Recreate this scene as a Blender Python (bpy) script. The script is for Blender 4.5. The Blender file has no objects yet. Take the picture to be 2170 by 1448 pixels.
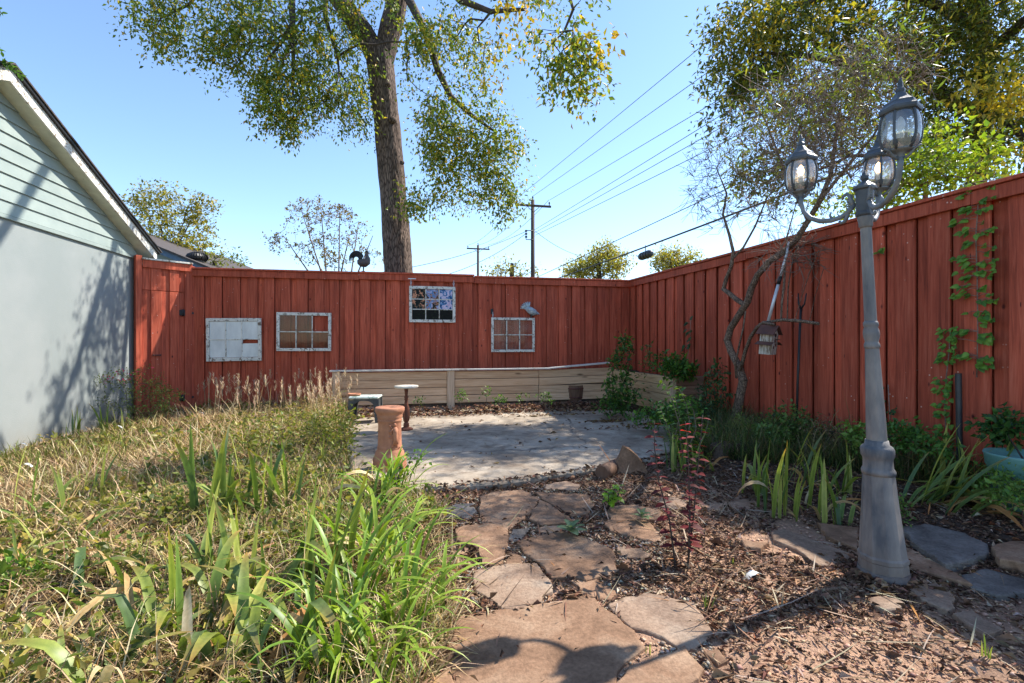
import bpy, math, random
import numpy as np
from mathutils import Vector, Matrix

# ------------------------------------------------------------------ camera, sky, sun, exposure
scene = bpy.context.scene
COL = scene.collection
FPX = 1050.0            # focal length in photograph pixels (photo 2170 x 1448)
CAMH = 1.20             # camera height
YAW = math.radians(12.6)  # camera turned clockwise from the direction of the right-hand fence
cam_data = bpy.data.cameras.new('camera')
cam_data.sensor_width = 36.0
cam_data.lens = 36.0 * FPX / 2170.0
cam_data.clip_start = 0.05
cam_data.clip_end = 3000.0
cam = bpy.data.objects.new('camera', cam_data)
COL.objects.link(cam)
cam.location = (0, 0, CAMH)
cam.rotation_euler = (math.radians(90), 0, -YAW)
scene.camera = cam

SUN_AZ = math.radians(15.0)   # measured from +X (along the back fence) towards +Y
SUN_EL = math.radians(47.6)
SUNV = Vector((math.cos(SUN_AZ) * math.cos(SUN_EL), math.sin(SUN_AZ) * math.cos(SUN_EL), math.sin(SUN_EL)))
world = bpy.data.worlds.new('World')
scene.world = world
world.use_nodes = True
wnt = world.node_tree
sky = wnt.nodes.new('ShaderNodeTexSky')
sky.sky_type = 'NISHITA'
sky.sun_disc = False
sky.sun_elevation = SUN_EL
sky.sun_rotation = math.radians(90) - SUN_AZ
sky.altitude = 150
sky.air_density = 1.0
sky.dust_density = 0.15
sky.ozone_density = 3.5
wnt.nodes['Background'].inputs['Strength'].default_value = 0.15
wnt.links.new(sky.outputs[0], wnt.nodes['Background'].inputs[0])
sun_data = bpy.data.lights.new('sun', 'SUN')
sun_data.energy = 4.4
sun_data.angle = math.radians(0.53)
sun_data.color = (1.0, 0.94, 0.85)
sun = bpy.data.objects.new('sun', sun_data)
COL.objects.link(sun)
sun.location = SUNV * 60
sun.rotation_euler = SUNV.to_track_quat('Z', 'Y').to_euler()
scene.view_settings.view_transform = 'Standard'
scene.view_settings.look = 'None'
scene.view_settings.gamma = 1.0
scene.view_settings.use_curve_mapping = False
scene.view_settings.exposure = 1.04
scene.cycles.max_bounces = 8
scene.cycles.transparent_max_bounces = 12

rng = np.random.default_rng(7)
random.seed(7)

# ------------------------------------------------------------------ pixel -> world helpers
SY, CY = math.sin(YAW), math.cos(YAW)
def ray(px, py):
    a = (px - 1085.0) / FPX
    return Vector((a * CY + SY, -a * SY + CY, (724.0 - py) / FPX))
def W(px, py, depth):                 # a point at a given distance in front of the camera
    return Vector((0, 0, CAMH)) + ray(px, py) * depth
def G(px, py, z=0.0):                 # on the ground
    r = ray(px, py)
    return Vector((0, 0, CAMH)) + r * ((z - CAMH) / r.z)
VB, UR, US = 9.05, 4.44, -3.96        # back fence plane (y), right fence plane (x), shed wall plane (x)
FH = 2.40
def B(px, py, off=0.0):
    r = ray(px, py)
    return Vector((0, 0, CAMH)) + r * ((VB - off) / r.y)
def R(px, py, off=0.0):
    r = ray(px, py)
    return Vector((0, 0, CAMH)) + r * ((UR - off) / r.x)

def S(r, g, b):                       # sRGB 0-255 -> linear
    f = lambda c: (c / 255 / 12.92) if c / 255 <= 0.04045 else ((c / 255 + 0.055) / 1.055) ** 2.4
    return (f(r), f(g), f(b))

# ------------------------------------------------------------------ noise
def _hash(i, j, seed):
    n = (i.astype(np.int64) * 374761393 + j.astype(np.int64) * 668265263 + seed * 974711) & 0x7fffffff
    n = ((n ^ (n >> 13)) * 1274126177) & 0x7fffffff
    return ((n ^ (n >> 16)) & 0xffff) / 65535.0
def vnoise(x, y, scale=1.0, seed=0):
    x = np.asarray(x, float) * scale; y = np.asarray(y, float) * scale
    i = np.floor(x); j = np.floor(y)
    fx = x - i; fy = y - j
    fx = fx * fx * (3 - 2 * fx); fy = fy * fy * (3 - 2 * fy)
    a = _hash(i, j, seed); b = _hash(i + 1, j, seed); c = _hash(i, j + 1, seed); d = _hash(i + 1, j + 1, seed)
    return (a + (b - a) * fx) * (1 - fy) + (c + (d - c) * fx) * fy
def fbm(x, y, scale=1.0, seed=0, oct=4):
    s = 0; amp = 0.5
    for o in range(oct):
        s = s + amp * vnoise(x, y, scale * 2 ** o, seed + o * 17); amp *= 0.5
    return s
def inpoly(x, y, poly):
    x = np.asarray(x, float); y = np.asarray(y, float)
    r = np.zeros(x.shape, bool); n = len(poly)
    for k in range(n):
        x0, y0 = poly[k][0], poly[k][1]; x1, y1 = poly[(k + 1) % n][0], poly[(k + 1) % n][1]
        if y0 == y1: continue
        c = ((y0 > y) != (y1 > y)) & (x < (x1 - x0) * (y - y0) / (y1 - y0) + x0)
        r ^= c
    return r
def sstep(a, b, x):
    t = np.clip((np.asarray(x, float) - a) / (b - a), 0, 1)
    return t * t * (3 - 2 * t)

# ------------------------------------------------------------------ mesh builder
class MB:
    def __init__(s): s.v = []; s.f = []; s.m = []; s.sm = []
    def add(s, vs, fs, mi=0, smooth=False):
        o = len(s.v); s.v += [tuple(v) for v in vs]
        for f in fs: s.f.append(tuple(i + o for i in f)); s.m.append(mi); s.sm.append(smooth)
        return s
    def box(s, lo, hi, mi=0, M=None):
        x0, y0, z0 = lo; x1, y1, z1 = hi
        vs = [Vector(p) for p in ((x0,y0,z0),(x1,y0,z0),(x1,y1,z0),(x0,y1,z0),(x0,y0,z1),(x1,y0,z1),(x1,y1,z1),(x0,y1,z1))]
        if M is not None: vs = [M @ v for v in vs]
        return s.add(vs, [(0,3,2,1),(4,5,6,7),(0,1,5,4),(1,2,6,5),(2,3,7,6),(3,0,4,7)], mi)
    def bbox(s, lo, hi, b=0.004, mi=0, M=None):       # box with chamfered edges
        x0, y0, z0 = lo; x1, y1, z1 = hi
        vs = []; 
        for sx in (0, 1):
            for sy in (0, 1):
                for sz in (0, 1):
                    X, Y, Z = (x1 if sx else x0), (y1 if sy else y0), (z1 if sz else z0)
                    ix, iy, iz = (-b if sx else b), (-b if sy else b), (-b if sz else b)
                    vs += [Vector((X, Y + iy, Z + iz)), Vector((X + ix, Y, Z + iz)), Vector((X + ix, Y + iy, Z))]
        idx = lambda sx, sy, sz, k: (sx * 4 + sy * 2 + sz) * 3 + k
        fs = []
        for sgn in (0, 1):
            q = [(0,0),(1,0),(1,1),(0,1)]
            if sgn == 0: q = q[::-1]
            fs.append([idx(sgn, a, c, 0) for a, c in q])
            fs.append([idx(a, sgn, c, 1) for a, c in q[::-1]])
            fs.append([idx(a, c, sgn, 2) for a, c in q])
        for a in (0, 1):
            for c in (0, 1):
                fs.append([idx(a, c, 0, 0), idx(a, c, 1, 0), idx(a, c, 1, 1), idx(a, c, 0, 1)])
                fs.append([idx(a, 0, c, 0), idx(a, 1, c, 0), idx(a, 1, c, 2), idx(a, 0, c, 2)])
                fs.append([idx(0, a, c, 1), idx(1, a, c, 1), idx(1, a, c, 2), idx(0, a, c, 2)])
                for d in (0, 1): fs.append([idx(a, c, d, 0), idx(a, c, d, 1), idx(a, c, d, 2)])
        if M is not None: vs = [M @ v for v in vs]
        return s.add(vs, fs, mi)
    def tube(s, pts, radii, n=8, mi=0, cap=True, smooth=True, flat=None):
        pts = [Vector(p) for p in pts]
        if not hasattr(radii, '__len__'): radii = [radii] * len(pts)
        T = []
        for i in range(len(pts)):
            a = pts[max(i - 1, 0)]; b = pts[min(i + 1, len(pts) - 1)]
            t = (b - a); T.append(t.normalized() if t.length > 1e-9 else Vector((0, 0, 1)))
        up = Vector((0, 0, 1)) if abs(T[0].z) < 0.9 else Vector((1, 0, 0))
        N = (up - T[0] * up.dot(T[0])).normalized()
        vs = []; fs = []
        for i, p in enumerate(pts):
            N = (N - T[i] * N.dot(T[i])).normalized(); Bv = T[i].cross(N)
            for k in range(n):
                a = 2 * math.pi * k / n
                vs.append(p + (N * math.cos(a) * (flat or 1.0) + Bv * math.sin(a)) * radii[i])
        for i in range(len(pts) - 1):
            for k in range(n):
                fs.append((i*n+k, i*n+(k+1)%n, (i+1)*n+(k+1)%n, (i+1)*n+k))
        s.add(vs, fs, mi, smooth)
        if cap:
            o = len(s.v) - len(vs)
            s.f.append(tuple(o + k for k in range(n))[::-1]); s.m.append(mi); s.sm.append(False)
            s.f.append(tuple(o + (len(pts)-1)*n + k for k in range(n))); s.m.append(mi); s.sm.append(False)
        return s
    def lathe(s, prof, c=(0, 0, 0), n=24, mi=0, smooth=True, M=None, center=None, rot=0.0, cap=True):
        vs = []; fs = []
        for (r, z) in prof:
            cx, cy = center(z) if center else (0, 0)
            for k in range(n):
                a = 2 * math.pi * k / n + rot
                v = Vector((c[0] + cx + r * math.cos(a), c[1] + cy + r * math.sin(a), c[2] + z))
                vs.append(M @ v if M is not None else v)
        for i in range(len(prof) - 1):
            for k in range(n):
                fs.append((i*n+k, i*n+(k+1)%n, (i+1)*n+(k+1)%n, (i+1)*n+k))
        o = len(s.v)
        s.add(vs, fs, mi, smooth)
        if cap:
            if prof[0][0] > 1e-4: s.f.append(tuple(o + k for k in range(n))[::-1]); s.m.append(mi); s.sm.append(False)
            if prof[-1][0] > 1e-4: s.f.append(tuple(o + (len(prof)-1)*n + k for k in range(n))); s.m.append(mi); s.sm.append(False)
        return s
    def ball(s, c, r, n=12, m=8, mi=0, M=None):
        rx, ry, rz = (r, r, r) if not hasattr(r, '__len__') else r
        vs = [Vector((0, 0, -rz))]; fs = []
        for i in range(1, m):
            t = math.pi * i / m
            for k in range(n):
                a = 2 * math.pi * k / n
                vs.append(Vector((rx * math.sin(t) * math.cos(a), ry * math.sin(t) * math.sin(a), -rz * math.cos(t))))
        vs.append(Vector((0, 0, rz)))
        for k in range(n): fs.append((0, 1 + (k+1) % n, 1 + k))
        for i in range(m - 2):
            for k in range(n):
                a = 1 + i*n; fs.append((a+k, a+(k+1)%n, a+n+(k+1)%n, a+n+k))
        a = 1 + (m-2)*n
        for k in range(n): fs.append((a+k, a+(k+1)%n, len(vs)-1))
        c = Vector(c)
        return s.add([(M @ v if M is not None else v) + c for v in vs], fs, mi, True)
    def mesh(s, name, mats):
        me = bpy.data.meshes.new(name)
        me.from_pydata(s.v, [], s.f)
        if not isinstance(mats, (list, tuple)): mats = [mats]
        for m in mats: me.materials.append(m)
        me.polygons.foreach_set('material_index', s.m)
        me.polygons.foreach_set('use_smooth', s.sm)
        me.update()
        return me
    def build(s, name, mats, parent=None):
        return link(name, s.mesh(name, mats), parent)

def link(name, me, parent=None, loc=None, rot=None, scale=None):
    o = bpy.data.objects.new(name, me)
    COL.objects.link(o)
    if parent is not None:
        o.parent = parent
        if loc is None: o.matrix_parent_inverse = inv_of(parent)
    if loc is not None: o.location = loc
    if rot is not None: o.rotation_euler = rot
    if scale is not None: o.scale = scale
    return o
def world_of(o):
    m = o.matrix_basis.copy()
    if o.parent is not None: m = world_of(o.parent) @ o.matrix_parent_inverse @ m
    return m
def inv_of(p): return world_of(p).inverted()
def thing(name, label, cat, loc=(0, 0, 0), group=None):
    o = bpy.data.objects.new(name, None)
    o.empty_display_size = 0.1
    COL.objects.link(o); o.location = loc
    return tag(o, label, cat, group)
def tag(o, label, cat, group=None):
    o['label'] = label; o['category'] = cat
    if group: o['group'] = group
    return o
def structure(o): o['kind'] = 'structure'; return o
def stuff(o, label=None):
    o['kind'] = 'stuff'
    if label: o['label'] = label
    return o
def np_mesh(name, V, F, mats, cols=None, smooth=False, mi=None):
    """V (n,3), F (m,k) numpy arrays; cols per vertex (n,3)."""
    me = bpy.data.meshes.new(name)
    V = np.ascontiguousarray(V, np.float32); F = np.ascontiguousarray(F, np.int32)
    n, (m, k) = len(V), F.shape
    me.vertices.add(n); me.vertices.foreach_set('co', V.ravel())
    me.loops.add(m * k); me.loops.foreach_set('vertex_index', F.ravel())
    me.polygons.add(m)
    me.polygons.foreach_set('loop_start', np.arange(0, m * k, k, dtype=np.int32))
    if cols is not None:
        a = me.color_attributes.new('Col', 'FLOAT_COLOR', 'POINT')
        c4 = np.ones((n, 4), np.float32); c4[:, :3] = cols
        a.data.foreach_set('color', c4.ravel())
    if not isinstance(mats, (list, tuple)): mats = [mats]
    for mt in mats: me.materials.append(mt)
    if smooth: me.polygons.foreach_set('use_smooth', np.ones(m, bool))
    if mi is not None: me.polygons.foreach_set('material_index', np.ascontiguousarray(mi, np.int32))
    me.update(calc_edges=True)
    return me

# ------------------------------------------------------------------ materials
def newmat(name):
    m = bpy.data.materials.new(name); m.use_nodes = True
    nt = m.node_tree
    return m, nt, nt.nodes['Principled BSDF']
def N(nt, t, **kw):
    n = nt.nodes.new(t)
    for k, v in kw.items(): setattr(n, k, v)
    return n
def ramp(nt, stops):
    r = N(nt, 'ShaderNodeValToRGB')
    cr = r.color_ramp
    while len(cr.elements) < len(stops): cr.elements.new(0.5)
    for e, (p, c) in zip(cr.elements, stops):
        e.position = p; e.color = (*c, 1) if len(c) == 3 else c
    return r
def coords(nt, scale=(1, 1, 1), obj_random=0.0, rot=(0, 0, 0), local=False):
    if local:
        src = N(nt, 'ShaderNodeTexCoord').outputs['Object']
    else:
        src = N(nt, 'ShaderNodeNewGeometry').outputs['Position']
    if obj_random:
        oi = N(nt, 'ShaderNodeObjectInfo')
        mu = N(nt, 'ShaderNodeMath', operation='MULTIPLY'); mu.inputs[1].default_value = obj_random
        nt.links.new(oi.outputs['Random'], mu.inputs[0])
        ad = N(nt, 'ShaderNodeVectorMath', operation='ADD')
        nt.links.new(src, ad.inputs[0]); nt.links.new(mu.outputs[0], ad.inputs[1])
        src = ad.outputs[0]
    mp = N(nt, 'ShaderNodeMapping'); mp.inputs['Scale'].default_value = scale; mp.inputs['Rotation'].default_value = rot
    nt.links.new(src, mp.inputs[0])
    return mp.outputs[0]
def noise(nt, vec, scale, detail=6, rough=0.6, dist=0.0):
    n = N(nt, 'ShaderNodeTexNoise')
    n.inputs['Scale'].default_value = scale; n.inputs['Detail'].default_value = detail
    n.inputs['Roughness'].default_value = rough; n.inputs['Distortion'].default_value = dist
    nt.links.new(vec, n.inputs['Vector'])
    return n.outputs[0]
def mixc(nt, fac, a, b, mode='MIX'):
    m = N(nt, 'ShaderNodeMix', data_type='RGBA', blend_type=mode)
    for inp, val in ((m.inputs[0], fac), (m.inputs[6], a), (m.inputs[7], b)):
        if isinstance(val, (int, float)): inp.default_value = val
        elif isinstance(val, tuple): inp.default_value = (*val, 1)
        else: nt.links.new(val, inp)
    return m.outputs[2]
def bump(nt, bsdf, h, strength=0.4, dist=0.01):
    b = N(nt, 'ShaderNodeBump'); b.inputs['Strength'].default_value = strength; b.inputs['Distance'].default_value = dist
    nt.links.new(h, b.inputs['Height']); nt.links.new(b.outputs[0], bsdf.inputs['Normal'])
def randval(nt, lo, hi):
    oi = N(nt, 'ShaderNodeObjectInfo')
    mr = N(nt, 'ShaderNodeMapRange'); mr.inputs[3].default_value = lo; mr.inputs[4].default_value = hi
    nt.links.new(oi.outputs['Random'], mr.inputs[0])
    return mr.outputs[0]

def m_simple(name, c1, c2=None, scale=8, rough=0.7, bmp=0.2, stretch=(1, 1, 1), metal=0.0, fine=60, local=False, spec=0.5, bdist=0.006):
    m, nt, b = newmat(name)
    v = coords(nt, stretch, 11.0, local=local)
    n = noise(nt, v, scale)
    r = ramp(nt, [(0.35, c1), (0.65, c2 or tuple(x * 0.75 for x in c1))])
    nt.links.new(n, r.inputs[0]); nt.links.new(r.outputs[0], b.inputs['Base Color'])
    b.inputs['Roughness'].default_value = rough; b.inputs['Metallic'].default_value = metal
    b.inputs['Specular IOR Level'].default_value = spec
    if bmp: bump(nt, b, noise(nt, v, fine, 4), bmp, bdist)
    return m

def splash(nt, c, v, z0, z1, col):
    sx = N(nt, 'ShaderNodeSeparateXYZ'); nt.links.new(N(nt, 'ShaderNodeNewGeometry').outputs['Position'], sx.inputs[0])
    mr = N(nt, 'ShaderNodeMapRange'); mr.inputs[1].default_value = z0; mr.inputs[2].default_value = z1; mr.inputs[3].default_value = 1.0; mr.inputs[4].default_value = 0.0
    nt.links.new(sx.outputs['Z'], mr.inputs[0])
    n = noise(nt, v, 9, 6, 0.7); ad = N(nt, 'ShaderNodeMath', operation='ADD', use_clamp=True)
    sb = N(nt, 'ShaderNodeMath', operation='SUBTRACT'); sb.inputs[1].default_value = 0.62
    nt.links.new(n, sb.inputs[0]); nt.links.new(sb.outputs[0], ad.inputs[0]); nt.links.new(mr.outputs[0], ad.inputs[1])
    mu = N(nt, 'ShaderNodeMath', operation='MULTIPLY'); mu.inputs[1].default_value = 0.6; nt.links.new(ad.outputs[0], mu.inputs[0])
    gt = N(nt, 'ShaderNodeMath', operation='MULTIPLY'); nt.links.new(mu.outputs[0], gt.inputs[0]); nt.links.new(mr.outputs[0], gt.inputs[1])
    return mixc(nt, gt.outputs[0], c, col)
def m_fence(name='red_stained_wood'):
    m, nt, b = newmat(name)
    v = coords(nt, (1, 1, 1), 13.0)
    vs = coords(nt, (26, 26, 1.3), 13.0)
    g = noise(nt, vs, 1.6, 8, 0.65, 0.6)
    r = ramp(nt, [(0.25, S(130, 60, 44)), (0.5, S(190, 90, 65)), (0.78, S(214, 120, 92))])
    nt.links.new(g, r.inputs[0])
    big = noise(nt, coords(nt, (3, 3, .8), 7.0), 1.2, 4)
    rb = ramp(nt, [(0.3, (0.74, 0.72, 0.72)), (0.7, (1.12, 1.1, 1.08))]); nt.links.new(big, rb.inputs[0])
    c = mixc(nt, 1.0, r.outputs[0], rb.outputs[0], 'MULTIPLY')
    # board to board tint
    rv = randval(nt, 0.80, 1.12)
    hs = N(nt, 'ShaderNodeHueSaturation'); nt.links.new(rv, hs.inputs['Value']); nt.links.new(c, hs.inputs['Color'])
    c = hs.outputs[0]
    # knots
    kv = N(nt, 'ShaderNodeTexVoronoi'); kv.inputs['Scale'].default_value = 1.0
    nt.links.new(coords(nt, (5.2, 5.2, 3.0), 13.0), kv.inputs['Vector'])
    kr = ramp(nt, [(0.03, (1, 1, 1)), (0.085, (0, 0, 0))]); nt.links.new(kv.outputs['Distance'], kr.inputs[0])
    c = mixc(nt, kr.outputs[0], c, S(82, 34, 30))
    # chipped paint flecks
    sp = N(nt, 'ShaderNodeTexVoronoi'); sp.inputs['Scale'].default_value = 14; sp.inputs['Randomness'].default_value = 1
    nt.links.new(v, sp.inputs['Vector'])
    sr = ramp(nt, [(0.075, (1, 1, 1)), (0.10, (0, 0, 0))]); nt.links.new(sp.outputs['Distance'], sr.inputs[0])
    pm = noise(nt, v, 1.7, 3); pr = ramp(nt, [(0.50, (0, 0, 0)), (0.58, (1, 1, 1))]); nt.links.new(pm, pr.inputs[0])
    fm = N(nt, 'ShaderNodeMath', operation='MULTIPLY'); nt.links.new(sr.outputs[0], fm.inputs[0]); nt.links.new(pr.outputs[0], fm.inputs[1])
    c = mixc(nt, fm.outputs[0], c, S(205, 170, 155))
    # nail heads in rows where the rails run
    nv = N(nt, 'ShaderNodeTexVoronoi'); nv.inputs['Scale'].default_value = 1.0; nv.inputs['Randomness'].default_value = 0.55
    nt.links.new(coords(nt, (13, 13, 2.4)), nv.inputs['Vector'])
    nrm = ramp(nt, [(0.045, (1, 1, 1)), (0.06, (0, 0, 0))]); nt.links.new(nv.outputs['Distance'], nrm.inputs[0])
    c = mixc(nt, nrm.outputs[0], c, S(70, 40, 36))
    # soil splash and grey wear on the lowest hand's breadth of each board
    c = splash(nt, c, v, 0.0, 0.42, S(120, 96, 80))
    nt.links.new(c, b.inputs['Base Color'])
    b.inputs['Roughness'].default_value = 0.78
    b.inputs['Specular IOR Level'].default_value = 0.25
    bump(nt, b, g, 0.35, 0.004)
    return m

def m_wood(name, c1, c2, c3, along='x', scale=1.0, rough=0.75):
    m, nt, b = newmat(name)
    st = {'x': (1.5, 30, 30), 'y': (30, 1.5, 30), 'z': (30, 30, 1.5)}[along]
    vs = coords(nt, tuple(s * scale for s in st), 9.0)
    g = noise(nt, vs, 1.4, 8, 0.6, 1.0)
    r = ramp(nt, [(0.28, c1), (0.5, c2), (0.72, c3)]); nt.links.new(g, r.inputs[0])
    kv = N(nt, 'ShaderNodeTexVoronoi'); kv.inputs['Scale'].default_value = 1.0
    ks = {'x': (1.6, 6, 6), 'y': (6, 1.6, 6), 'z': (6, 6, 1.6)}[along]
    nt.links.new(coords(nt, ks, 9.0), kv.inputs['Vector'])
    kr = ramp(nt, [(0.06, (1, 1, 1)), (0.14, (0, 0, 0))]); nt.links.new(kv.outputs['Distance'], kr.inputs[0])
    rv = randval(nt, 0.82, 1.12)
    c = mixc(nt, kr.outputs[0], r.outputs[0], tuple(x * 0.38 for x in c1))
    hs = N(nt, 'ShaderNodeHueSaturation'); nt.links.new(rv, hs.inputs['Value']); nt.links.new(c, hs.inputs['Color'])
    nt.links.new(hs.outputs[0], b.inputs['Base Color'])
    b.inputs['Roughness'].default_value = rough; b.inputs['Specular IOR Level'].default_value = 0.25
    bump(nt, b, g, 0.4, 0.003)
    return m

def m_leaf(name, trans=0.4, rough=0.45, spec=0.4, tint=(1.15, 1.2, 0.6)):
    m, nt, b = newmat(name)
    at = N(nt, 'ShaderNodeVertexColor', layer_name='Col')
    rv = randval(nt, 0.82, 1.15)
    hs = N(nt, 'ShaderNodeHueSaturation'); nt.links.new(rv, hs.inputs['Value']); nt.links.new(at.outputs[0], hs.inputs['Color'])
    nz = noise(nt, coords(nt, (1, 1, .35)), 46, 4, .65); nr = ramp(nt, [(0.3, (0.74, 0.76, 0.72)), (0.65, (1.12, 1.1, 1.05))]); nt.links.new(nz, nr.inputs[0])
    lc = mixc(nt, 1.0, hs.outputs[0], nr.outputs[0], 'MULTIPLY')
    nt.links.new(lc, b.inputs['Base Color'])
    b.inputs['Roughness'].default_value = rough; b.inputs['Specular IOR Level'].default_value = spec
    t = N(nt, 'ShaderNodeBsdfTranslucent')
    tc = mixc(nt, 1.0, lc, tint, 'MULTIPLY')
    nt.links.new(tc, t.inputs[0])
    mx = N(nt, 'ShaderNodeMixShader'); mx.inputs[0].default_value = trans
    nt.links.new(b.outputs[0], mx.inputs[1]); nt.links.new(t.outputs[0], mx.inputs[2])
    nt.links.new(mx.outputs[0], nt.nodes['Material Output'].inputs[0])
    return m

def m_bladeleaf(name):     # long leaf: fine lengthwise veins on vertex colour
    m = m_leaf(name, 0.38, 0.42, 0.45, (1.2, 1.2, 0.5))
    return m

def m_bark(name, c1, c2, vscale=(9, 9, 1.6), bdist=0.03):
    m, nt, b = newmat(name)
    v = coords(nt, vscale)
    vo = N(nt, 'ShaderNodeTexVoronoi', feature='DISTANCE_TO_EDGE'); vo.inputs['Scale'].default_value = 2.2
    nz = N(nt, 'ShaderNodeTexNoise'); nz.inputs['Scale'].default_value = 2; nz.inputs['Detail'].default_value = 5
    nt.links.new(v, nz.inputs['Vector'])
    ad = mixc(nt, 0.35, v, nz.outputs['Color'], 'ADD')
    nt.links.new(ad, vo.inputs['Vector'])
    r = ramp(nt, [(0.0, c1), (0.22, c2), (0.7, tuple(x * 1.35 for x in c2))]); nt.links.new(vo.outputs['Distance'], r.inputs[0])
    n2 = noise(nt, coords(nt, (1, 1, .5)), 6, 5)
    r2 = ramp(nt, [(0.3, (0.7, 0.7, 0.7)), (0.7, (1.2, 1.2, 1.2))]); nt.links.new(n2, r2.inputs[0])
    c = mixc(nt, 1.0, r.outputs[0], r2.outputs[0], 'MULTIPLY')
    nt.links.new(c, b.inputs['Base Color'])
    b.inputs['Roughness'].default_value = 0.9; b.inputs['Specular IOR Level'].default_value = 0.15
    bump(nt, b, vo.outputs['Distance'], 0.9, bdist)
    return m

def m_stone(name, c1, c2, c3):
    m, nt, b = newmat(name)
    v = coords(nt, (1, 1, 1), 5.0)
    n1 = noise(nt, v, 5, 6, 0.6, 0.4); n2 = noise(nt, v, 60, 5, 0.7)
    r = ramp(nt, [(0.3, c1), (0.5, c2), (0.7, c3)]); nt.links.new(n1, r.inputs[0])
    r2 = ramp(nt, [(0.3, (0.66, 0.64, 0.62)), (0.62, (1.12, 1.1, 1.08))]); nt.links.new(n2, r2.inputs[0])
    c = mixc(nt, 1.0, r.outputs[0], r2.outputs[0], 'MULTIPLY')
    hs = N(nt, 'ShaderNodeHueSaturation'); nt.links.new(randval(nt, 0.85, 1.12), hs.inputs['Value']); nt.links.new(c, hs.inputs['Color'])
    nt.links.new(hs.outputs[0], b.inputs['Base Color'])
    b.inputs['Roughness'].default_value = 0.88; b.inputs['Specular IOR Level'].default_value = 0.25
    h = mixc(nt, 0.5, n2, n1)
    bump(nt, b, h, 0.7, 0.012)
    return m

def m_concrete(name):
    m, nt, b = newmat(name)
    v = coords(nt)
    n1 = noise(nt, v, 1.6, 8, 0.62, 0.6); n2 = noise(nt, v, 45, 5, 0.7); n3 = noise(nt, v, 5, 6, 0.65, 1.0)
    r = ramp(nt, [(0.30, S(128, 113, 97)), (0.5, S(164, 150, 132)), (0.7, S(190, 177, 159))]); nt.links.new(n1, r.inputs[0])
    r3 = ramp(nt, [(0.34, (0.62, 0.58, 0.55)), (0.52, (1.04, 1.04, 1.04))]); nt.links.new(n3, r3.inputs[0])
    r2 = ramp(nt, [(0.3, (0.8, 0.8, 0.8)), (0.6, (1.06, 1.06, 1.06))]); nt.links.new(n2, r2.inputs[0])
    c = mixc(nt, 1.0, mixc(nt, 1.0, r.outputs[0], r3.outputs[0], 'MULTIPLY'), r2.outputs[0], 'MULTIPLY')
    # fine cracks
    cv = N(nt, 'ShaderNodeTexVoronoi', feature='DISTANCE_TO_EDGE'); cv.inputs['Scale'].default_value = 0.33
    wv = N(nt, 'ShaderNodeTexNoise'); wv.inputs['Scale'].default_value = 2.5; wv.inputs['Detail'].default_value = 6
    nt.links.new(v, wv.inputs['Vector'])
    nt.links.new(mixc(nt, 0.45, v, wv.outputs['Color'], 'ADD'), cv.inputs['Vector'])
    cr = ramp(nt, [(0.0, (0.8, 0.8, 0.8)), (0.005, (0, 0, 0))]); nt.links.new(cv.outputs['Distance'], cr.inputs[0])
    c = mixc(nt, cr.outputs[0], c, S(74, 66, 60))
    nt.links.new(c, b.inputs['Base Color'])
    b.inputs['Roughness'].default_value = 0.86; b.inputs['Specular IOR Level'].default_value = 0.3
    bump(nt, b, n2, 0.35, 0.004)
    return m

def m_ground(name):
    m, nt, b = newmat(name)
    v = coords(nt)
    at = N(nt, 'ShaderNodeVertexColor', layer_name='Col')
    n1 = noise(nt, v, 22, 8, 0.72); n2 = noise(nt, v, 120, 4, 0.7)
    r = ramp(nt, [(0.3, (0.55, 0.52, 0.50)), (0.5, (0.95, 0.95, 0.95)), (0.7, (1.35, 1.32, 1.28))]); nt.links.new(n1, r.inputs[0])
    r2 = ramp(nt, [(0.3, (0.7, 0.7, 0.7)), (0.65, (1.2, 1.2, 1.2))]); nt.links.new(n2, r2.inputs[0])
    c = mixc(nt, 1.0, mixc(nt, 1.0, at.outputs[0], r.outputs[0], 'MULTIPLY'), r2.outputs[0], 'MULTIPLY')
    nt.links.new(c, b.inputs['Base Color'])
    b.inputs['Roughness'].default_value = 0.95; b.inputs['Specular IOR Level'].default_value = 0.1
    h = mixc(nt, 0.4, n1, n2)
    bump(nt, b, h, 1.0, 0.03)
    return m

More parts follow.
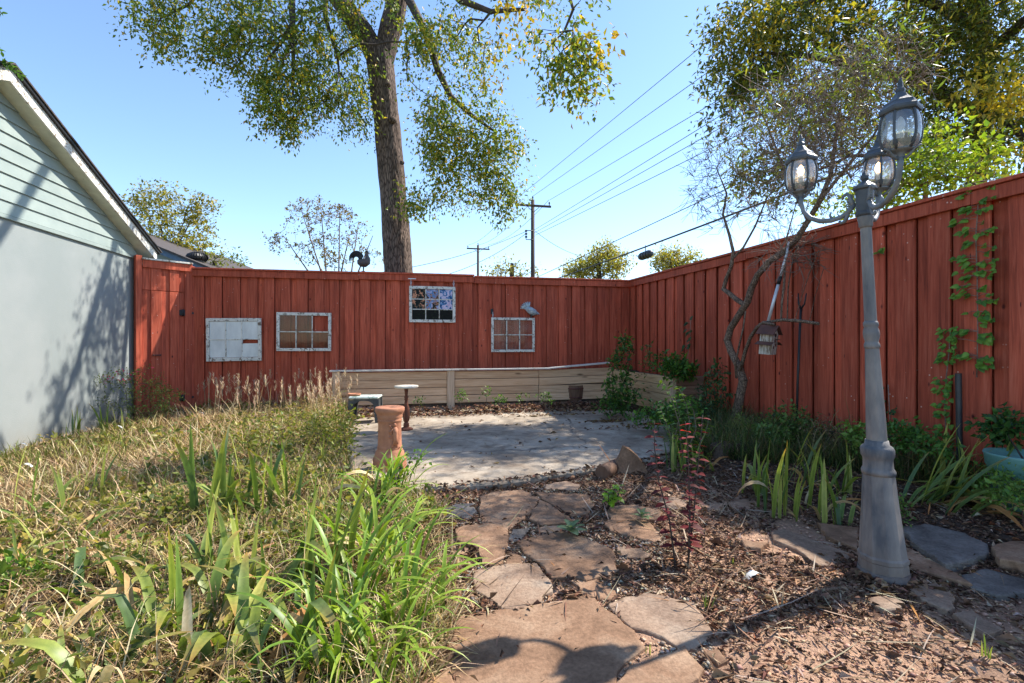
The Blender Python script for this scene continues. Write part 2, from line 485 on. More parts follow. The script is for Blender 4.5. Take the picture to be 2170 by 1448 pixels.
def m_glass(name, refl=0.18, tint=(0.96, 0.98, 0.97), rough=0.02, dirt_glare=0.0, fres=1.0):
    m, nt, b = newmat(name)
    nt.nodes.remove(b)
    tr = N(nt, 'ShaderNodeBsdfTransparent'); tr.inputs[0].default_value = (*tint, 1)
    gl = N(nt, 'ShaderNodeBsdfGlossy'); gl.inputs['Roughness'].default_value = rough
    fr = N(nt, 'ShaderNodeFresnel'); fr.inputs[0].default_value = 1.5
    ad = N(nt, 'ShaderNodeMath', operation='ADD', use_clamp=True); ad.inputs[1].default_value = refl
    fm = N(nt, 'ShaderNodeMath', operation='MULTIPLY'); fm.inputs[1].default_value = fres
    nt.links.new(fr.outputs[0], fm.inputs[0]); nt.links.new(fm.outputs[0], ad.inputs[0])
    mx = N(nt, 'ShaderNodeMixShader')
    nt.links.new(ad.outputs[0], mx.inputs[0]); nt.links.new(tr.outputs[0], mx.inputs[1]); nt.links.new(gl.outputs[0], mx.inputs[2])
    out = mx.outputs[0]
    if dirt_glare:  # white film: dust on the sashes, painted sky glare on the lanterns
        df = N(nt, 'ShaderNodeBsdfDiffuse'); df.inputs[0].default_value = (0.8, 0.8, 0.78, 1)
        n = noise(nt, coords(nt, (1, 1, 1), 4.0), 7, 6, 0.7)
        rr = ramp(nt, [(0.35, (0, 0, 0)), (0.8, (dirt_glare, dirt_glare, dirt_glare))]); nt.links.new(n, rr.inputs[0])
        m2 = N(nt, 'ShaderNodeMixShader'); nt.links.new(rr.outputs[0], m2.inputs[0])
        nt.links.new(out, m2.inputs[1]); nt.links.new(df.outputs[0], m2.inputs[2]); out = m2.outputs[0]
    nt.links.new(out, nt.nodes['Material Output'].inputs[0])
    return m

def m_painted_reflection(name, stops, scale=18):  # noise colours that paint the reflections of leaves and sky into the panes
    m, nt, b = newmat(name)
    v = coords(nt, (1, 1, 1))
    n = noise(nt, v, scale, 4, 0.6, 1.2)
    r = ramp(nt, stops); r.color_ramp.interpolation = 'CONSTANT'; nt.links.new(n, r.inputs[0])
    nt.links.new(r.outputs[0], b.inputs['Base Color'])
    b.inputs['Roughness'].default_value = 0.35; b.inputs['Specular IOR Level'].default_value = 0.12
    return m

def m_emit(name, col, strength):
    m, nt, b = newmat(name)
    b.inputs['Base Color'].default_value = (*col, 1)
    b.inputs['Emission Color'].default_value = (*col, 1)
    b.inputs['Emission Strength'].default_value = strength
    return m

def m_chipped(name, paint, wood, amount=0.45, rough=0.65, stretch=(4, 4, 4)):
    m, nt, b = newmat(name)
    v = coords(nt, stretch, 6.0)
    n = noise(nt, v, 5, 8, 0.7, 0.5)
    r = ramp(nt, [(amount - 0.05, wood), (amount + 0.03, paint)]); nt.links.new(n, r.inputs[0])
    n2 = noise(nt, v, 2, 4); r2 = ramp(nt, [(0.3, (0.8, 0.8, 0.78)), (0.7, (1.05, 1.05, 1.05))]); nt.links.new(n2, r2.inputs[0])
    nt.links.new(mixc(nt, 1.0, r.outputs[0], r2.outputs[0], 'MULTIPLY'), b.inputs['Base Color'])
    b.inputs['Roughness'].default_value = rough
    bump(nt, b, n, 0.3, 0.003)
    return m

M = {}
M['fence'] = m_fence()
M['soil'] = m_ground('garden_soil')
M['concrete'] = m_concrete('weathered_concrete')
M['stone'] = m_stone('brown_flagstone', S(112, 86, 66), S(144, 113, 89), S(166, 138, 113))
M['stone_pale'] = m_stone('pale_flagstone', S(122, 99, 82), S(150, 126, 106), S(168, 148, 128))
M['stone_grey'] = m_stone('blue_grey_flagstone', S(86, 80, 75), S(114, 108, 102), S(140, 132, 124))
M['stone_dark'] = m_stone('dark_rock', S(58, 48, 42), S(84, 70, 60), S(110, 94, 82))
M['siding'] = m_simple('pale_green_paint', S(140, 152, 147), S(152, 163, 157), 3, 0.6, 0.12, (1, 1, 1), spec=0.3)
M['stucco'] = m_simple('pale_green_panel', S(138, 145, 143), S(147, 152, 150), 1.5, 0.75, 0.35, (1, 1, 1), fine=90, spec=0.2)
def dirty_foot(m, z1, col):
    nt = m.node_tree; b = nt.nodes['Principled BSDF']; src = b.inputs['Base Color'].links[0].from_socket
    nt.links.new(splash(nt, src, coords(nt), 0.05, z1, col), b.inputs['Base Color'])
dirty_foot(M['stucco'], 0.5, S(134, 124, 108))
M['white_worn'] = m_chipped('worn_white_paint', S(226, 222, 212), S(120, 104, 88), 0.45)
M['cream_worn'] = m_chipped('cream_soffit_paint', S(214, 214, 194), S(140, 128, 96), 0.33)
M['shingle'] = m_simple('dark_shingle', S(62, 56, 54), S(88, 80, 76), 20, 0.9, 0.5)
M['teal'] = m_simple('teal_trim', S(86, 130, 138), S(70, 112, 120), 6, 0.5, 0.1)
M['blue_trim'] = m_simple('blue_roof_trim', S(92, 118, 140), S(74, 98, 120), 8, 0.6, 0.1)
M['grey_metal'] = m_simple('galvanised_metal', S(120, 120, 118), S(90, 90, 90), 12, 0.5, 0.1, metal=0.5)
M['black_metal'] = m_simple('black_metal', S(38, 38, 40), S(26, 26, 28), 12, 0.5, 0.15)
M['dark_plastic'] = m_simple('dark_plastic', S(60, 62, 64), S(44, 46, 48), 12, 0.45, 0.05)
M['lamp'] = m_simple('weathered_grey_paint', S(78, 82, 88), S(150, 143, 136), 7, 0.62, 0.35, (1, 1, .30), fine=120, spec=0.35)
dirty_foot(M['lamp'], 0.30, S(120, 98, 80))
M['lamp_dark'] = m_simple('dark_grey_paint', S(56, 60, 66), S(82, 84, 86), 10, 0.5, 0.2, fine=110)
M['lamp_arm'] = m_simple('cast_grey_metal', S(128, 132, 136), S(100, 104, 108), 12, 0.5, 0.25, fine=110)
M['lamp_glass'] = m_glass('lantern_glass', 0.14, (0.97, 0.98, 0.98), 0.05, 0.55)  # strong white film painted in for the sky reflected by the lantern glass
M['bulb'] = m_emit('lit_bulb', (1.0, 0.62, 0.26), 3.2)
M['bulb_off'] = m_simple('white_bulb', S(232, 230, 224), S(220, 218, 210), 5, 0.3, 0)
M['candle'] = m_simple('candle_sleeve', S(226, 222, 210), S(214, 208, 196), 5, 0.5, 0)
M['timber_x'] = m_wood('weathered_timber', S(184, 144, 110), S(212, 174, 138), S(228, 196, 162), 'x')
M['timber_y'] = m_wood('weathered_timber_side', S(172, 138, 102), S(202, 172, 132), S(220, 194, 156), 'y')
M['timber_z'] = m_wood('weathered_post', S(172, 142, 116), S(202, 174, 146), S(220, 196, 170), 'z')
M['timber_dark'] = m_wood('dark_timber', S(112, 86, 72), S(138, 108, 90), S(160, 130, 110), 'x')  # darker brown timber for the end planks of the short arm
M['cap_white'] = m_chipped('whitewashed_cap', S(216, 208, 198), S(168, 146, 126), 0.42, 0.8, (1.2, 6, 6))
M['terracotta'] = m_simple('weathered_terracotta', S(186, 128, 96), S(158, 104, 78), 9, 0.85, 0.4, fine=60)
M['brown_wood'] = m_wood('turned_brown_wood', S(96, 56, 40), S(124, 76, 58), S(148, 98, 76), 'z')
M['table_top'] = m_chipped('whitewashed_top', S(228, 216, 196), S(176, 140, 108), 0.36)
M['old_wood'] = m_chipped('weathered_white_wood', S(206, 196, 184), S(130, 108, 90), 0.50, 0.85, (8, 8, 1.5))
M['rust'] = m_simple('rusty_metal', S(108, 66, 54), S(82, 54, 48), 14, 0.8, 0.3)
M['teal_pot'] = m_simple('teal_plastic', S(112, 158, 150), S(96, 140, 132), 7, 0.45, 0.1)
M['barrel'] = m_wood('barrel_wood', S(92, 68, 54), S(116, 88, 70), S(138, 108, 88), 'z')
M['alu'] = m_simple('aluminium_pole', S(212, 214, 218), S(196, 198, 202), 6, 0.35, 0.05, metal=0.3)
M['glass_clear'] = m_glass('clear_old_glass', 0.0, (0.93, 0.95, 0.94), 0.03, 0.08, 0.25)
M['glass_brown'] = m_glass('reflecting_glass', 0.01, (0.80, 0.78, 0.72), 0.04, 0.03, 0.25)
M['glass_haze'] = m_simple('hazy_white_glass', S(228, 230, 226), S(204, 206, 204), 6, 0.25, 0, (1, 1, .4))
M['print_leaf'] = m_painted_reflection('dark_leaf_print', [(0.0, S(20, 24, 26)), (0.50, S(44, 60, 50)), (0.545, S(206, 140, 108)), (0.64, S(230, 168, 134)), (0.70, S(60, 70, 90))], 15)
M['print_mid'] = m_painted_reflection('blue_leaf_print', [(0.0, S(34, 40, 36)), (0.43, S(196, 134, 98)), (0.48, S(86, 130, 176)), (0.56, S(178, 176, 206)), (0.66, S(44, 60, 84))], 14)
M['print_sky'] = m_painted_reflection('lavender_blue_print', [(0.0, S(40, 78, 124)), (0.44, S(86, 138, 186)), (0.49, S(206, 192, 214)), (0.61, S(190, 170, 200)), (0.66, S(176, 86, 84))], 13)
M['print_dark'] = m_painted_reflection('black_print', [(0.0, S(12, 12, 13)), (0.60, S(30, 40, 24)), (0.66, S(58, 66, 34))], 20)
M['leaf'] = m_leaf('foliage')
M['leaf_dark'] = m_leaf('shaded_foliage', 0.32)
M['iris'] = m_bladeleaf('iris_leaf')
M['dry'] = m_leaf('dry_grass', 0.22, 0.7, 0.15, (1.05, 1.0, 0.85))
M['litter'] = m_leaf('leaf_litter', 0.05, 0.8, 0.15, (1, 1, 1))
M['pebble'] = m_leaf('pebbles', 0.0, 0.7, 0.3, (1, 1, 1))
M['bark'] = m_bark('furrowed_bark', S(54, 44, 38), S(126, 108, 96), (17, 17, 2.6), 0.02)
M['twig'] = m_simple('twig_bark', S(84, 70, 60), S(58, 48, 42), 20, 0.85, 0.2)
M['twig_pale'] = m_simple('pale_twig_bark', S(150, 130, 116), S(104, 86, 74), 20, 0.85, 0.2)
M['willow_bark'] = m_bark('grey_brown_bark', S(74, 60, 52), S(146, 124, 106), (30, 30, 7), 0.008)
M['pole_wood'] = m_simple('pole_wood', S(84, 66, 56), S(66, 52, 46), 4, 0.85, 0.2, (3, 3, .3))
M['wire'] = m_simple('wire', S(44, 46, 52), S(36, 38, 42), 3, 0.6, 0)

# ------------------------------------------------------------------ zones on the ground (world x, y)
def gp(px, py, z=0.0): p = G(px, py, z); return (p.x, p.y)
PATIO_Z = 0.05
PATIO = [gp(736, 1008, PATIO_Z), gp(868, 1036, PATIO_Z), gp(990, 1028, PATIO_Z), gp(1120, 1015, PATIO_Z), gp(1270, 992, PATIO_Z),
         gp(1390, 972, PATIO_Z), gp(1550, 938, PATIO_Z), gp(1500, 905, PATIO_Z), gp(1420, 884, PATIO_Z), gp(1330, 871, PATIO_Z),
         gp(1150, 863, PATIO_Z), gp(1000, 864, PATIO_Z), gp(850, 868, PATIO_Z), gp(742, 874, PATIO_Z)]
LAWN = [(-3.96, 3.0), (-3.96, 8.55), (-3.35, 8.95), (-1.15, 8.95), (-1.12, 8.4), gp(735, 880), gp(740, 1008), gp(800, 1040), gp(905, 1060),
        gp(950, 1120), gp(975, 1200), gp(960, 1300), gp(940, 1448), (-0.20, 1.2), (-0.15, 0.5), (-3.96, 0.5)]
def hgt(x, y):
    x = np.asarray(x, float); y = np.asarray(y, float)
    h = 0.05 * (fbm(x, y, 0.7, 3) - 0.47) + 0.022 * (fbm(x, y, 4.5, 9) - 0.47)
    lawn = sstep(-0.2, -1.6, x) * sstep(-5, -3.5, x)
    h = h + 0.05 * lawn
    bank = sstep(7.55, 8.3, y) * sstep(-1.6, -0.9, x) * sstep(5.0, 4.2, x)
    h = h + 0.11 * bank
    right = sstep(2.6, 3.9, x) * sstep(8.8, 7, y)
    h = h + 0.06 * right
    far = sstep(9.6, 12, np.maximum(np.abs(x), np.abs(y)))
    return h * (1 - far)
def hz(x, y): return float(hgt(np.array([x]), np.array([y]))[0])

def build_ground():
    def axis(lo, hi, step, far):
        core = np.arange(lo, hi + 1e-6, step)
        a = [lo - d for d in (0.3, 1, 2.5, 6, 14, 35, 90, 250, 700, far)][::-1]
        b = [hi + d for d in (0.3, 1, 2.5, 6, 14, 35, 90, 250, 700, far)]
        return np.concatenate([a, core, b])
    xs = axis(-4.2, 4.7, 0.035, 1500); ys = axis(0.2, 9.3, 0.035, 1500)
    X, Y = np.meshgrid(xs, ys)
    Z = hgt(X, Y)
    core = (X > -4.2) & (X < 4.7) & (Y > 0.2) & (Y < 9.3)
    Z = Z + np.where(core, 0.012 * (fbm(X, Y, 14, 21, 3) - 0.45), 0)
    pat = inpoly(X, Y, PATIO)
    Z = np.where(pat, np.minimum(Z, PATIO_Z - 0.05), Z)
    V = np.stack([X, Y, Z], -1).reshape(-1, 3)
    nx, ny = len(xs), len(ys)
    i = np.arange(nx - 1); j = np.arange(ny - 1)
    I, J = np.meshgrid(i, j)
    a = (J * nx + I).ravel()
    F = np.stack([a, a + 1, a + 1 + nx, a + nx], -1)
    soil = np.array(S(188, 152, 126)); dark = np.array(S(92, 76, 66)); thatch = np.array(S(92, 76, 54)); outside = np.array(S(96, 92, 58))
    n = fbm(X, Y, 1.3, 41)[..., None]
    C = soil * (0.8 + 0.5 * n)
    mul = sstep(2.2, 3.1, X) * sstep(1.2, 2.2, Y)
    mul = np.maximum(mul, sstep(3.2, 4.2, Y) * sstep(0.2, 1.0, X) * 0.6)[..., None]
    C = C * (1 - mul) + dark * mul
    lw = inpoly(X, Y, LAWN).astype(float)[..., None]
    C = C * (1 - lw) + thatch * (0.55 + 0.6 * n) * lw  # thatch colour darkened to paint in the shadow under the grass
    fo = (~core).astype(float)[..., None]
    C = C * (1 - fo) + outside * fo
    o = link('ground', np_mesh('ground', V, F, M['soil'], C.reshape(-1, 3), True))
    structure(o)
    return o
ground = build_ground()

def slab(name, poly, z0, z1, mat, parent=None, edge=0.012, wob=0.006, seed=0, sub=0.12, tilt=(0, 0)):
    """flat irregular stone: outline subdivided and roughened, chamfered rim, slightly uneven top."""
    r = random.Random(seed)
    pts = []
    n = len(poly)
    for k in range(n):
        a = Vector(poly[k]).to_2d(); b = Vector(poly[(k + 1) % n]).to_2d()
        m = max(1, int((b - a).length / sub))
        nrm = Vector((-(b - a).y, (b - a).x)).normalized()
        for q in range(m):
            t = q / m
            p = a.lerp(b, t) + nrm * r.uniform(-wob, wob) * (2.2 if q else 1.0)
            pts.append(p)
    c = sum(pts, Vector((0, 0))) / len(pts)
    mb = MB(); N_ = len(pts)
    def zz(p): return z1 + 0.010 * (fbm(np.array([p.x]), np.array([p.y]), 3.0, 77 + seed % 5)[0] - 0.5) + tilt[0] * (p.x - c.x) + tilt[1] * (p.y - c.y)
    rings = []
    for (inset, dz, bot) in ((-0.006, 0, True), (0.0, -edge, False), (edge, -edge * 0.25, False), (edge * 2.6, 0.0, False)):
        ring = []
        for p in pts:
            d = (c - p); L = d.length
            q = p + d * (inset / max(L, 1e-3))
            ring.append((q.x, q.y, z0 if bot else zz(q) + dz))
        rings.append(ring)
    mid = [(p.lerp(c, 0.5).x, p.lerp(c, 0.5).y, zz(p.lerp(c, 0.5))) for p in pts]
    rings.append(mid)
    vs = [v for ring in rings for v in ring] + [(c.x, c.y, zz(c))]
    fs = []
    for i in range(len(rings) - 1):
        for k in range(N_): fs.append((i*N_+k, i*N_+(k+1)%N_, (i+1)*N_+(k+1)%N_, (i+1)*N_+k))
    o = (len(rings) - 1) * N_
    for k in range(N_): fs.append((o+k, o+(k+1)%N_, len(vs)-1))
    area = sum(pts[k].x * pts[(k+1)%N_].y - pts[(k+1)%N_].x * pts[k].y for k in range(N_))
    if area < 0: fs = [f[::-1] for f in fs]
    mb.add(vs, fs, 0, False)
    return mb.build(name, mat, parent)

patio = slab('patio', PATIO, -0.05, PATIO_Z, M['concrete'], None, 0.018, 0.012, 5, 0.2)
structure(patio)

# ---- flagstone path
def cr(pts, ox, oy, s): return [gp(ox + x / s, oy + y / s, 0.03) for x, y in pts]
P1 = lambda pts: cr(pts, 850, 950, 2.908)
P2 = lambda pts: cr(pts, 1400, 900, 2.643)
STONES = [
 (P1([(400,1030),(470,1020),(760,975),(1010,930),(1130,900),(1240,990),(1400,1110),(1460,1210),(1330,1290),(1280,1400),(1150,1480),(1000,1640),(340,1640),(330,1290),(370,1150)]), 'stone'),
 (P1([(470,745),(640,710),(830,705),(890,790),(920,830),(850,920),(720,970),(620,960),(480,860),(455,800)]), 'stone_pale'),
 (P1([(720,575),(830,545),(990,515),(1150,560),(1280,620),(1310,740),(1200,770),(1130,790),(1050,770),(930,775),(860,690),(780,640)]), 'stone'),
 (P1([(1050,800),(1190,785),(1330,850),(1300,905),(1170,900)]), 'stone'),
 (P1([(350,500),(430,470),(530,460),(655,495),(650,560),(625,640),(590,700),(500,690),(480,600),(350,560)]), 'stone'),
 (P1([(500,290),(590,265),(740,248),(845,300),(805,360),(765,400),(695,450),(655,480),(590,455),(510,440)]), 'stone'),
 (P1([(835,270),(1140,280),(1180,340),(1140,390),(1045,405),(985,360),(900,320)]), 'stone'),
 (P1([(860,315),(975,380),(1035,430),(1000,452),(865,458),(795,425),(830,360)]), 'stone'),
 (P1([(850,478),(1020,464),(1030,490),(900,518),(850,500)]), 'stone_pale'),
 (P1([(690,492),(790,484),(780,510),(705,560),(668,552)]), 'stone_grey'),
 (P1([(650,612),(760,662),(740,690),(650,702)]), 'stone'),
 (P1([(890,215),(1010,195),(1100,215),(1080,245),(900,240)]), 'stone_pale'),
 (P1([(250,385),(330,345),(440,335),(460,380),(400,420),(280,415)]), 'stone_grey'),
 (P1([(1270,445),(1500,435),(1600,520),(1580,560),(1510,555),(1400,520),(1300,500)]), 'stone'),
 (P1([(1290,350),(1440,340),(1600,380),(1590,415),(1450,425),(1300,430)]), 'stone'),
 (P1([(1340,590),(1480,600),(1540,640),(1480,655),(1340,640)]), 'stone_pale'),
 (P1([(1300,950),(1400,905),(1520,880),(1700,925),(1790,940),(1840,1010),(1890,1110),(1760,1220),(1700,1190),(1600,1130),(1430,1080),(1350,1010)]), 'stone_pale'),
 (P1([(1340,1430),(1420,1330),(1600,1270),(1740,1215),(1760,1260),(1850,1350),(1750,1450),(1500,1640)]), 'stone'),
 (P1([(1870,1240),(1960,1220),(2010,1290),(1950,1310)]), 'stone'),
 (P1([(140,1450),(290,1360),(318,1450),(310,1640),(100,1640)]), 'stone'),
 (P1([(1600,300),(1700,290),(1760,330),(1720,360),(1610,350)]), 'stone_pale'),
]
EDGE = [
 (P2([(620,590),(690,580),(860,640),(1080,720),(1000,765),(880,770),(760,690),(640,640)]), 'stone_pale'),
 (P2([(880,550),(1100,575),(1095,690),(930,625)]), 'stone'),
 (P2([(1350,600),(1480,580),(1700,630),(1830,690),(1830,730),(1690,790),(1600,800),(1450,705)]), 'stone_grey'),
 (P2([(1360,680),(1455,725),(1600,805),(1740,890),(1400,800)]), 'stone'),
 (P2([(1690,830),(1820,800),(2060,870),(2120,940),(1880,940),(1750,900)]), 'stone_grey'),
 (P2([(1855,720),(1960,690),(2150,700),(2150,840),(1900,790)]), 'stone'),
 (P2([(1380,910),(1540,880),(1620,930),(1650,1015),(1600,1030),(1470,970)]), 'stone_pale'),
 (P2([(1640,1045),(1740,1030),(1920,1130),(1800,1165),(1720,1110)]), 'stone_pale'),
 (P2([(1170,950),(1300,945),(1360,980),(1350,1015),(1250,1020),(1180,985)]), 'stone_pale'),
 (P2([(450,640),(600,660),(560,690),(470,680)]), 'stone'),
]
def grown(poly, k):
    c = (sum(p[0] for p in poly) / len(poly), sum(p[1] for p in poly) / len(poly))
    return [(c[0] + (p[0] - c[0]) * k, c[1] + (p[1] - c[1]) * k) for p in poly]
def stone_z(poly): return max(hz(*p) for p in poly) * .5 + sum(hz(*p) for p in poly) / len(poly) * .5
path = thing('flagstone_path', 'brown flagstones laid in gravel from the concrete patio', 'path', (G(1100, 1150).x, G(1100, 1150).y, 0))
path['kind'] = 'structure'
for k, (poly, mt) in enumerate(STONES):
    slab('flagstone', grown(poly, 1.09), -0.05, stone_z(poly) + 0.014 + 0.008 * ((k * 7) % 5) / 5, M[mt], path, 0.005, 0.006, 100 + k, 0.05, (random.uniform(-.006, .006), random.uniform(-.006, .006)))
edging = thing('stone_edging', 'flat stones laid along the bed around the lamp post', 'stone edging', (G(1900, 1200).x, G(1900, 1200).y, 0))
edging['kind'] = 'structure'
for k, (poly, mt) in enumerate(EDGE):
    slab('flagstone', grown(poly, 1.03), -0.05, stone_z(poly) + 0.020 + 0.012 * ((k * 3) % 4) / 4, M[mt], edging, 0.006, 0.006, 200 + k, 0.05, (random.uniform(-.03, .03), random.uniform(-.02, .02)))

# ------------------------------------------------------------------ fences
def unit_board(name, mat):      # board mesh of 1 x 1 x 1 with a bevelled edge (scaled per board)
    mb = MB(); mb.box((-0.5, -0.5, 0), (0.5, 0.5, 1)); return mb.mesh(name, mat)
BOARD = unit_board('board', M['fence'])
def fence_boards(parent, axis, a0, a1, plane, outward, period, rnd, ztop, zbot=-0.05):
    """board-on-board: recessed boards behind, proud boards in front of the gaps."""
    a = a0; base = inv_of(parent)
    sgn = 1 if a1 > a0 else -1
    while (a1 - a) * sgn > 0.02:
        p = period * rnd.uniform(0.93, 1.07)
        for kind in (0, 1):
            w = p * 0.60 if kind else p * 0.365
            cpos = a + sgn * (p * 0.30 if kind else p * (0.80 + rnd.uniform(-.008, .008)))
            off = (0.040 if kind else 0.008) + rnd.uniform(-0.003, 0.003)
            th = 0.018
            tw = rnd.uniform(-0.022, 0.022)
            h = ztop - zbot
            o = bpy.data.objects.new('board', BOARD); COL.objects.link(o)
            o.parent = parent
            if axis == 'x':
                loc = Vector((cpos, plane - outward * off, zbot)); rot = (0, rnd.uniform(-.002, .002), tw); sc = (w, th, h)
            else:
                loc = Vector((plane - outward * off, cpos, zbot)); rot = (rnd.uniform(-.002, .002), 0, tw); sc = (th, w, h)
            o.location = base @ loc; o.rotation_euler = rot; o.scale = sc
        a += sgn * p
rf = random.Random(11)
back = thing('back_fence', 'red stained board fence behind the planter with old windows hung on it', 'fence', (0.5, VB, 0))
fence_boards(back, 'x', -3.30, UR - 0.03, VB, 1, 0.262, rf, FH - 0.04)
# back side framing: posts and rails
for px_ in (-3.2, -0.8, 1.6, 4.0):
    mb = MB().bbox((px_ - .045, VB + 0.09, -0.1), (px_ + .045, VB + 0.18, FH - 0.06), 0.004); mb.build('post', M['fence'], back)
for zr in (0.4, 1.25, 2.1):
    mb = MB().box((-3.3, VB + 0.058, zr - .045), (UR, VB + 0.088, zr + .045)); mb.build('rail', M['fence'], back)
MB().box((-3.3, VB + 0.042, -0.05), (UR + 0.05, VB + 0.055, FH - 0.05)).build('backing_board', M['fence'], back)  # added sheet, keeps light out so the slots between boards look dark
segs = [(-3.32, -0.72), (-0.715, 1.30), (1.305, 2.95), (2.955, UR - 0.06)]
for k, (a, b_) in enumerate(segs):                       # face trim and flat cap, in lengths
    dz = (0.0, 0.012, -0.004, 0.0)[k]
    MB().bbox((a, VB - 0.092, FH - 0.135 + dz), (b_, VB - 0.063, FH - 0.028 + dz), 0.003).build('trim_board', M['fence'], back)
    MB().bbox((a, VB - 0.118, FH - 0.026 + dz), (b_, VB + 0.06, FH + 0.004 + dz), 0.004).build('cap_board', M['fence'], back)
rightf = thing('side_fence', 'red stained board fence with climbing vines behind the lamp post', 'fence', (UR, 5, 0))
fence_boards(rightf, 'y', VB - 0.06, 0.3, UR, 1, 0.28, rf, FH - 0.04)
for py_ in (8.6, 6.2, 3.8, 1.4):
    MB().bbox((UR + 0.09, py_ - .045, -0.1), (UR + 0.18, py_ + .045, FH - 0.06), 0.004).build('post', M['fence'], rightf)
for zr in (0.4, 1.25, 2.1):
    MB().box((UR + 0.058, 0.3, zr - .045), (UR + 0.088, VB, zr + .045)).build('rail', M['fence'], rightf)
MB().box((UR + 0.042, 0.3, -0.05), (UR + 0.055, VB + 0.04, FH - 0.05)).build('backing_board', M['fence'], rightf)  # same added light block behind the side fence slots
for k, (a, b_) in enumerate([(0.3, 3.0), (3.005, 5.6), (5.605, VB - 0.11)]):
    dz = (0, 0.004, -0.003)[k]
    MB().bbox((UR - 0.092, a, FH - 0.135 + dz), (UR - 0.063, b_, FH - 0.028 + dz), 0.003).build('trim_board', M['fence'], rightf)
    MB().bbox((UR - 0.118, a, FH - 0.026 + dz), (UR + 0.06, b_, FH + 0.004 + dz), 0.004).build('cap_board', M['fence'], rightf)

for o_ in [c for c in bpy.data.objects if c.name.split('.')[0] in ('cap_board', 'trim_board') and c.parent in (back, rightf)]:
    ax = 0 if o_.parent is back else 1           # old boards: slightly bowed and out of level
    vv = [v.co for v in o_.data.vertices]; a_ = min(c[ax] for c in vv); b_2 = max(c[ax] for c in vv)
    me2 = o_.data; r2_ = rf.uniform(-0.010, 0.012)
    for v in me2.vertices: v.co.z += r2_ * ((v.co[ax] - a_) / (b_2 - a_) - .5)
# def sagged
# ---- gate between the shed corner and the back fence
GA, GB = Vector((-3.845, 8.56, 0)), Vector((-3.33, 8.985, 0))
gd = (GB - GA).normalized(); gn = Vector((gd.y, -gd.x, 0))          # towards the yard
gate = thing('garden_gate', 'narrow red board gate with black hinges beside the pale shed', 'gate', (GA + GB) / 2)
gang = math.atan2(gd.y, gd.x); GM = Matrix.Translation(GA) @ Matrix.Rotation(gang, 4, 'Z')   # local x along the gate, -y to the yard
gw = (GB - GA).length
xs_ = [0.0, 0.12, 0.245, 0.365, 0.48, 0.575, gw - 0.005]
for k in range(len(xs_) - 1):
    pr = 0.022 if k % 2 else 0.0
    ov = 0.008 if k % 2 else -0.003
    a, b_ = xs_[k] - ov, min(xs_[k + 1] + ov, gw - 0.002)
    MB().bbox((a, -0.018 - pr, 0.04), (b_, -pr, 1.98 if k < 5 else 2.36), 0.002, 0, GM).build('board', M['fence'], gate)
    if k < 5:
        sh = Matrix.Rotation((-0.03, 0.025, 0.0, 0.02, 0.0)[k], 4, 'Y')
        MB().bbox((a + (0.0 if k % 2 else .002), -0.018 - pr, 1.990), (b_ - 0.004 * (k % 2), -pr, 2.36), 0.002, 0, GM).build('upper_board', M['fence'], gate)
MB().bbox((0, -0.06, 2.325), (gw, -0.035, 2.44), 0.003, 0, GM).build('trim_board', M['fence'], gate)
MB().bbox((-0.01, -0.085, 2.442), (gw, 0.05, 2.468), 0.003, 0, GM).build('cap_board', M['white_worn'], gate)
MB().bbox((-0.085, -0.05, 0), (-0.006, 0.05, 2.50), 0.004, 0, GM).build('post', M['fence'], gate)
MB().box((-0.006, 0.002, 0.25), (gw, 0.03, 0.34), 0, GM).build('brace', M['fence'], gate)
MB().box((-0.006, 0.002, 1.90), (gw, 0.03, 2.06), 0, GM).build('brace', M['fence'], gate)
MB().box((-0.02, 0.002, 0.36), (0.03, 0.028, 1.88), 0, GM).build('brace', M['fence'], gate)
MB().bbox((gw - 0.03, -0.012, 0.0), (gw + 0.05, 0.05, 2.42), 0.003, 0, GM).build('post', M['fence'], gate)
hinge = None
for zc in (1.66, 0.30):
    mb = MB()
    for s_ in (-1, 1):
        mb.add([GM @ Vector(p) for p in ((gw-0.13, -0.035, zc-.05*0), (gw-0.13, -0.035, zc), (gw-0.13 + s_*0.02, -0.035, zc+.05), (gw-0.13 + s_*0.16, -0.035, zc+.012), (gw-0.13 + s_*0.16, -0.035, zc-.012), (gw-0.13 + s_*0.02, -0.035, zc-.05))], [(0,1,2,3,4,5)] if s_ < 0 else [(5,4,3,2,1,0)])
    mb.tube([GM @ Vector((gw-0.13, -0.04, zc-.055)), GM @ Vector((gw-0.13, -0.04, zc+.055))], 0.014, 8)
    mb.box((gw-0.16, -0.042, zc-.04), (gw-0.10, -0.030, zc+.04), 0, GM)
    mb.build('hinge', M['black_metal'], gate)
MB().bbox((0.13, -0.07, 0.98), (0.24, -0.05, 1.0), 0.004, 0, GM).bbox((0.13, -0.052, 0.975), (0.15, -0.028, 1.005), 0.003, 0, GM).bbox((0.22, -0.052, 0.975), (0.24, -0.028, 1.005), 0.003, 0, GM).build('handle', M['rust'], gate)

# ------------------------------------------------------------------ shed
SY0, SY1, RIDGE = 3.05, 8.66, 5.855
shed = thing('shed', 'pale green clapboard shed with a white trimmed gable roof', 'shed', (US - 1.8, RIDGE, 0))
def rz(y): return 3.478 - 0.43 * (abs(y - RIDGE) - (6.57 - RIDGE))     # soffit line
mb = MB()
ys_ = [SY0, RIDGE, SY1]
top = [(y, rz(y) - 0.01) for y in ys_]
out = [(SY0, -0.1)] + top + [(SY1, -0.1)]
vs = [(US, y, z) for y, z in out] + [(US - 3.6, y, z) for y, z in out]
mb.add(vs, [(4,3,2,1,0)[::-1], (5,6,7,8,9)[::-1], (0,1,6,5), (3,4,9,8), (1,2,7,6), (2,3,8,7)])
mb.build('wall', M['stucco'], shed)
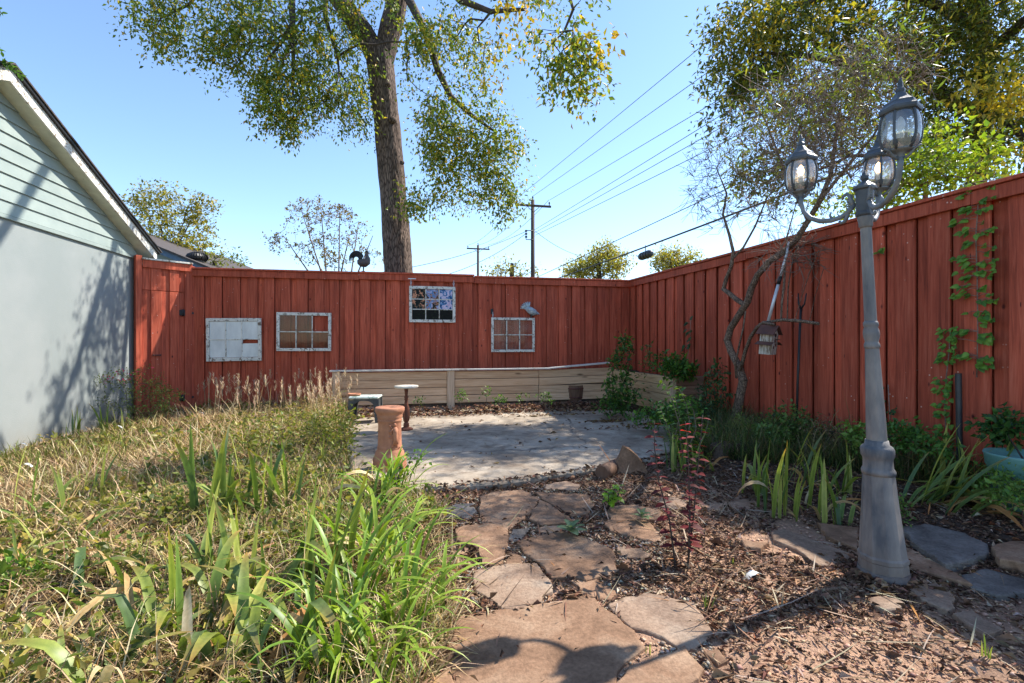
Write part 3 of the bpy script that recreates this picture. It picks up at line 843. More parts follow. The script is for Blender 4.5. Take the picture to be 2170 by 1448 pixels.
# clapboards of the gable
zb = 2.50; k = 0; cl = 0.139
ridge_z = rz(RIDGE)
while zb < ridge_z - 0.03:
    zt = min(zb + cl + 0.012, ridge_z - 0.02)
    def ylim(z): return RIDGE - (ridge_z - z) / 0.43 - 0.01, RIDGE + (ridge_z - z) / 0.43 + 0.01
    a0, b0 = ylim(zb); a1, b1 = ylim(zt)
    a0, b0 = max(a0, SY0), min(b0, SY1); a1, b1 = max(a1, SY0), min(b1, SY1)
    x0, x1 = US + 0.026, US + 0.008
    vs = [(x0, a0, zb), (x0, b0, zb), (x1, b1, zt), (x1, a1, zt), (US + 0.001, a0, zb), (US + 0.001, b0, zb), (US + 0.001, b1, zt), (US + 0.001, a1, zt)]
    MB().add(vs, [(0,1,2,3), (4,7,6,5), (0,4,5,1), (1,5,6,2), (2,6,7,3), (3,7,4,0)]).build('clapboard', M['siding'], shed)
    zb += cl; k += 1
MB().bbox((US + 0.002, SY0, 2.455), (US + 0.03, SY1, 2.497), 0.003).build('drip_board', M['siding'], shed)
OV = 0.19
def rake_mesh(side, d0, d1, x0, x1, ext, name, mat):      # beam that follows the roof slope
    y1 = SY1 if side > 0 else SY0
    yA, yB = RIDGE, y1 + side * ext
    zA, zB = rz(RIDGE), rz(y1) - 0.43 * ext
    vs = []
    for (y, z) in ((yA, zA), (yB, zB)):
        vs += [(x0, y, z + d0), (x1, y, z + d0), (x1, y, z + d1), (x0, y, z + d1)]
    fs = [(0,1,2,3), (7,6,5,4), (0,4,5,1), (1,5,6,2), (2,6,7,3), (3,7,4,0)]
    if side < 0: fs = [f[::-1] for f in fs]
    return MB().add(vs, fs).build(name, mat, shed)
for side in (1, -1):
    rake_mesh(side, -0.004, 0.012, US - 0.02, US + OV - 0.022, 0.20, 'soffit', M['cream_worn'])
    rake_mesh(side, -0.012, 0.115, US + OV - 0.021, US + OV, 0.21, 'rake_board', M['white_worn'])
    rake_mesh(side, 0.117, 0.150, US - 3.7, US + OV + 0.03, 0.26, 'roof_deck', M['black_metal'])
    rake_mesh(side, 0.152, 0.172, US - 3.7, US + OV + 0.045, 0.28, 'roof', M['shingle'])
MB().bbox((US - 3.6, SY1 + 0.002, rz(SY1) - 0.16), (US + OV - 0.03, SY1 + 0.20, rz(SY1) - 0.10), 0.004).build('eave_board', M['white_worn'], shed)
MB().tube([(US + 0.04, SY1 - 0.05, 0), (US + 0.04, SY1 - 0.05, 2.42)], 0.032, 10).build('downspout', M['teal'], shed)
MB().bbox((US + 0.002, SY1 - 0.012, 0), (US + 0.014, SY1, 2.45), 0.002).build('corner_trim', M['white_worn'], shed)

# ---- neighbouring low house with a turbine vent on its roof
house = thing('low_house', 'low house with blue edged shingle roof behind the gate', 'house', (-4.6, 14, 0))
e0 = W(325, 520, 11.0); e1 = W(440, 567, 11.0)
hb = Vector((e0.x, e0.y, 0))
dirn = Vector((e1.x - e0.x, e1.y - e0.y, 0)).normalized(); slope = (e1.z - e0.z) / (Vector((e1.x - e0.x, e1.y - e0.y)).length)
back_n = Vector((-dirn.y, dirn.x, 0))
def hpt(s, t, z): return hb + dirn * s + back_n * t + Vector((0, 0, z))
Ls = 2.1
def zr_(s): return e0.z + slope * s
def hprism(s0, s1, t0, t1, d0, d1, name, mat):
    vs = []
    for s in (s0, s1):
        for (t, d) in ((t0, d0), (t1, d0), (t1, d1), (t0, d1)): vs.append(hpt(s, t, zr_(s) + d))
    MB().add(vs, [(3,2,1,0), (4,5,6,7), (0,1,5,4), (1,2,6,5), (2,3,7,6), (3,0,4,7)]).build(name, mat, house)
hprism(-1.6, Ls, 0, 0.04, -0.14, -0.02, 'rake_board', M['blue_trim'])
hprism(-1.6, Ls, -0.05, 5.5, -0.018, 0.03, 'roof', M['shingle'])
vs = [hpt(-1.6, 0.25, 0), hpt(Ls - .3, 0.25, 0), hpt(Ls - .3, 0.25, zr_(Ls - .3) - .02), hpt(-1.6, 0.25, zr_(-1.6) - .02)]
vs += [v + back_n * 5.0 for v in vs]
MB().add(vs, [(0,1,2,3), (7,6,5,4), (1,5,6,2), (4,0,3,7)]).build('wall', M['siding'], house)
vt = W(418, 556, 11.35)
vent = MB().lathe([(0.11, -0.3), (0.11, 0.0), (0.15, 0.005), (0.15, 0.02), (0.0, 0.021)], (vt.x, vt.y, vt.z), 20).build('turbine_vent', M['grey_metal'], house)
finm = None
for k in range(26):
    a = 2 * math.pi * k / 26
    mb = MB(); pr = [(0.165, 0.02), (0.215, 0.07), (0.225, 0.12), (0.20, 0.175), (0.12, 0.215)]
    vs = []
    for r_, z in pr:
        for da in (-0.02, 0.15): vs.append((vt.x + r_ * math.cos(a + da) * (1.0 if da < 0 else .93), vt.y + r_ * math.sin(a + da) * (1.0 if da < 0 else .93), vt.z + z))
    mb.add(vs, [(2*i, 2*i+1, 2*i+3, 2*i+2) for i in range(len(pr) - 1)]); mb.build('vane', M['black_metal'], vent)
MB().lathe([(0.15, 0.205), (0.10, 0.225), (0.0, 0.235)], (vt.x, vt.y, vt.z), 20).build('vent_cap', M['black_metal'], vent)
MB().lathe([(0.13, 0.0), (0.13, 0.20)], (vt.x, vt.y, vt.z), 16).build('vent_core', M['black_metal'], vent)

# ------------------------------------------------------------------ raised timber planter (L shaped)
PF = 8.55; PX0, PX1 = -1.10, 3.84; PZ0, PZ1 = 0.14, 0.70; PYE = 6.55
planter = thing('raised_planter', 'weathered timber raised bed with pale cap board in the fence corner', 'planter', (1.2, PF + .2, 0.1))
mids = [PX0 + 0.13, 0.84, 2.45, PX1]
hgt_b = (PZ1 - PZ0 - 0.012) / 4
for row in range(4):
    z0 = PZ0 + row * hgt_b
    for a, b_ in ((PX0 + 0.132, 0.765), (0.90, 2.40), (2.408, PX1 - 0.02)):
        j = rf.uniform(-0.006, 0.006); t = rf.uniform(-.003, .003)
        vs = MB().bbox((a, PF + j, z0 + 0.003 + t), (b_, PF + 0.036 + j, z0 + hgt_b - 0.004), 0.004)
        if a > 2.4:      # the last length has bowed upwards
            vs.v = [(x, y, z + 0.035 * ((x - a) / (b_ - a)) ** 2 * (1 if row > 1 else .3)) for x, y, z in vs.v]
        vs.build('plank', M['timber_x'], planter)
for px_ in (PX0, 0.768):
    MB().bbox((px_, PF - 0.03, PZ0 - 0.16), (px_ + 0.128, PF + 0.05, PZ1), 0.005).build('post', M['timber_z'], planter)
MB().bbox((PX0, PF + 0.06, PZ0 - 0.1), (PX0 + 0.035, VB - 0.06, PZ1 - 0.005), 0.004).build('end_board', M['timber_y'], planter)
for (a, b_, l) in ((PX0 - 0.04, 0.83, 0.0), (0.836, 2.62, 0.0), (2.60, PX1 - 0.10, 0.085)):
    mb = MB().bbox((a, PF - 0.06, PZ1 + 0.003), (b_, PF + 0.08, PZ1 + 0.03), 0.004)
    mb.v = [(x, y, z + l * (x - a) / (b_ - a) + (0.006 if l else 0)) for x, y, z in mb.v]
    mb.build('cap_board', M['cap_white'], planter)
for row in range(4):                                      # short arm along the side fence
    z0 = PZ0 + row * hgt_b
    MB().bbox((PX1, PYE, z0 + 0.002), (PX1 + 0.036, PF + 0.03, z0 + hgt_b - 0.004), 0.004).build('plank', M['timber_y'], planter)
    MB().bbox((PX1 + 0.04, PYE + rf.uniform(-.004, .004), z0 + 0.002), (UR - 0.06, PYE + 0.036, z0 + hgt_b - 0.004), 0.004).build('plank', M['timber_dark'], planter)
MB().bbox((PX1 - 0.02, PYE - 0.032, PZ0 - .14), (PX1 + 0.07, PYE - 0.003, PZ1 - 0.01), 0.004).build('post', M['timber_z'], planter)
V_ = []
mb = MB()
mb.box((PX0 + .04, PF + 0.04, 0), (UR - 0.07, VB - 0.06, PZ1 - 0.05)); mb.box((PX1 + 0.04, PYE + 0.04, 0), (UR - 0.07, PF + 0.03, PZ1 - 0.07))
bs = mb.build('potting_soil', M['stone_dark'], planter)

# ------------------------------------------------------------------ three-headed lamp post
def CAMP(X, Y, z): return Vector((X * CY + Y * SY, -X * SY + Y * CY, z))   # camera lateral / forward -> world
LB = CAMP(1.887, 2.515, 0.0); LH = CAMP(1.79, 2.515, 1.9)
lamp = thing('lamp_post', 'grey cast metal garden lamp post with three globe lanterns', 'lamp post', (LB.x, LB.y, 0))
def lean(z): t = z / 1.9; return ((LH.x - LB.x) * t, (LH.y - LB.y) * t)
c0 = (LB.x, LB.y, 0)
LS = 0.80
def slim(pr): return [(r * LS, z) for r, z in pr]
MB().lathe(slim([(0.152, -0.03), (0.152, 0.012), (0.140, 0.024), (0.136, 0.05)]), c0, 24, center=lean).build('base_flange', M['lamp'], lamp)
for k in range(4):
    a = k * math.pi / 2 + 0.5
    MB().lathe([(0.016, 0.012), (0.016, 0.03), (0.010, 0.04), (0, 0.042)], (LB.x + .118 * math.cos(a), LB.y + .118 * math.sin(a), 0), 6).build('anchor_bolt', M['rust'], lamp)
# octagonal tapering foot
MB().lathe(slim([(0.133, 0.05), (0.130, 0.095), (0.134, 0.10), (0.134, 0.118), (0.126, 0.128), (0.112, 0.25), (0.100, 0.36), (0.088, 0.50), (0.086, 0.53)]), c0, 10, smooth=False, center=lean, rot=0.3).build('foot', M['lamp'], lamp)
MB().lathe(slim([(0.090, 0.528), (0.092, 0.545), (0.086, 0.555), (0.081, 0.565), (0.079, 0.60), (0.082, 0.612), (0.089, 0.622), (0.091, 0.655), (0.083, 0.668), (0.066, 0.678), (0.062, 0.70)]), c0, 28, center=lean).build('collar', M['lamp'], lamp)
def fluted(prof, n=40, nf=10, depth=0.05):
    mb = MB(); vs = []; fs = []
    for r, z in prof:
        cx, cy = lean(z)
        for k in range(n):
            a = 2 * math.pi * k / n
            rr = r * LS * (1 - depth * (0.5 + 0.5 * math.cos(nf * a)) ** 3)
            vs.append((LB.x + cx + rr * math.cos(a), LB.y + cy + rr * math.sin(a), z))
    for i in range(len(prof) - 1):
        for k in range(n): fs.append((i*n+k, i*n+(k+1)%n, (i+1)*n+(k+1)%n, (i+1)*n+k))
    return mb.add(vs, fs, 0, True)
fluted([(0.056, 0.69), (0.053, 0.80), (0.045, 1.0), (0.038, 1.17)]).build('lower_shaft', M['lamp'], lamp)
MB().lathe(slim([(0.039, 1.165), (0.043, 1.172), (0.043, 1.186), (0.038, 1.194), (0.036, 1.20), (0.043, 1.222), (0.045, 1.24), (0.043, 1.256), (0.036, 1.272), (0.041, 1.28), (0.041, 1.294), (0.034, 1.304)]), c0, 24, center=lean).build('ring', M['lamp'], lamp)
fluted([(0.034, 1.295), (0.032, 1.5), (0.030, 1.79)]).build('upper_shaft', M['lamp'], lamp)
MB().lathe(slim([(0.030, 1.775), (0.038, 1.785), (0.038, 1.80), (0.044, 1.825), (0.044, 1.835)]), c0, 20, center=lean).build('neck', M['lamp'], lamp)
HX, HY = LB.x + lean(1.9)[0], LB.y + lean(1.9)[1]
hub = MB().lathe(slim([(0.046, 1.835), (0.052, 1.842), (0.052, 1.85), (0.047, 1.86), (0.052, 1.965), (0.066, 1.972), (0.066, 1.982), (0.052, 1.992), (0.03, 2.005), (0.016, 2.015), (0.022, 2.025), (0.022, 2.04), (0.012, 2.055), (0, 2.072)]), (HX, HY, 0), 8, smooth=False, rot=0.2).build('hub', M['lamp_dark'], lamp)
GZ = 2.125; GS = 0.79
def gs(pr): return [(r * GS, z * .95) for r, z in pr]
heads = [(CAMP(1.79 - .085, 2.515 - .34, 0), False), (CAMP(1.79 - .175, 2.515 + .255, 0), True), (CAMP(1.79 + .225, 2.515 + .21, 0), True)]
def arc(c, r, a0, a1, e1, n=8):
    return [Vector(c) + e1 * (r * math.cos(a0 + (a1 - a0) * i / n)) + Vector((0, 0, r * math.sin(a0 + (a1 - a0) * i / n))) for i in range(n + 1)]
for hp, lit in heads:
    e1 = Vector((hp.x - HX, hp.y - HY, 0)); L = e1.length; e1.normalize()
    def A(s, z): return Vector((HX, HY, 0)) + e1 * s + Vector((0, 0, z))
    arm = MB()
    arm.tube([A(0.045, 1.905), A(0.075, 1.872), A(0.11, 1.852), A(L * .5, 1.845), A(L * .68, 1.853), A(L * .84, 1.88), A(L * .95, 1.92), A(L, 1.975), A(L, 2.01)], [0.012, 0.013, 0.013, 0.013, 0.013, 0.013, 0.012, 0.012, 0.015], 8)
    ao = arm.build('arm', M['lamp_arm'], lamp)
    sc = MB()
    sc.tube([A(0.05, 1.90), A(0.062, 1.93), A(0.066, 1.955), A(0.082, 1.968), A(0.098, 1.96), A(0.101, 1.945)], [0.012, 0.012, 0.011, 0.010, 0.009, 0.006], 8)
    for q in range(5): sc.tube([A(0.056 + .002 * q, 1.892 + q * .012), A(0.082, 1.890 + q * .012)], [0.006, 0.004], 5)
    sc.build('scroll', M['lamp_arm'], ao)
    MB().tube([A(0.075, 1.872), A(0.082, 1.845), A(0.092, 1.826), A(0.108, 1.822), A(0.116, 1.834)], [0.010, 0.010, 0.009, 0.008, 0.006], 8).build('scroll', M['lamp_arm'], ao)
    MB().tube([A(L * .48, 1.848), A(L * .52, 1.872), A(L * .50, 1.892)], [0.008, 0.006, 0.003], 6).build('scroll', M['lamp_arm'], ao)
    hc = (hp.x, hp.y, GZ)
    # lantern: cage of ribs and rings
    R0 = 0.094
    prof = [(r * GS, z) for r, z in [(0.060, -0.088), (0.078, -0.070), (0.090, -0.040), (0.094, -0.005), (0.091, 0.035), (0.082, 0.066), (0.074, 0.080)]]
    cage = MB()
    ph = math.atan2(e1.y, e1.x) + 0.35
    cage.lathe(gs([(0.082, -0.076), (0.086, -0.070), (0.090, -0.056), (0.085, -0.052)]), hc, 6, smooth=False, rot=ph)
    for k in range(6):
        a = ph + k * math.pi / 3
        cage.tube([(hp.x + (r + .003) * math.cos(a), hp.y + (r + .003) * math.sin(a), GZ + z) for r, z in prof], 0.0055, 6)
    lan = cage.build('lantern', M['lamp_dark'], lamp)
    MB().lathe(gs([(0.078, 0.074), (0.098, 0.080), (0.102, 0.088), (0.102, 0.100), (0.094, 0.106), (0.082, 0.118), (0.078, 0.128), (0.066, 0.134), (0.044, 0.150), (0.030, 0.168), (0.022, 0.176), (0.025, 0.184), (0.024, 0.192), (0.015, 0.200), (0.012, 0.216), (0.013, 0.222), (0.009, 0.230), (0.007, 0.238), (0, 0.246)]), hc, 6, smooth=False, rot=ph).build('cap', M['lamp_dark'], lan)
    for k in range(6):
        a0 = ph + k * math.pi / 3 + 0.05; a1 = ph + (k + 1) * math.pi / 3 - 0.05
        vs = []; n = 6
        for r, z in prof:
            for q in range(n + 1):
                a = a0 + (a1 - a0) * q / n
                vs.append((hp.x + r * math.cos(a), hp.y + r * math.sin(a), GZ + z))
        fs = [(i*(n+1)+q, i*(n+1)+q+1, (i+1)*(n+1)+q+1, (i+1)*(n+1)+q) for i in range(len(prof)-1) for q in range(n)]
        MB().add(vs, fs, 0, True).build('pane', M['lamp_glass'], lan)
    cup = MB().lathe(gs([(0.015, -0.125), (0.022, -0.12), (0.018, -0.110), (0.040, -0.100), (0.062, -0.096), (0.066, -0.090), (0.058, -0.086)]), hc, 12)
    for k in range(3):
        a = ph + k * 2 * math.pi / 3 + .5
        d = Vector((math.cos(a), math.sin(a), 0)); c = Vector(hc)
        cup.tube([c + d * .016 + Vector((0, 0, -.125)), c + d * .035 + Vector((0, 0, -.112)), c + d * .052 + Vector((0, 0, -.09)), c + d * .075 + Vector((0, 0, -.082))], [0.007, .006, .005, .004], 6)
    cup.build('cup', M['lamp_arm'], lan)
    MB().lathe(gs([(0.016, -0.09), (0.016, -0.012), (0.012, -0.008), (0.012, 0.0)]), hc, 12).build('candle_sleeve', M['candle'], lan)
    MB().lathe(gs([(0.010, 0.0), (0.021, 0.018), (0.0225, 0.028), (0.018, 0.046), (0.009, 0.060), (0.0, 0.068)]), hc, 14).build('bulb', M['bulb'] if lit else M['bulb_off'], lan)

# ------------------------------------------------------------------ old window sashes on the back fence
def sash(name_label, px0, py0, px1, py1, cols, rows, panemat, frame=0.045, bot=None, off=0.085, th=0.034, paint='white_worn', roll=0.0, mw=0.016, missing=(), group=None):
    a = B(px0, py0, off); b_ = B(px1, py1, off)
    x0, x1 = a.x, b_.x
    zt = (a.z + B(px1, py0, off).z) / 2 if False else a.z; zb = b_.z
    w = x1 - x0; h = zt - zb; bot = bot or frame
    root = thing('window_sash', name_label, 'window', (x0 + w / 2, VB - off, zb))
    Mx = Matrix.Translation((x0 + w / 2, VB - off, zb + h / 2)) @ Matrix.Rotation(roll, 4, 'Y') @ Matrix.Translation((-w / 2, 0, -h / 2))
    y0, y1 = -th / 2, th / 2
    MB().bbox((0, y0, 0), (frame, y1, h), 0.003, 0, Mx).build('stile', M[paint], root)
    MB().bbox((w - frame, y0, 0), (w, y1, h), 0.003, 0, Mx).build('stile', M[paint], root)
    MB().bbox((frame + .0005, y0 + .001, 0), (w - frame - .0005, y1 - .001, bot), 0.003, 0, Mx).build('rail', M[paint], root)
    MB().bbox((frame + .0005, y0 + .001, h - frame), (w - frame - .0005, y1 - .001, h), 0.003, 0, Mx).build('rail', M[paint], root)
    gx = (w - 2 * frame) / cols; gz = (h - frame - bot) / rows
    for c in range(1, cols):
        MB().bbox((frame + c * gx - mw / 2, y0 + .004, bot + .0005), (frame + c * gx + mw / 2, y1 - .006, h - frame - .0005), 0.002, 0, Mx).build('muntin', M[paint], root)
    for r in range(1, rows):
        for c in range(cols):
            MB().bbox((frame + c * gx + (mw / 2 if c else 0) + .0005, y0 + .005, bot + r * gz - mw / 2), (frame + (c + 1) * gx - (mw / 2 if c < cols - 1 else 0) - .0005, y1 - .007, bot + r * gz + mw / 2), 0.002, 0, Mx).build('muntin', M[paint], root)
    for r in range(rows):
        for c in range(cols):
            if (c, r) in missing: continue
            m = panemat(c, r); top_ = 0.0
            if isinstance(m, tuple): m, top_ = m
            MB().box((frame + c * gx + .004, -0.002, bot + r * gz + .004), (frame + (c + 1) * gx - .004, 0.002, bot + (r + 1) * gz - .004 - top_ * gz), 0, Mx).build('pane', M[m], root)
    return root, Mx, w, h
sash('old six pane sash with hazy white glass and one slipped pane', 437, 674, 554, 765, 3, 2, lambda c, r: ('glass_haze', 0.22) if (c, r) == (2, 0) else 'glass_haze', 0.05, 0.06, roll=-0.012)
sash('old six pane white sash with brownish glass and an empty upper pane', 586, 662, 702, 744, 3, 2, lambda c, r: 'glass_brown', 0.05, roll=0.004, missing=((2, 1),))
def pic(c, r):  # pane colour imitating what the glass reflects, dark in the bottom row
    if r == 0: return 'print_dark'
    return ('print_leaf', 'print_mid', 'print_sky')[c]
s3, M3, w3, h3 = sash('nine pane white sash with painted leafy reflections hung on chains', 867, 606, 965, 684, 3, 3, pic, 0.05, roll=0.0)
s4, M4, w4, h4 = sash('bare clear glass six pane sash with a grey hen on top', 1041, 673, 1133, 746, 3, 2, lambda c, r: 'glass_clear', 0.045, paint='white_worn', roll=0.0)
def chain(parent, p0, p1, n):
    for k in range(n):
        a = Vector(p0).lerp(Vector(p1), k / n); b_ = Vector(p0).lerp(Vector(p1), (k + 1) / n)
        c = (a + b_) / 2; rr = (b_ - a).length * 0.62
        ax = Vector((1, 0, 0)) if k % 2 else Vector((0, 1, 0))
        pts = [c + ax * (rr * .45 * math.cos(t)) + Vector((0, 0, rr * math.sin(t))) for t in np.linspace(0, 2 * math.pi, 11)]
        MB().tube(pts, 0.0045, 5, cap=False).build('chain_link', M['alu'], parent)
for fx in (0.03, w3 - 0.03):
    p = M3 @ Vector((fx, 0, h3)); chain(s3, p, p + Vector((0, 0, 0.115)), 3)
for fx in (0.03,):
    p = M4 @ Vector((fx, 0, h4)); chain(s4, p, p + Vector((0, 0, 0.10)), 3)
pz = M3 @ Vector((0.05, 0, h3 + .118))
MB().bbox((pz.x - .07, pz.y - .01, pz.z), (pz.x + .07, pz.y + .02, pz.z + .018), .003).build('hanger_plate', M['alu'], s3)
pz = M4 @ Vector((0.03, 0.012, h4 + .06))
MB().bbox((pz.x - .035, pz.y, pz.z), (pz.x + .012, pz.y + .02, pz.z + .10), .003).build('hanger_plate', M['black_metal'], s4)

# ------------------------------------------------------------------ metal rooster behind the fence and grey hen on the sash
def rooster():
    c = B(768, 572, -0.12)
    r = thing('rooster_figure', 'dark metal rooster with arched tail standing above the back fence', 'figurine', c)
    u = Vector((1, 0, 0)); z = Vector((0, 0, 1)); y = Vector((0, 1, 0))
    P = lambda a, b_, d=0.0: c + u * a * .74 + z * b_ * .74 + y * d * .74
    ys_s = (random.Random(3))
    body = MB()
    body.tube([P(-.10, .235), P(-.07, .20), P(-.015, .165), P(.05, .165), P(.10, .20), P(.118, .26), P(.108, .32), P(.104, .37), P(.108, .41), P(.118, .43)], [.03, .075, .10, .105, .095, .068, .046, .036, .034, .014], 12, flat=0.75)
    body.build('body', M['rust2'], r)
    MB().tube([P(.12, .405), P(.142, .40), P(.165, .392)], [.016, .011, .002], 6).build('beak', M['dark_plastic'], r)
    for k in range(3): MB().tube([P(.085 + .022 * k, .42), P(.078 + .026 * k, .462)], [.015, .005], 6).build('comb', M['black_metal'], r)
    for k in range(10):
        q = 0.055 + 0.0125 * k; dy = 0.010 * ((k * 3) % 5 - 2)
        pts = [P(-.05, .19, 0)]
        for t in np.linspace(0, 1, 9):
            a = math.radians(25 + (150 + 4 * k) * t)
            pts.append(P(-.135 + q * 1.0 * math.cos(a), .255 + q * 1.12 * math.sin(a), dy * t))
        MB().tube(pts, [.018] + [.020] * 5 + [.017, .014, .009, .003], 6, flat=0.5).build('tail_feather', M['black_metal'], r)
    for s in (-1, 1):
        MB().tube([P(.02, .12, .03 * s), P(.025, .06, .03 * s), P(.02, -.03, .03 * s)], [.03, .011, .009], 7).build('leg', M['black_metal'], r)
        MB().tube([P(.075, .20, .058 * s), P(.02, .19, .082 * s), P(-.06, .18, .06 * s)], [.03, .045, .008], 8, flat=0.5).build('wing', M['rust2'], r)
    MB().bbox(tuple(P(-.02, -.42, -.02)), tuple(P(.06, -.03, .06)), .003).build('mount', M['fence'], r)
M['rust2'] = m_simple('aged_bronze', S(96, 78, 66), S(58, 66, 74), 22, 0.6, 0.3)
rooster()
def hen():
    c = M4 @ Vector((w4 - 0.05, -0.005, h4 + 0.002))
    r = thing('hen_figure', 'small grey painted metal hen perched on the clear glass sash', 'figurine', c)
    u = Vector((1, 0, 0)); z = Vector((0, 0, 1)); y = Vector((0, 1, 0))
    P = lambda a, b_, d=0.0: c + u * (a * 1.15 - .02) + z * (b_ * 1.1) + y * (d * 1.2)
    MB().tube([P(-.09, .17), P(-.05, .15), P(.0, .115), P(.05, .09), P(.085, .075), P(.10, .065)], [.04, .075, .092, .082, .05, .02], 12, flat=0.75).build('body', M['hen_grey'], r)
    for k in range(7):
        a = math.radians(75 + 17 * k)
        MB().tube([P(-.05, .14, 0), P(-.055 + .07 * math.cos(a), .16 + .07 * math.sin(a), .006 * (k - 3)), P(-.055 + .12 * math.cos(a), .155 + .115 * math.sin(a), .006 * (k - 3))], [.034, .034, .016], 7, flat=0.5).build('tail_feather', M['hen_grey'], r)
    for s in (-1, 1):
        MB().tube([P(.045, .12, .045 * s), P(.0, .12, .058 * s), P(-.06, .145, .04 * s)], [.02, .034, .006], 8, flat=0.5).build('wing', M['hen_grey'], r)
        MB().tube([P(.0, .06, .022 * s), P(.0, .0, .022 * s)], [.014, .007], 6).build('leg', M['dark_plastic'], r)
    MB().ball(P(.105, .075), (.026, .02, .024), 10, 7).tube([P(.125, .07), P(.15, .06)], [.01, .002], 5).build('head', M['hen_grey'], r)
M['hen_grey'] = m_simple('pale_grey_enamel', S(196, 204, 208), S(128, 146, 156), 26, 0.5, 0.3)
hen()

# ------------------------------------------------------------------ things on the patio
def pedestal():
    c = G(826, 992, PATIO_Z); c.z = PATIO_Z
    r = thing('plant_pedestal', 'carved terracotta column pedestal standing empty on the patio', 'pedestal', c)
    prof = [(0.150, 0.0), (0.152, 0.045), (0.146, 0.06), (0.150, 0.075), (0.147, 0.095), (0.136, 0.115), (0.130, 0.125), (0.126, 0.15), (0.112, 0.175), (0.108, 0.185), (0.112, 0.195), (0.108, 0.205), (0.106, 0.25), (0.104, 0.33), (0.103, 0.40), (0.106, 0.43), (0.112, 0.437), (0.106, 0.445), (0.108, 0.46), (0.116, 0.475), (0.112, 0.482), (0.120, 0.50), (0.128, 0.515), (0.132, 0.525), (0.132, 0.548), (0.124, 0.556), (0.02, 0.552), (0.018, 0.53), (0, 0.53)]
    n = 56; vs = []; fs = []
    for r_, z in prof:
        for k in range(n):
            a = 2 * math.pi * k / n; rr = r_
            if 0.20 < z < 0.43: rr *= 1 - 0.022 * (0.5 + 0.5 * math.cos(14 * a)) ** 2
            if 0.06 < z < 0.16: rr *= 1 + 0.012 * math.cos(22 * a)
            if 0.485 < z < 0.52: rr *= 1 + 0.010 * math.cos(26 * a)
            vs.append((c.x + rr * math.cos(a), c.y + rr * math.sin(a), c.z + z))
    for i in range(len(prof) - 1):
        for k in range(n): fs.append((i*n+k, i*n+(k+1)%n, (i+1)*n+(k+1)%n, (i+1)*n+k))
    MB().add(vs, fs, 0, True).build('column', M['terracotta'], r)
    # relief figure on the side of the shaft, turned to the camera's right
    a0 = math.atan2(-c.y, -c.x) + 0.42
    d = Vector((math.cos(a0), math.sin(a0), 0)); t = Vector((-d.y, d.x, 0))
    Q = lambda s, z, k=0.100: c + d * k + t * s + Vector((0, 0, z))
    f = MB()
    f.ball(Q(.0, .405, .104), (.016, .016, .019), 10, 7)
    f.tube([Q(0, .385, .104), Q(.004, .34, .108), Q(.006, .29, .108), Q(.004, .235, .104)], [.018, .026, .022, .03], 9)
    f.tube([Q(-.012, .375, .105), Q(-.034, .35, .102), Q(-.04, .325, .098)], [.010, .009, .007], 7)
    f.tube([Q(.016, .375, .104), Q(.036, .345, .099), Q(.028, .31, .103)], [.010, .009, .007], 7)
    f.tube([Q(-.012, .26, .104), Q(-.018, .225, .103), Q(-.02, .205, .103)], [.014, .010, .009], 7)
    f.tube([Q(.014, .26, .104), Q(.018, .225, .103), Q(.022, .205, .103)], [.014, .010, .009], 7)
    for k in range(7): f.ball(Q(-.045 + .012 * (k % 3), .40 - .017 * k, .099), .010, 8, 6)
    for k in range(8): f.ball(Q(-.045 + .013 * k, .196 + .004 * (k % 2), .101), .008, 7, 5)
    f.build('relief_figure', M['terracotta'], r)
pedestal()
def table():
    c = G(861, 911, PATIO_Z); c.z = PATIO_Z
    r = thing('pedestal_table', 'small round table with turned brown stem beside the planter', 'table', c)
    MB().lathe([(0.148, 0.548), (0.155, 0.555), (0.157, 0.566), (0.152, 0.575), (0, 0.577)], c, 36).build('table_top', M['table_top'], r)
    MB().lathe([(0.024, 0.10), (0.038, 0.12), (0.045, 0.16), (0.046, 0.20), (0.040, 0.26), (0.030, 0.31), (0.022, 0.35), (0.020, 0.385), (0.026, 0.392), (0.028, 0.402), (0.019, 0.41), (0.027, 0.42), (0.028, 0.43), (0.018, 0.44), (0.021, 0.48), (0.026, 0.53), (0.03, 0.547)], c, 20).build('stem', M['brown_wood'], r)
    MB().lathe([(0.085, 0.0), (0.088, 0.014), (0.075, 0.024), (0.045, 0.034), (0.034, 0.045), (0.042, 0.055), (0.034, 0.066), (0.040, 0.078), (0.028, 0.092), (0.024, 0.102)], c, 24).build('base', M['brown_wood'], r)
table()
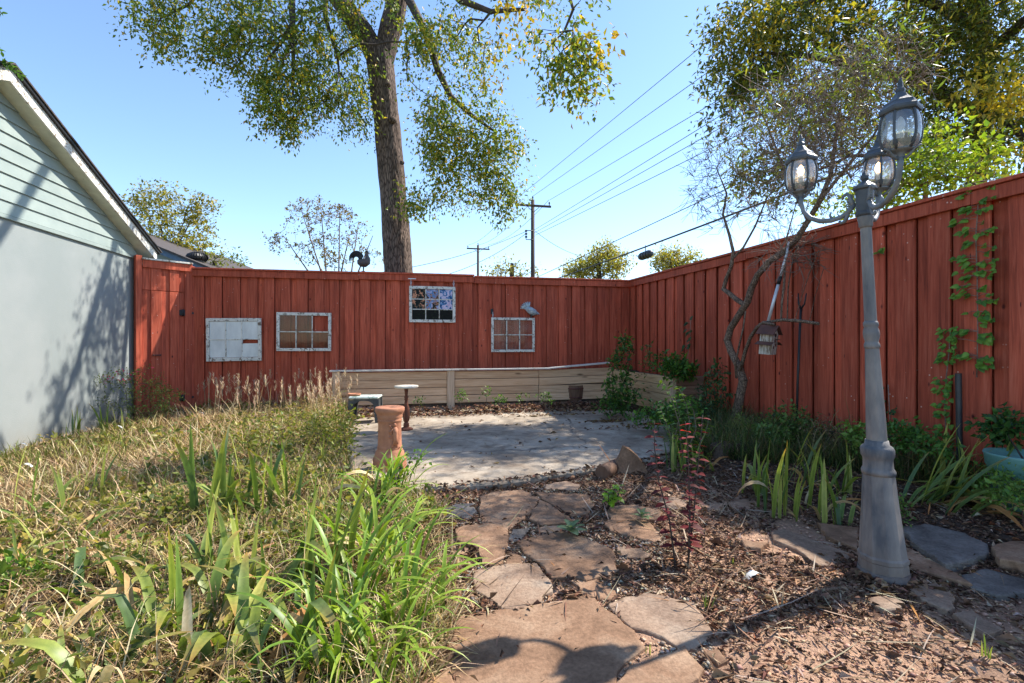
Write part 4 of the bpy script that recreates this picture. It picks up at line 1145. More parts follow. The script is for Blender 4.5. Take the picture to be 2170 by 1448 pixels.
def stool():
    c = G(775, 893, PATIO_Z); c.z = PATIO_Z
    r = thing('step_stool', 'dark plastic step stool with paint stained pale top near the planter', 'stool', c)
    ang = math.radians(-8); Mx = Matrix.Translation(c) @ Matrix.Rotation(ang, 4, 'Z')
    w, d, h = 0.40, 0.30, 0.37
    MB().bbox((-w/2 - .008, -d/2 - .008, h - .032), (w/2 + .008, d/2 + .008, h), .010, 0, Mx).build('seat', M['stool_top'], r)
    for sx in (-1, 1):
        for sy in (-1, 1):
            x, y = sx * (w/2 - .03), sy * (d/2 - .03)
            vs = []
            for (z, e, o) in ((0, .030, .022), (h - .033, .040, 0.0)):
                cx, cy = x + sx * o, y + sy * o
                vs += [Mx @ Vector((cx - e, cy - e * .6, z)), Mx @ Vector((cx + e, cy - e * .6, z)), Mx @ Vector((cx + e, cy + e * .6, z)), Mx @ Vector((cx - e, cy + e * .6, z))]
            MB().add(vs, [(3,2,1,0), (4,5,6,7), (0,1,5,4), (1,2,6,5), (2,3,7,6), (3,0,4,7)]).build('leg', M['stool_side'], r)
    # arched aprons
    for sy in (-1, 1):
        n = 10; vs = []
        for i in range(n + 1):
            t = i / n * 2 - 1; x = t * (w/2 - .05); zl = h - .06 - .075 * abs(t) ** 3
            for yy in (sy * (d/2 - .012), sy * (d/2 - .026)): vs += [Mx @ Vector((x, yy, zl)), Mx @ Vector((x, yy, h - .034))]
        fs = []
        for i in range(n):
            o = i * 4; p = o + 4
            fs += [(o, p, p+1, o+1), (o+2, o+3, p+3, p+2), (o, o+2, p+2, p)]
        MB().add(vs, fs).build('apron', M['stool_side'], r)
    for sx in (-1, 1):
        MB().bbox((sx * (w/2 - .012) - .006, -d/2 + .05, .11), (sx * (w/2 - .012) + .006, d/2 - .05, h - .034), .002, 0, Mx).build('side_panel', M['stool_side'], r)
M['stool_top'] = m_chipped('paint_stained_top', S(206, 216, 208), S(110, 140, 124), 0.46, 0.5, (2, 2, 2))
M['stool_side'] = m_simple('grey_black_plastic', S(74, 78, 78), S(52, 54, 56), 9, 0.5, 0.05)
stool()
def saucer():   # orange clay saucer lying on the stool's end
    c = G(775, 893, PATIO_Z); c.z = PATIO_Z + 0.371; c = c + Vector((-0.16, 0.03, 0))
    o = MB().lathe([(0.07, 0.0), (0.085, 0.006), (0.095, 0.03), (0.088, 0.03), (0.078, 0.010), (0, 0.008)], c, 24).build('clay_saucer', M['terracotta'])
    tag(o, 'orange clay saucer lying on the dark step stool', 'saucer')
saucer()
def barrel():
    c = G(1217, 852, 0.09); c.z = hz(c.x, c.y)
    r = thing('barrel_planter', 'small brown half barrel planter with a drooping iris by the planter', 'barrel', c)
    n = 14
    for k in range(n):
        a0 = 2 * math.pi * k / n + .012; a1 = 2 * math.pi * (k + 1) / n - .012; vs = []
        for z, rr in ((0, .135), (.10, .158), (.20, .165), (.29, .160)):
            for q in (rr - .016, rr):
                for a in (a0, a1): vs.append((c.x + q * math.cos(a), c.y + q * math.sin(a), c.z + z))
        fs = []
        for i in range(3):
            o = i * 4; p = o + 4
            fs += [(o+2, o+3, p+3, p+2), (o+1, o, p, p+1), (o, o+2, p+2, p), (o+3, o+1, p+1, p+3)]
        fs += [(12, 14, 15, 13)]
        MB().add(vs, fs).build('stave', M['barrel'], r)
    for z, rr in ((.06, .151), (.22, .1665)):
        MB().lathe([(rr, z), (rr + .004, z + .002), (rr + .004, z + .026), (rr, z + .028)], c, 28, cap=False).build('hoop', M['rust'], r)
    MB().lathe([(0.13, 0.0), (.145, .25), (0, .255)], c, 20).build('soil', M['stone_dark'], r)
    return c
barrel_c = barrel()
def teal_pot():
    c = R(2176, 960, 0.34); c.z = 0.06
    r = thing('teal_pot', 'large round teal plastic pot beside the side fence', 'pot', c)
    MB().lathe([(0.14, 0.0), (0.155, 0.0), (0.20, 0.29), (0.206, 0.295), (0.212, 0.36), (0.218, 0.372), (0.214, 0.384), (0.200, 0.380), (0.190, 0.30), (0.16, 0.2), (0, 0.2)], c, 44).build('bowl', M['teal_pot'], r)
    MB().lathe([(0.192, 0.30), (0, 0.325)], c, 28, cap=False).build('soil', M['stone_dark'], r)
    return c
pot_c = teal_pot()
def rod():
    a = R(1687, 905, 0.28); a.z = 0; t = R(1697, 655, 0.28)
    r = thing('iron_stake', 'thin black iron stake with forked tip leaning at the side fence', 'stake', a)
    MB().tube([a, a.lerp(t, .5) + Vector((0, .01, 0)), t], 0.0125, 8).build('shaft', M['black_metal'], r)
    d = Vector((0, 1, 0))
    MB().tube([t, t + d * -.05 + Vector((0, 0, .05)), t + d * -.075 + Vector((0, 0, .16))], [.011, .009, .006], 7).build('prong', M['black_metal'], r)
    MB().tube([t, t + d * .03 + Vector((0, 0, .06)), t + d * .035 + Vector((0, 0, .17))], [.011, .009, .006], 7).build('prong', M['black_metal'], r)
rod()
def pipe():
    a = R(2035, 945, 0.17); a.z = 0; t = R(2031, 792, 0.17)
    r = thing('pipe_stake', 'upright dark metal pipe standing at the fence beside ivy', 'pipe', a)
    MB().tube([a, t], 0.021, 14, cap=False).tube([t, a], 0.017, 14, cap=False).build('pipe_wall', M['dark_plastic'], r)
    MB().lathe([(0.017, -0.004), (0.0215, -0.003), (0.0215, 0.004), (0.017, 0.004)], t, 14, cap=False).build('pipe_rim', M['rust'], r)
pipe()
def birdhouse():
    c = R(1629, 722, 0.52)
    r = thing('birdhouse', 'rustic white wooden birdhouse with rusty tin roof hanging from branch', 'birdhouse', c)
    yaw = math.radians(-62)      # front turned towards the camera
    Mx = Matrix.Translation(c) @ Matrix.Rotation(yaw, 4, 'Z') @ Matrix.Rotation(math.radians(5), 4, 'Y')
    w, d, h0, h1 = 0.145, 0.13, -0.15, 0.07
    apex = 0.165
    out = [(-w/2, h0), (w/2, h0), (w/2, h1), (0, apex - .01), (-w/2, h1)]
    vs = [Mx @ Vector((d/2, x, z)) for x, z in out] + [Mx @ Vector((-d/2, x, z)) for x, z in out]
    MB().add(vs, [(0,1,2,3,4), (9,8,7,6,5), (1,6,7,2), (4,9,5,0)[::-1], (0,5,6,1), ]).build('box', M['old_wood'], r)
    for (y0, z0, rr) in ((0.0, 0.06, .021), (0.02, -.04, .014), (-.03, -.07, .013), (.0, .0, .013)):
        if rr > .02: MB().lathe([(rr, 0), (rr * .9, .003), (0, .003)], (0, 0, 0), 16, M=Mx @ Matrix.Translation((d/2 + .0005, y0, z0)) @ Matrix.Rotation(math.pi/2, 4, 'Y')).build('entrance_hole', M['black_metal'], r)
        else:
            star = []
            for k in range(10):
                q = rr * 1.7 if k % 2 == 0 else rr * .7; a = math.pi / 2 + k * math.pi / 5
                star.append((y0 + q * math.cos(a), z0 + q * math.sin(a)))
            vs = [Mx @ Vector((d/2 + .006, x, z)) for x, z in star] + [Mx @ Vector((d/2 + .001, x, z)) for x, z in star]
            MB().add(vs, [tuple(range(10))] + [(k, (k+1) % 10, 10 + (k+1) % 10, 10 + k)[::-1] for k in range(10)]).build('tin_star', M['rust'], r)
    MB().tube([Mx @ Vector((d/2, 0, .02)), Mx @ Vector((d/2 + .05, 0, .02))], .005, 6).build('perch', M['rust'], r)
    for s in (-1, 1):
        sl = Matrix.Rotation(s * math.radians(-40), 4, 'X')
        MB().bbox((-d/2 - .03, 0 if s > 0 else -.155, 0), (d/2 + .03, .155 if s > 0 else 0, .006), .001, 0, Mx @ Matrix.Translation((0, 0, apex)) @ sl).build('roof', M['rust'], r)
        sl2 = Matrix.Rotation(s * math.radians(-22), 4, 'X')
        MB().bbox((-d/2 - .02, 0 if s > 0 else -.085, 0), (d/2 + .02, .085 if s > 0 else 0, .005), .001, 0, Mx @ Matrix.Translation((0, s * .075, -.015)) @ sl2).build('lower_roof', M['rust'], r)
    MB().tube([Mx @ Vector((0, 0, apex + .003)), Mx @ Vector((0, 0, apex + .05)), R(1622, 688, 0.52)], .003, 5).build('hanging_wire', M['black_metal'], r)
birdhouse()
def pole():
    a = R(1661, 560, 0.40); b_ = R(1623, 700, 0.50)
    r = thing('aluminium_pole', 'silver pole with black grips caught slanting in the small tree', 'pole', b_)
    q = lambda t: a.lerp(b_, t)
    MB().tube([q(.28), q(.88)], .017, 14).build('tube', M['alu'], r)
    MB().tube([q(.18), q(.30)], .021, 12).build('grip', M['black_metal'], r)
    MB().tube([q(.86), q(.95)], .020, 12).build('grip', M['black_metal'], r)
    MB().tube([R(1672, 512, 0.38), R(1667, 540, .39), q(.0), q(.2)], [.010, .013, .014, .014], 8).build('hook_end', M['alu'], r)
pole()

# ------------------------------------------------------------------ rocks at the edge of the slab
def rock(label, pts, z0, heights, mat, cat='rock', lean_=(0, 0), thick=0.10, name='rock', group=None, seed=0):
    """upright slab: outline in (along, z) extruded by thick"""
    pass
def upright_slab(label, base_px, prof, dirv, thick, mat, seed):
    c = G(*base_px); r = random.Random(seed)
    d = Vector((dirv[0], dirv[1], 0)).normalized(); n = Vector((-d.y, d.x, 0))
    vs = []; fs = []
    rings = ((-thick/2, .94), (-thick/2 * .7, 1.0), (thick/2 * .7, 1.0), (thick/2, .93))
    cz = sum(p[1] for p in prof) / len(prof); cs = sum(p[0] for p in prof) / len(prof)
    for t, k in rings:
        for (s, z) in prof:
            s2 = cs + (s - cs) * k; z2 = cz + (z - cz) * k
            p = c + d * (s2 + r.uniform(-.006, .006)) + n * (t + .22 * z2 + r.uniform(-.006, .006)) + Vector((0, 0, z2))
            vs.append(p)
    m = len(prof)
    for i in range(3):
        for k in range(m): fs.append((i*m+k, i*m+(k+1)%m, (i+1)*m+(k+1)%m, (i+1)*m+k))
    fs += [tuple(range(m))[::-1], tuple(3*m + k for k in range(m))]
    o = MB().add(vs, fs).build('rock', mat)
    return tag(o, label, 'rock')
upright_slab('pointed brown stone slab standing on edge at the patio corner', (1336, 1005), [(-.22, -.04), (-.17, .06), (-.10, .16), (-.05, .245), (0.0, .225), (.06, .17), (.11, .11), (.155, .03), (.16, -.05)], (CY, -SY), 0.075, M['stone_dark2'] if 'stone_dark2' in M else M['stone'], 1)
def boulder(label, cpx, size, mat, seed, rotz=0.0, z=0.0):
    c = G(*cpx); r = random.Random(seed)
    mb = MB().ball((0, 0, 0), 1.0, 14, 9)
    Mx = Matrix.Rotation(rotz - YAW, 4, 'Z')
    vs = []
    for v in mb.v:
        v = Vector(v)
        q = Vector((max(-.72, min(.72, v.x)), max(-.7, min(.7, v.y)), max(-.6, min(.62, v.z))))
        q *= 1 + .12 * (vnoise(np.array([v.x * 2.3 + seed]), np.array([v.y * 2.3 + v.z * 3]), 1, seed)[0] - .5) * 2
        q = Vector((q.x * size[0], q.y * size[1], q.z * size[2]))
        vs.append(Mx @ q + c + Vector((0, 0, z + size[2] * .5)))
    mb.v = [tuple(v) for v in vs]; mb.sm = [False] * len(mb.sm)
    o = mb.build('rock', mat)
    return tag(o, label, 'rock')
boulder('dark flat topped rock in the shade at the slab edge behind the red sapling', (1545, 975), (.26, .13, .15), M['stone_dark'], 3, 0.1)
boulder('small dark rock half hidden under green weeds beside a larger dark rock', (1640, 962), (.22, .12, .13), M['stone_dark'], 4, -0.1)
def log():
    a = G(1275, 1003, .055); b_ = G(1310, 985, .055)
    o = MB().tube([a + Vector((0, 0, 0)), a.lerp(b_, .3), b_], [.062, .066, .06], 12).build('wood_stub', M['barrel'])
    tag(o, 'short cut log lying beside the pointed stone slab', 'log')
log()

# ------------------------------------------------------------------ utility poles and wires
def upole(px, ytop, depth, armw, label, ylow=None):
    t = W(px, ytop, depth); base = Vector((t.x, t.y, 0))
    r = thing('utility_pole', label, 'utility pole', base)
    k = depth / 33.0
    MB().tube([base, t], [.17, .12], 10).build('pole', M['pole_wood'], r)
    zc = t.z - 0.42
    MB().bbox((t.x - armw/2, t.y - .19, zc - .07), (t.x + armw/2, t.y - .09, zc + .07), .01).build('crossarm', M['pole_wood'], r)
    for s in (-1, 0, 1):
        p = Vector((t.x + s * (armw/2 - .12), t.y - .14 if s else t.y, zc + .07 if s else t.z))
        MB().lathe([(.03, 0), (.03, .10), (.06, .12), (.06, .17), (.035, .20), (.05, .23), (.0, .27)], p, 8).build('insulator', M['dark_plastic'], r)
    for s in (-1, 1):
        MB().tube([(t.x + s * .45, t.y - .2, zc - .05), (t.x, t.y - .2, zc - .45)], .02, 5).build('brace', M['pole_wood'], r)
    return r, t
up1, t1 = upole(1129, 424, 33, 2.45, 'brown wooden utility pole with crossarm and service bracket, taller in view')
up2, t2 = upole(1013, 520, 54, 2.5, 'distant wooden utility pole with a thin crossarm beyond the fence')
zb_ = W(1116, 495, 33)
MB().tube([(t1.x, t1.y - .15, zb_.z + .15), (t1.x - .5, t1.y - .15, zb_.z + .15), (t1.x - .5, t1.y - .15, zb_.z - .45), (t1.x, t1.y - .15, zb_.z - .45)], .035, 6).build('service_bracket', M['dark_plastic'], up1)
for k in range(3): MB().lathe([(.05, 0), (.09, .03), (.09, .09), (.05, .12)], (t1.x - .5, t1.y - .18, zb_.z - .35 + .2 * k), 8).build('insulator', M['dark_plastic'], up1)
def wire(a, b_, label, rad=.012, sag=0.3, ext=1.0, group='overhead wires'):
    pts = []
    for i in range(25):
        t = i / 24 * ext
        p = a.lerp(b_, t) - Vector((0, 0, sag * 4 * (t / ext) * (1 - t / ext)))
        pts.append(p)
    o = MB().tube(pts, rad, 5, cap=False).build('overhead_wire', M['wire'])
    return tag(o, label, 'wire', group)
for (sx, sy, ex, ey, rd, lab) in ((1095, 421, 1505, 80, .012, 'thin overhead wire from the outer left end of the crossarm'),
        (1128, 417, 1500, 150, .012, 'thin overhead wire from the top of the taller pole'),
        (1165, 424, 1490, 228, .012, 'thin overhead wire from the outer right end of the crossarm'),
        (1130, 489, 1470, 277, .012, 'upper of three service wires leaving the pole bracket'),
        (1132, 494, 1465, 303, .012, 'middle of three service wires leaving the pole bracket'),
        (1134, 499, 1450, 340, .012, 'lowest of three service wires leaving the pole bracket'),
        (1129, 592, 1560, 388, .017, 'black communication cable running above the thick cable')):
    wire(W(sx, sy, 33), W(ex, ey, 16), lab, rd, 0.05, 2.0)
cb = wire(W(1131, 607, 33), W(2170, 195, 8.2), 'thick black cable carrying the splice case', .032, 0.2, 1.35)
def splice():
    c = W(1368, 541, 21); d = (W(1600, 440, 15.5) - W(1250, 572, 26)).normalized()
    r = thing('splice_case', 'black oval splice case hanging under the thick cable', 'cable box', c)
    MB().tube([c - d * .45, c - d * .40, c - d * .3, c + d * .3, c + d * .40, c + d * .45], [.06, .13, .16, .16, .13, .06], 10).build('case', M['dark_plastic'], r)
    for k in (-.2, 0, .2): MB().tube([c + d * (k - .03), c + d * (k + .03)], .175, 10).build('band', M['black_metal'], r)
    MB().tube([c - d * .42, c - d * .7 + Vector((0, 0, .12))], .02, 6).build('cable_tail', M['wire'], r)
    MB().tube([c + Vector((0, 0, .12)), c + Vector((0, 0, .42))], .02, 6).build('strap', M['black_metal'], r)
splice()
for (a, b_, lab) in ((W(1116, 490, 33), W(700, 590, 22), 'drop wire sagging left from the taller pole to the big tree'),
                (W(1116, 494, 33), W(880, 598, 26), 'second drop wire sagging left under the first drop wire'),
                (W(1134, 490, 33), W(1262, 545, 44), 'drop wire falling right from the taller pole towards far trees')):
    wire(a, b_, lab, .016, 0.5)
for (s, lab) in ((-1, 'far overhead wire between the two crossarms at their left ends'), (0, 'far overhead wire between the tops of both poles'), (1, 'far overhead wire between the two crossarms at their right ends')):
    wire(W(1129 + 34 * s, 424, 33), W(1014 + 21 * s, 519, 54), lab, .014, 0.6)

# ------------------------------------------------------------------ plant tools
def unit(v): return v / np.maximum(np.linalg.norm(v, axis=-1, keepdims=True), 1e-9)
def leaf_arrays(b, d, L, Wd, col, r, fold=0.25, curl=0.0, tip=None):
    """diamond leaves folded on the midrib: b base (n,3), d direction (n,3), L, Wd (n,), col (n,3)"""
    n = len(b); d = unit(d)
    nr = unit(r.normal(size=(n, 3)) + np.array([0, 0, 1.2]))
    s = unit(np.cross(d, nr)); nn = np.cross(s, d)
    L = np.asarray(L)[:, None]; Wd = np.asarray(Wd)[:, None]
    m = b + d * L * 0.42
    e = nn * Wd * fold
    V = np.stack([b, m + s * Wd * 0.5 + e, b + d * L - nn * L * curl, m - s * Wd * 0.5 + e], 1).reshape(-1, 3)
    k = np.arange(n) * 4
    F = np.concatenate([np.stack([k, k + 1, k + 2], -1), np.stack([k, k + 2, k + 3], -1)])
    C = np.repeat(col, 4, 0)
    return V, F, C
def pick(cols, n, r, jit=0.18, w=None):
    cols = np.array(cols); i = r.choice(len(cols), n, p=w)
    c = cols[i] * (1 + jit * r.normal(size=(n, 1))) * (1 + 0.06 * r.normal(size=(n, 3)))
    return np.clip(c, 0.004, 0.9)
def merge(parts):
    Vs, Fs, Cs = [], [], []; o = 0
    for V, F, C in parts:
        Vs.append(V); Fs.append(F + o); Cs.append(C); o += len(V)
    return np.concatenate(Vs), np.concatenate(Fs), np.concatenate(Cs)
def blade_arrays(p, az, L, Wd, th0, th1, col, seg=4, tipcol=None, fold=0.0, taper=1.0, twist=None, basew=0.6):
    """curved strap leaves. p (n,3) base; az heading; th0/th1 inclination from vertical at foot and tip."""
    n = len(p); P = np.array(p, float)
    hx, hy = np.cos(az), np.sin(az)
    side = np.stack([-hy, hx, np.zeros(n)], -1)
    if twist is not None:
        side = unit(side * np.cos(twist)[:, None] + np.stack([hx, hy, np.zeros(n)], -1) * np.sin(twist)[:, None])
    Vs = []; Cs = []
    cur = P.copy()
    for i in range(seg + 1):
        t = i / seg
        th = th0 + (th1 - th0) * t ** 1.3
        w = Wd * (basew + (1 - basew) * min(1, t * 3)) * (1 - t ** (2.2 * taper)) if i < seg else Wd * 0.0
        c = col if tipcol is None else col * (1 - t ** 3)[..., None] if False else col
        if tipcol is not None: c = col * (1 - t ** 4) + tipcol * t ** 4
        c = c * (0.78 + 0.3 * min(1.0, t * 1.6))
        up = np.stack([-np.cos(th) * hx, -np.cos(th) * hy, np.sin(th)], -1) * fold
        if i < seg:
            Vs.append(cur - side * (w / 2)[:, None] + up * 0); Vs.append(cur + side * (w / 2)[:, None] + up * 0)
            Cs += [c, c]
        else:
            Vs.append(cur); Cs.append(c)
        dirv = np.stack([np.sin(th) * hx, np.sin(th) * hy, np.cos(th)], -1)
        cur = cur + dirv * (L / seg)[:, None]
    k = 2 * seg + 1
    V = np.stack(Vs, 1).reshape(-1, 3); C = np.stack(Cs, 1).reshape(-1, 3)
    b = np.arange(n) * k; F = []
    for i in range(seg - 1):
        F.append(np.stack([b + 2*i, b + 2*i + 1, b + 2*i + 3], -1)); F.append(np.stack([b + 2*i, b + 2*i + 3, b + 2*i + 2], -1))
    i = seg - 1
    F.append(np.stack([b + 2*i, b + 2*i + 1, b + 2*i + 2], -1))
    return V, np.concatenate(F), C

def densify(poly, step=0.25):
    out = []
    for (p, r), (q, s) in zip(poly[:-1], poly[1:]):
        p = np.array(p, float); q = np.array(q, float); m = max(1, int(np.linalg.norm(q - p) / step))
        for i in range(m): t = i / m; out.append((p + (q - p) * t, r + (s - r) * t))
    out.append((np.array(poly[-1][0], float), poly[-1][1]))
    return out
def grow(polys, pts, r, bias=0.25, step=0.4, jit=0.10, lift=0.0, step0=0.25, attach_from=0):
    P, par, R_, pl, fixed = [], [], [], [], []
    for poly in polys:
        d = densify(poly, step0)
        if P:
            A = np.array(P); k = int(np.argmin(((A - d[0][0]) ** 2).sum(1)))
        else: k = -1
        for i, (p, rad) in enumerate(d):
            par.append(k); R_.append(rad); fixed.append(True)
            pl.append(0 if k < 0 else pl[k] + float(np.linalg.norm(p - P[k])))
            P.append(p); k = len(P) - 1
    A = np.array(pts, float); n = len(A)
    P0 = np.array(P); pl0 = np.array(pl)
    best = np.full(n, np.inf); bi = np.zeros(n, int)
    for k in range(attach_from, len(P0)):
        c = np.linalg.norm(A - P0[k], axis=1) + bias * pl0[k]
        m = c < best; best[m] = c[m]; bi[m] = k
    alive = np.ones(n, bool); tips = []
    for _ in range(n):
        i = int(np.argmin(np.where(alive, best, np.inf))); alive[i] = False
        k = bi[i]; a = P[k]; b_ = A[i]; L = float(np.linalg.norm(b_ - a))
        m = max(1, int(math.ceil(L / step))); new = []
        for q in range(1, m + 1):
            t = q / m
            p = a + (b_ - a) * t
            if q < m: p = p + r.normal(size=3) * jit * L * 0.25 + np.array([0, 0, lift * L * t * (1 - t)])
            P.append(p); par.append(k); R_.append(0.0); fixed.append(False); pl.append(pl[k] + L / m); k = len(P) - 1; new.append(k)
        tips.append(k)
        for k2 in new:
            c = np.linalg.norm(A - P[k2], axis=1) + bias * pl[k2]
            mm = alive & (c < best); best[mm] = c[mm]; bi[mm] = k2
    return np.array(P), np.array(par), np.array(R_), np.array(fixed), np.array(tips)
def pipe_radii(par, R_, fixed, rt, ex=0.45):
    n = len(par); cnt = np.zeros(n); ch = np.zeros(n)
    for i in range(n - 1, -1, -1):
        if cnt[i] == 0: cnt[i] = 1
        if par[i] >= 0: cnt[par[i]] += cnt[i]
    rad = rt * cnt ** ex
    for i in range(n):
        if fixed[i]: rad[i] = R_[i]
        elif par[i] >= 0: rad[i] = min(rad[i], rad[par[i]] * 0.92)
    return rad
def branch_mesh(P, par, rad, skip=None):
    parts = []
    idx = np.where(par >= 0)[0]
    if skip is not None: idx = idx[~skip[idx]]
    for lo, hi, ns in ((0, .010, 3), (.010, .04, 5), (.04, 9, 9)):
        ii = idx[(rad[idx] >= lo) & (rad[idx] < hi)]
        if not len(ii): continue
        a = P[par[ii]]; b_ = P[ii]; ra = np.minimum(rad[par[ii]], rad[ii] * 1.5); rb = rad[ii]
        d = unit(b_ - a); ref = np.where(np.abs(d[:, 2:3]) < 0.9, np.array([[0, 0, 1.0]]), np.array([[1.0, 0, 0]]))
        u = unit(np.cross(d, ref)); v = np.cross(d, u)
        V = []
        for base, rr in ((a, ra), (b_ + d * rb[:, None] * 0.5, rb)):
            for k in range(ns):
                t = 2 * math.pi * k / ns
                V.append(base + (u * math.cos(t) + v * math.sin(t)) * rr[:, None])
        V = np.stack(V, 1).reshape(-1, 3); n = len(ii); o = np.arange(n) * 2 * ns; F = []
        for k in range(ns):
            k2 = (k + 1) % ns
            F.append(np.stack([o + k, o + k2, o + ns + k2], -1)); F.append(np.stack([o + k, o + ns + k2, o + ns + k], -1))
        parts.append((V, np.concatenate(F), np.zeros((len(V), 3))))
    return merge(parts)
def ellips(n, c, e, r, shell=0.0):
    """n points in an ellipsoid given by centre c and 3 axis vectors e"""
    d = unit(r.normal(size=(n, 3))); rad = r.uniform(shell ** 3, 1, size=(n, 1)) ** (1 / 3)
    return np.array(c) + (d * rad) @ np.array(e)
def gaps(p, sc, th, seed):          # carve irregular hollows out of a cloud of points
    n = (fbm(p[:, 0] + p[:, 1] * .7, p[:, 2], sc, seed, 3) + fbm(p[:, 1] - p[:, 0] * .6, p[:, 2] + 9, sc, seed + 1, 3)) / 2
    return p[n > th]
def px_ellips(n, px, py, rx, ry, depth, rd, r, shell=0.0):
    c = np.array(W(px, py, depth)); k = depth / FPX
    e = [np.array((CY, -SY, 0)) * rx * k, np.array((SY, CY, 0)) * rd, np.array((0, 0, 1)) * ry * k]
    return ellips(n, c, e, r, shell)
def sprays(tips, dirs, r, per, length, size, cols, w=None, droop=0.5, aspect=0.5, szj=0.3, out=0.6, fold=0.25):
    """leafy twigs: each tip carries leaves strung along a short shoot"""
    n = len(tips); N_ = n * per
    T = np.repeat(tips, per, 0)
    sh = unit(np.repeat(dirs, per, 0) * 0.6 + np.repeat(r.normal(size=(n, 3)), per, 0) * 0.5 + r.normal(size=(N_, 3)) * 0.55 - np.array([0, 0, droop]))
    t = r.uniform(0, 1, (N_, 1))
    b = T + sh * t * length
    d = unit(sh * out + r.normal(size=(N_, 3)) * 0.7 - np.array([0, 0, droop * 0.8]))
    L = size * (1 + szj * r.normal(size=N_)).clip(0.4, 1.8)
    return leaf_arrays(b, d, L, L * aspect, pick(cols, N_, r, w=w), r, fold)
def tip_dirs(P, par, tips): return unit(P[tips] - P[np.maximum(par[tips], 0)])

def tree(name, label, polys, pts, r, leaf, twig_r=0.005, bark='twig', leafmat='leaf', bias=0.25, step=0.4, jit=0.10, group=None, cat='tree', lift=0.0, ex=0.45, skip_fn=None, attach_from=0, extra_leaf=None, bare=0.0, step0=0.25, trunk_extra=None):
    P, par, R_, fixed, tips = grow(polys, pts, r, bias, step, jit, lift, step0, attach_from)
    rad = pipe_radii(par, R_, fixed, twig_r, ex)
    base = Vector(polys[0][0][0])
    root = thing(name, label, cat, base, group)
    skip = skip_fn(fixed) if skip_fn else None
    V, F, C = branch_mesh(P, par, rad, skip)
    link('branches' if trunk_extra else 'trunk', np_mesh('trunk', V, F, M[bark], None, True), root)
    use = tips if bare == 0 else tips[r.uniform(size=len(tips)) > bare]
    parts = [sprays(P[use], tip_dirs(P, par, use), r, **leaf)]
    if extra_leaf is not None: parts += extra_leaf(P, par, use)
    V, F, C = merge(parts)
    link('crown', np_mesh('crown', V, F, M[leafmat], C), root)
    return root
GREEN = [S(116, 132, 48), S(94, 114, 42), S(144, 152, 58), S(76, 96, 38)]
YELL = [S(190, 160, 48), S(214, 176, 60), S(160, 140, 50)]

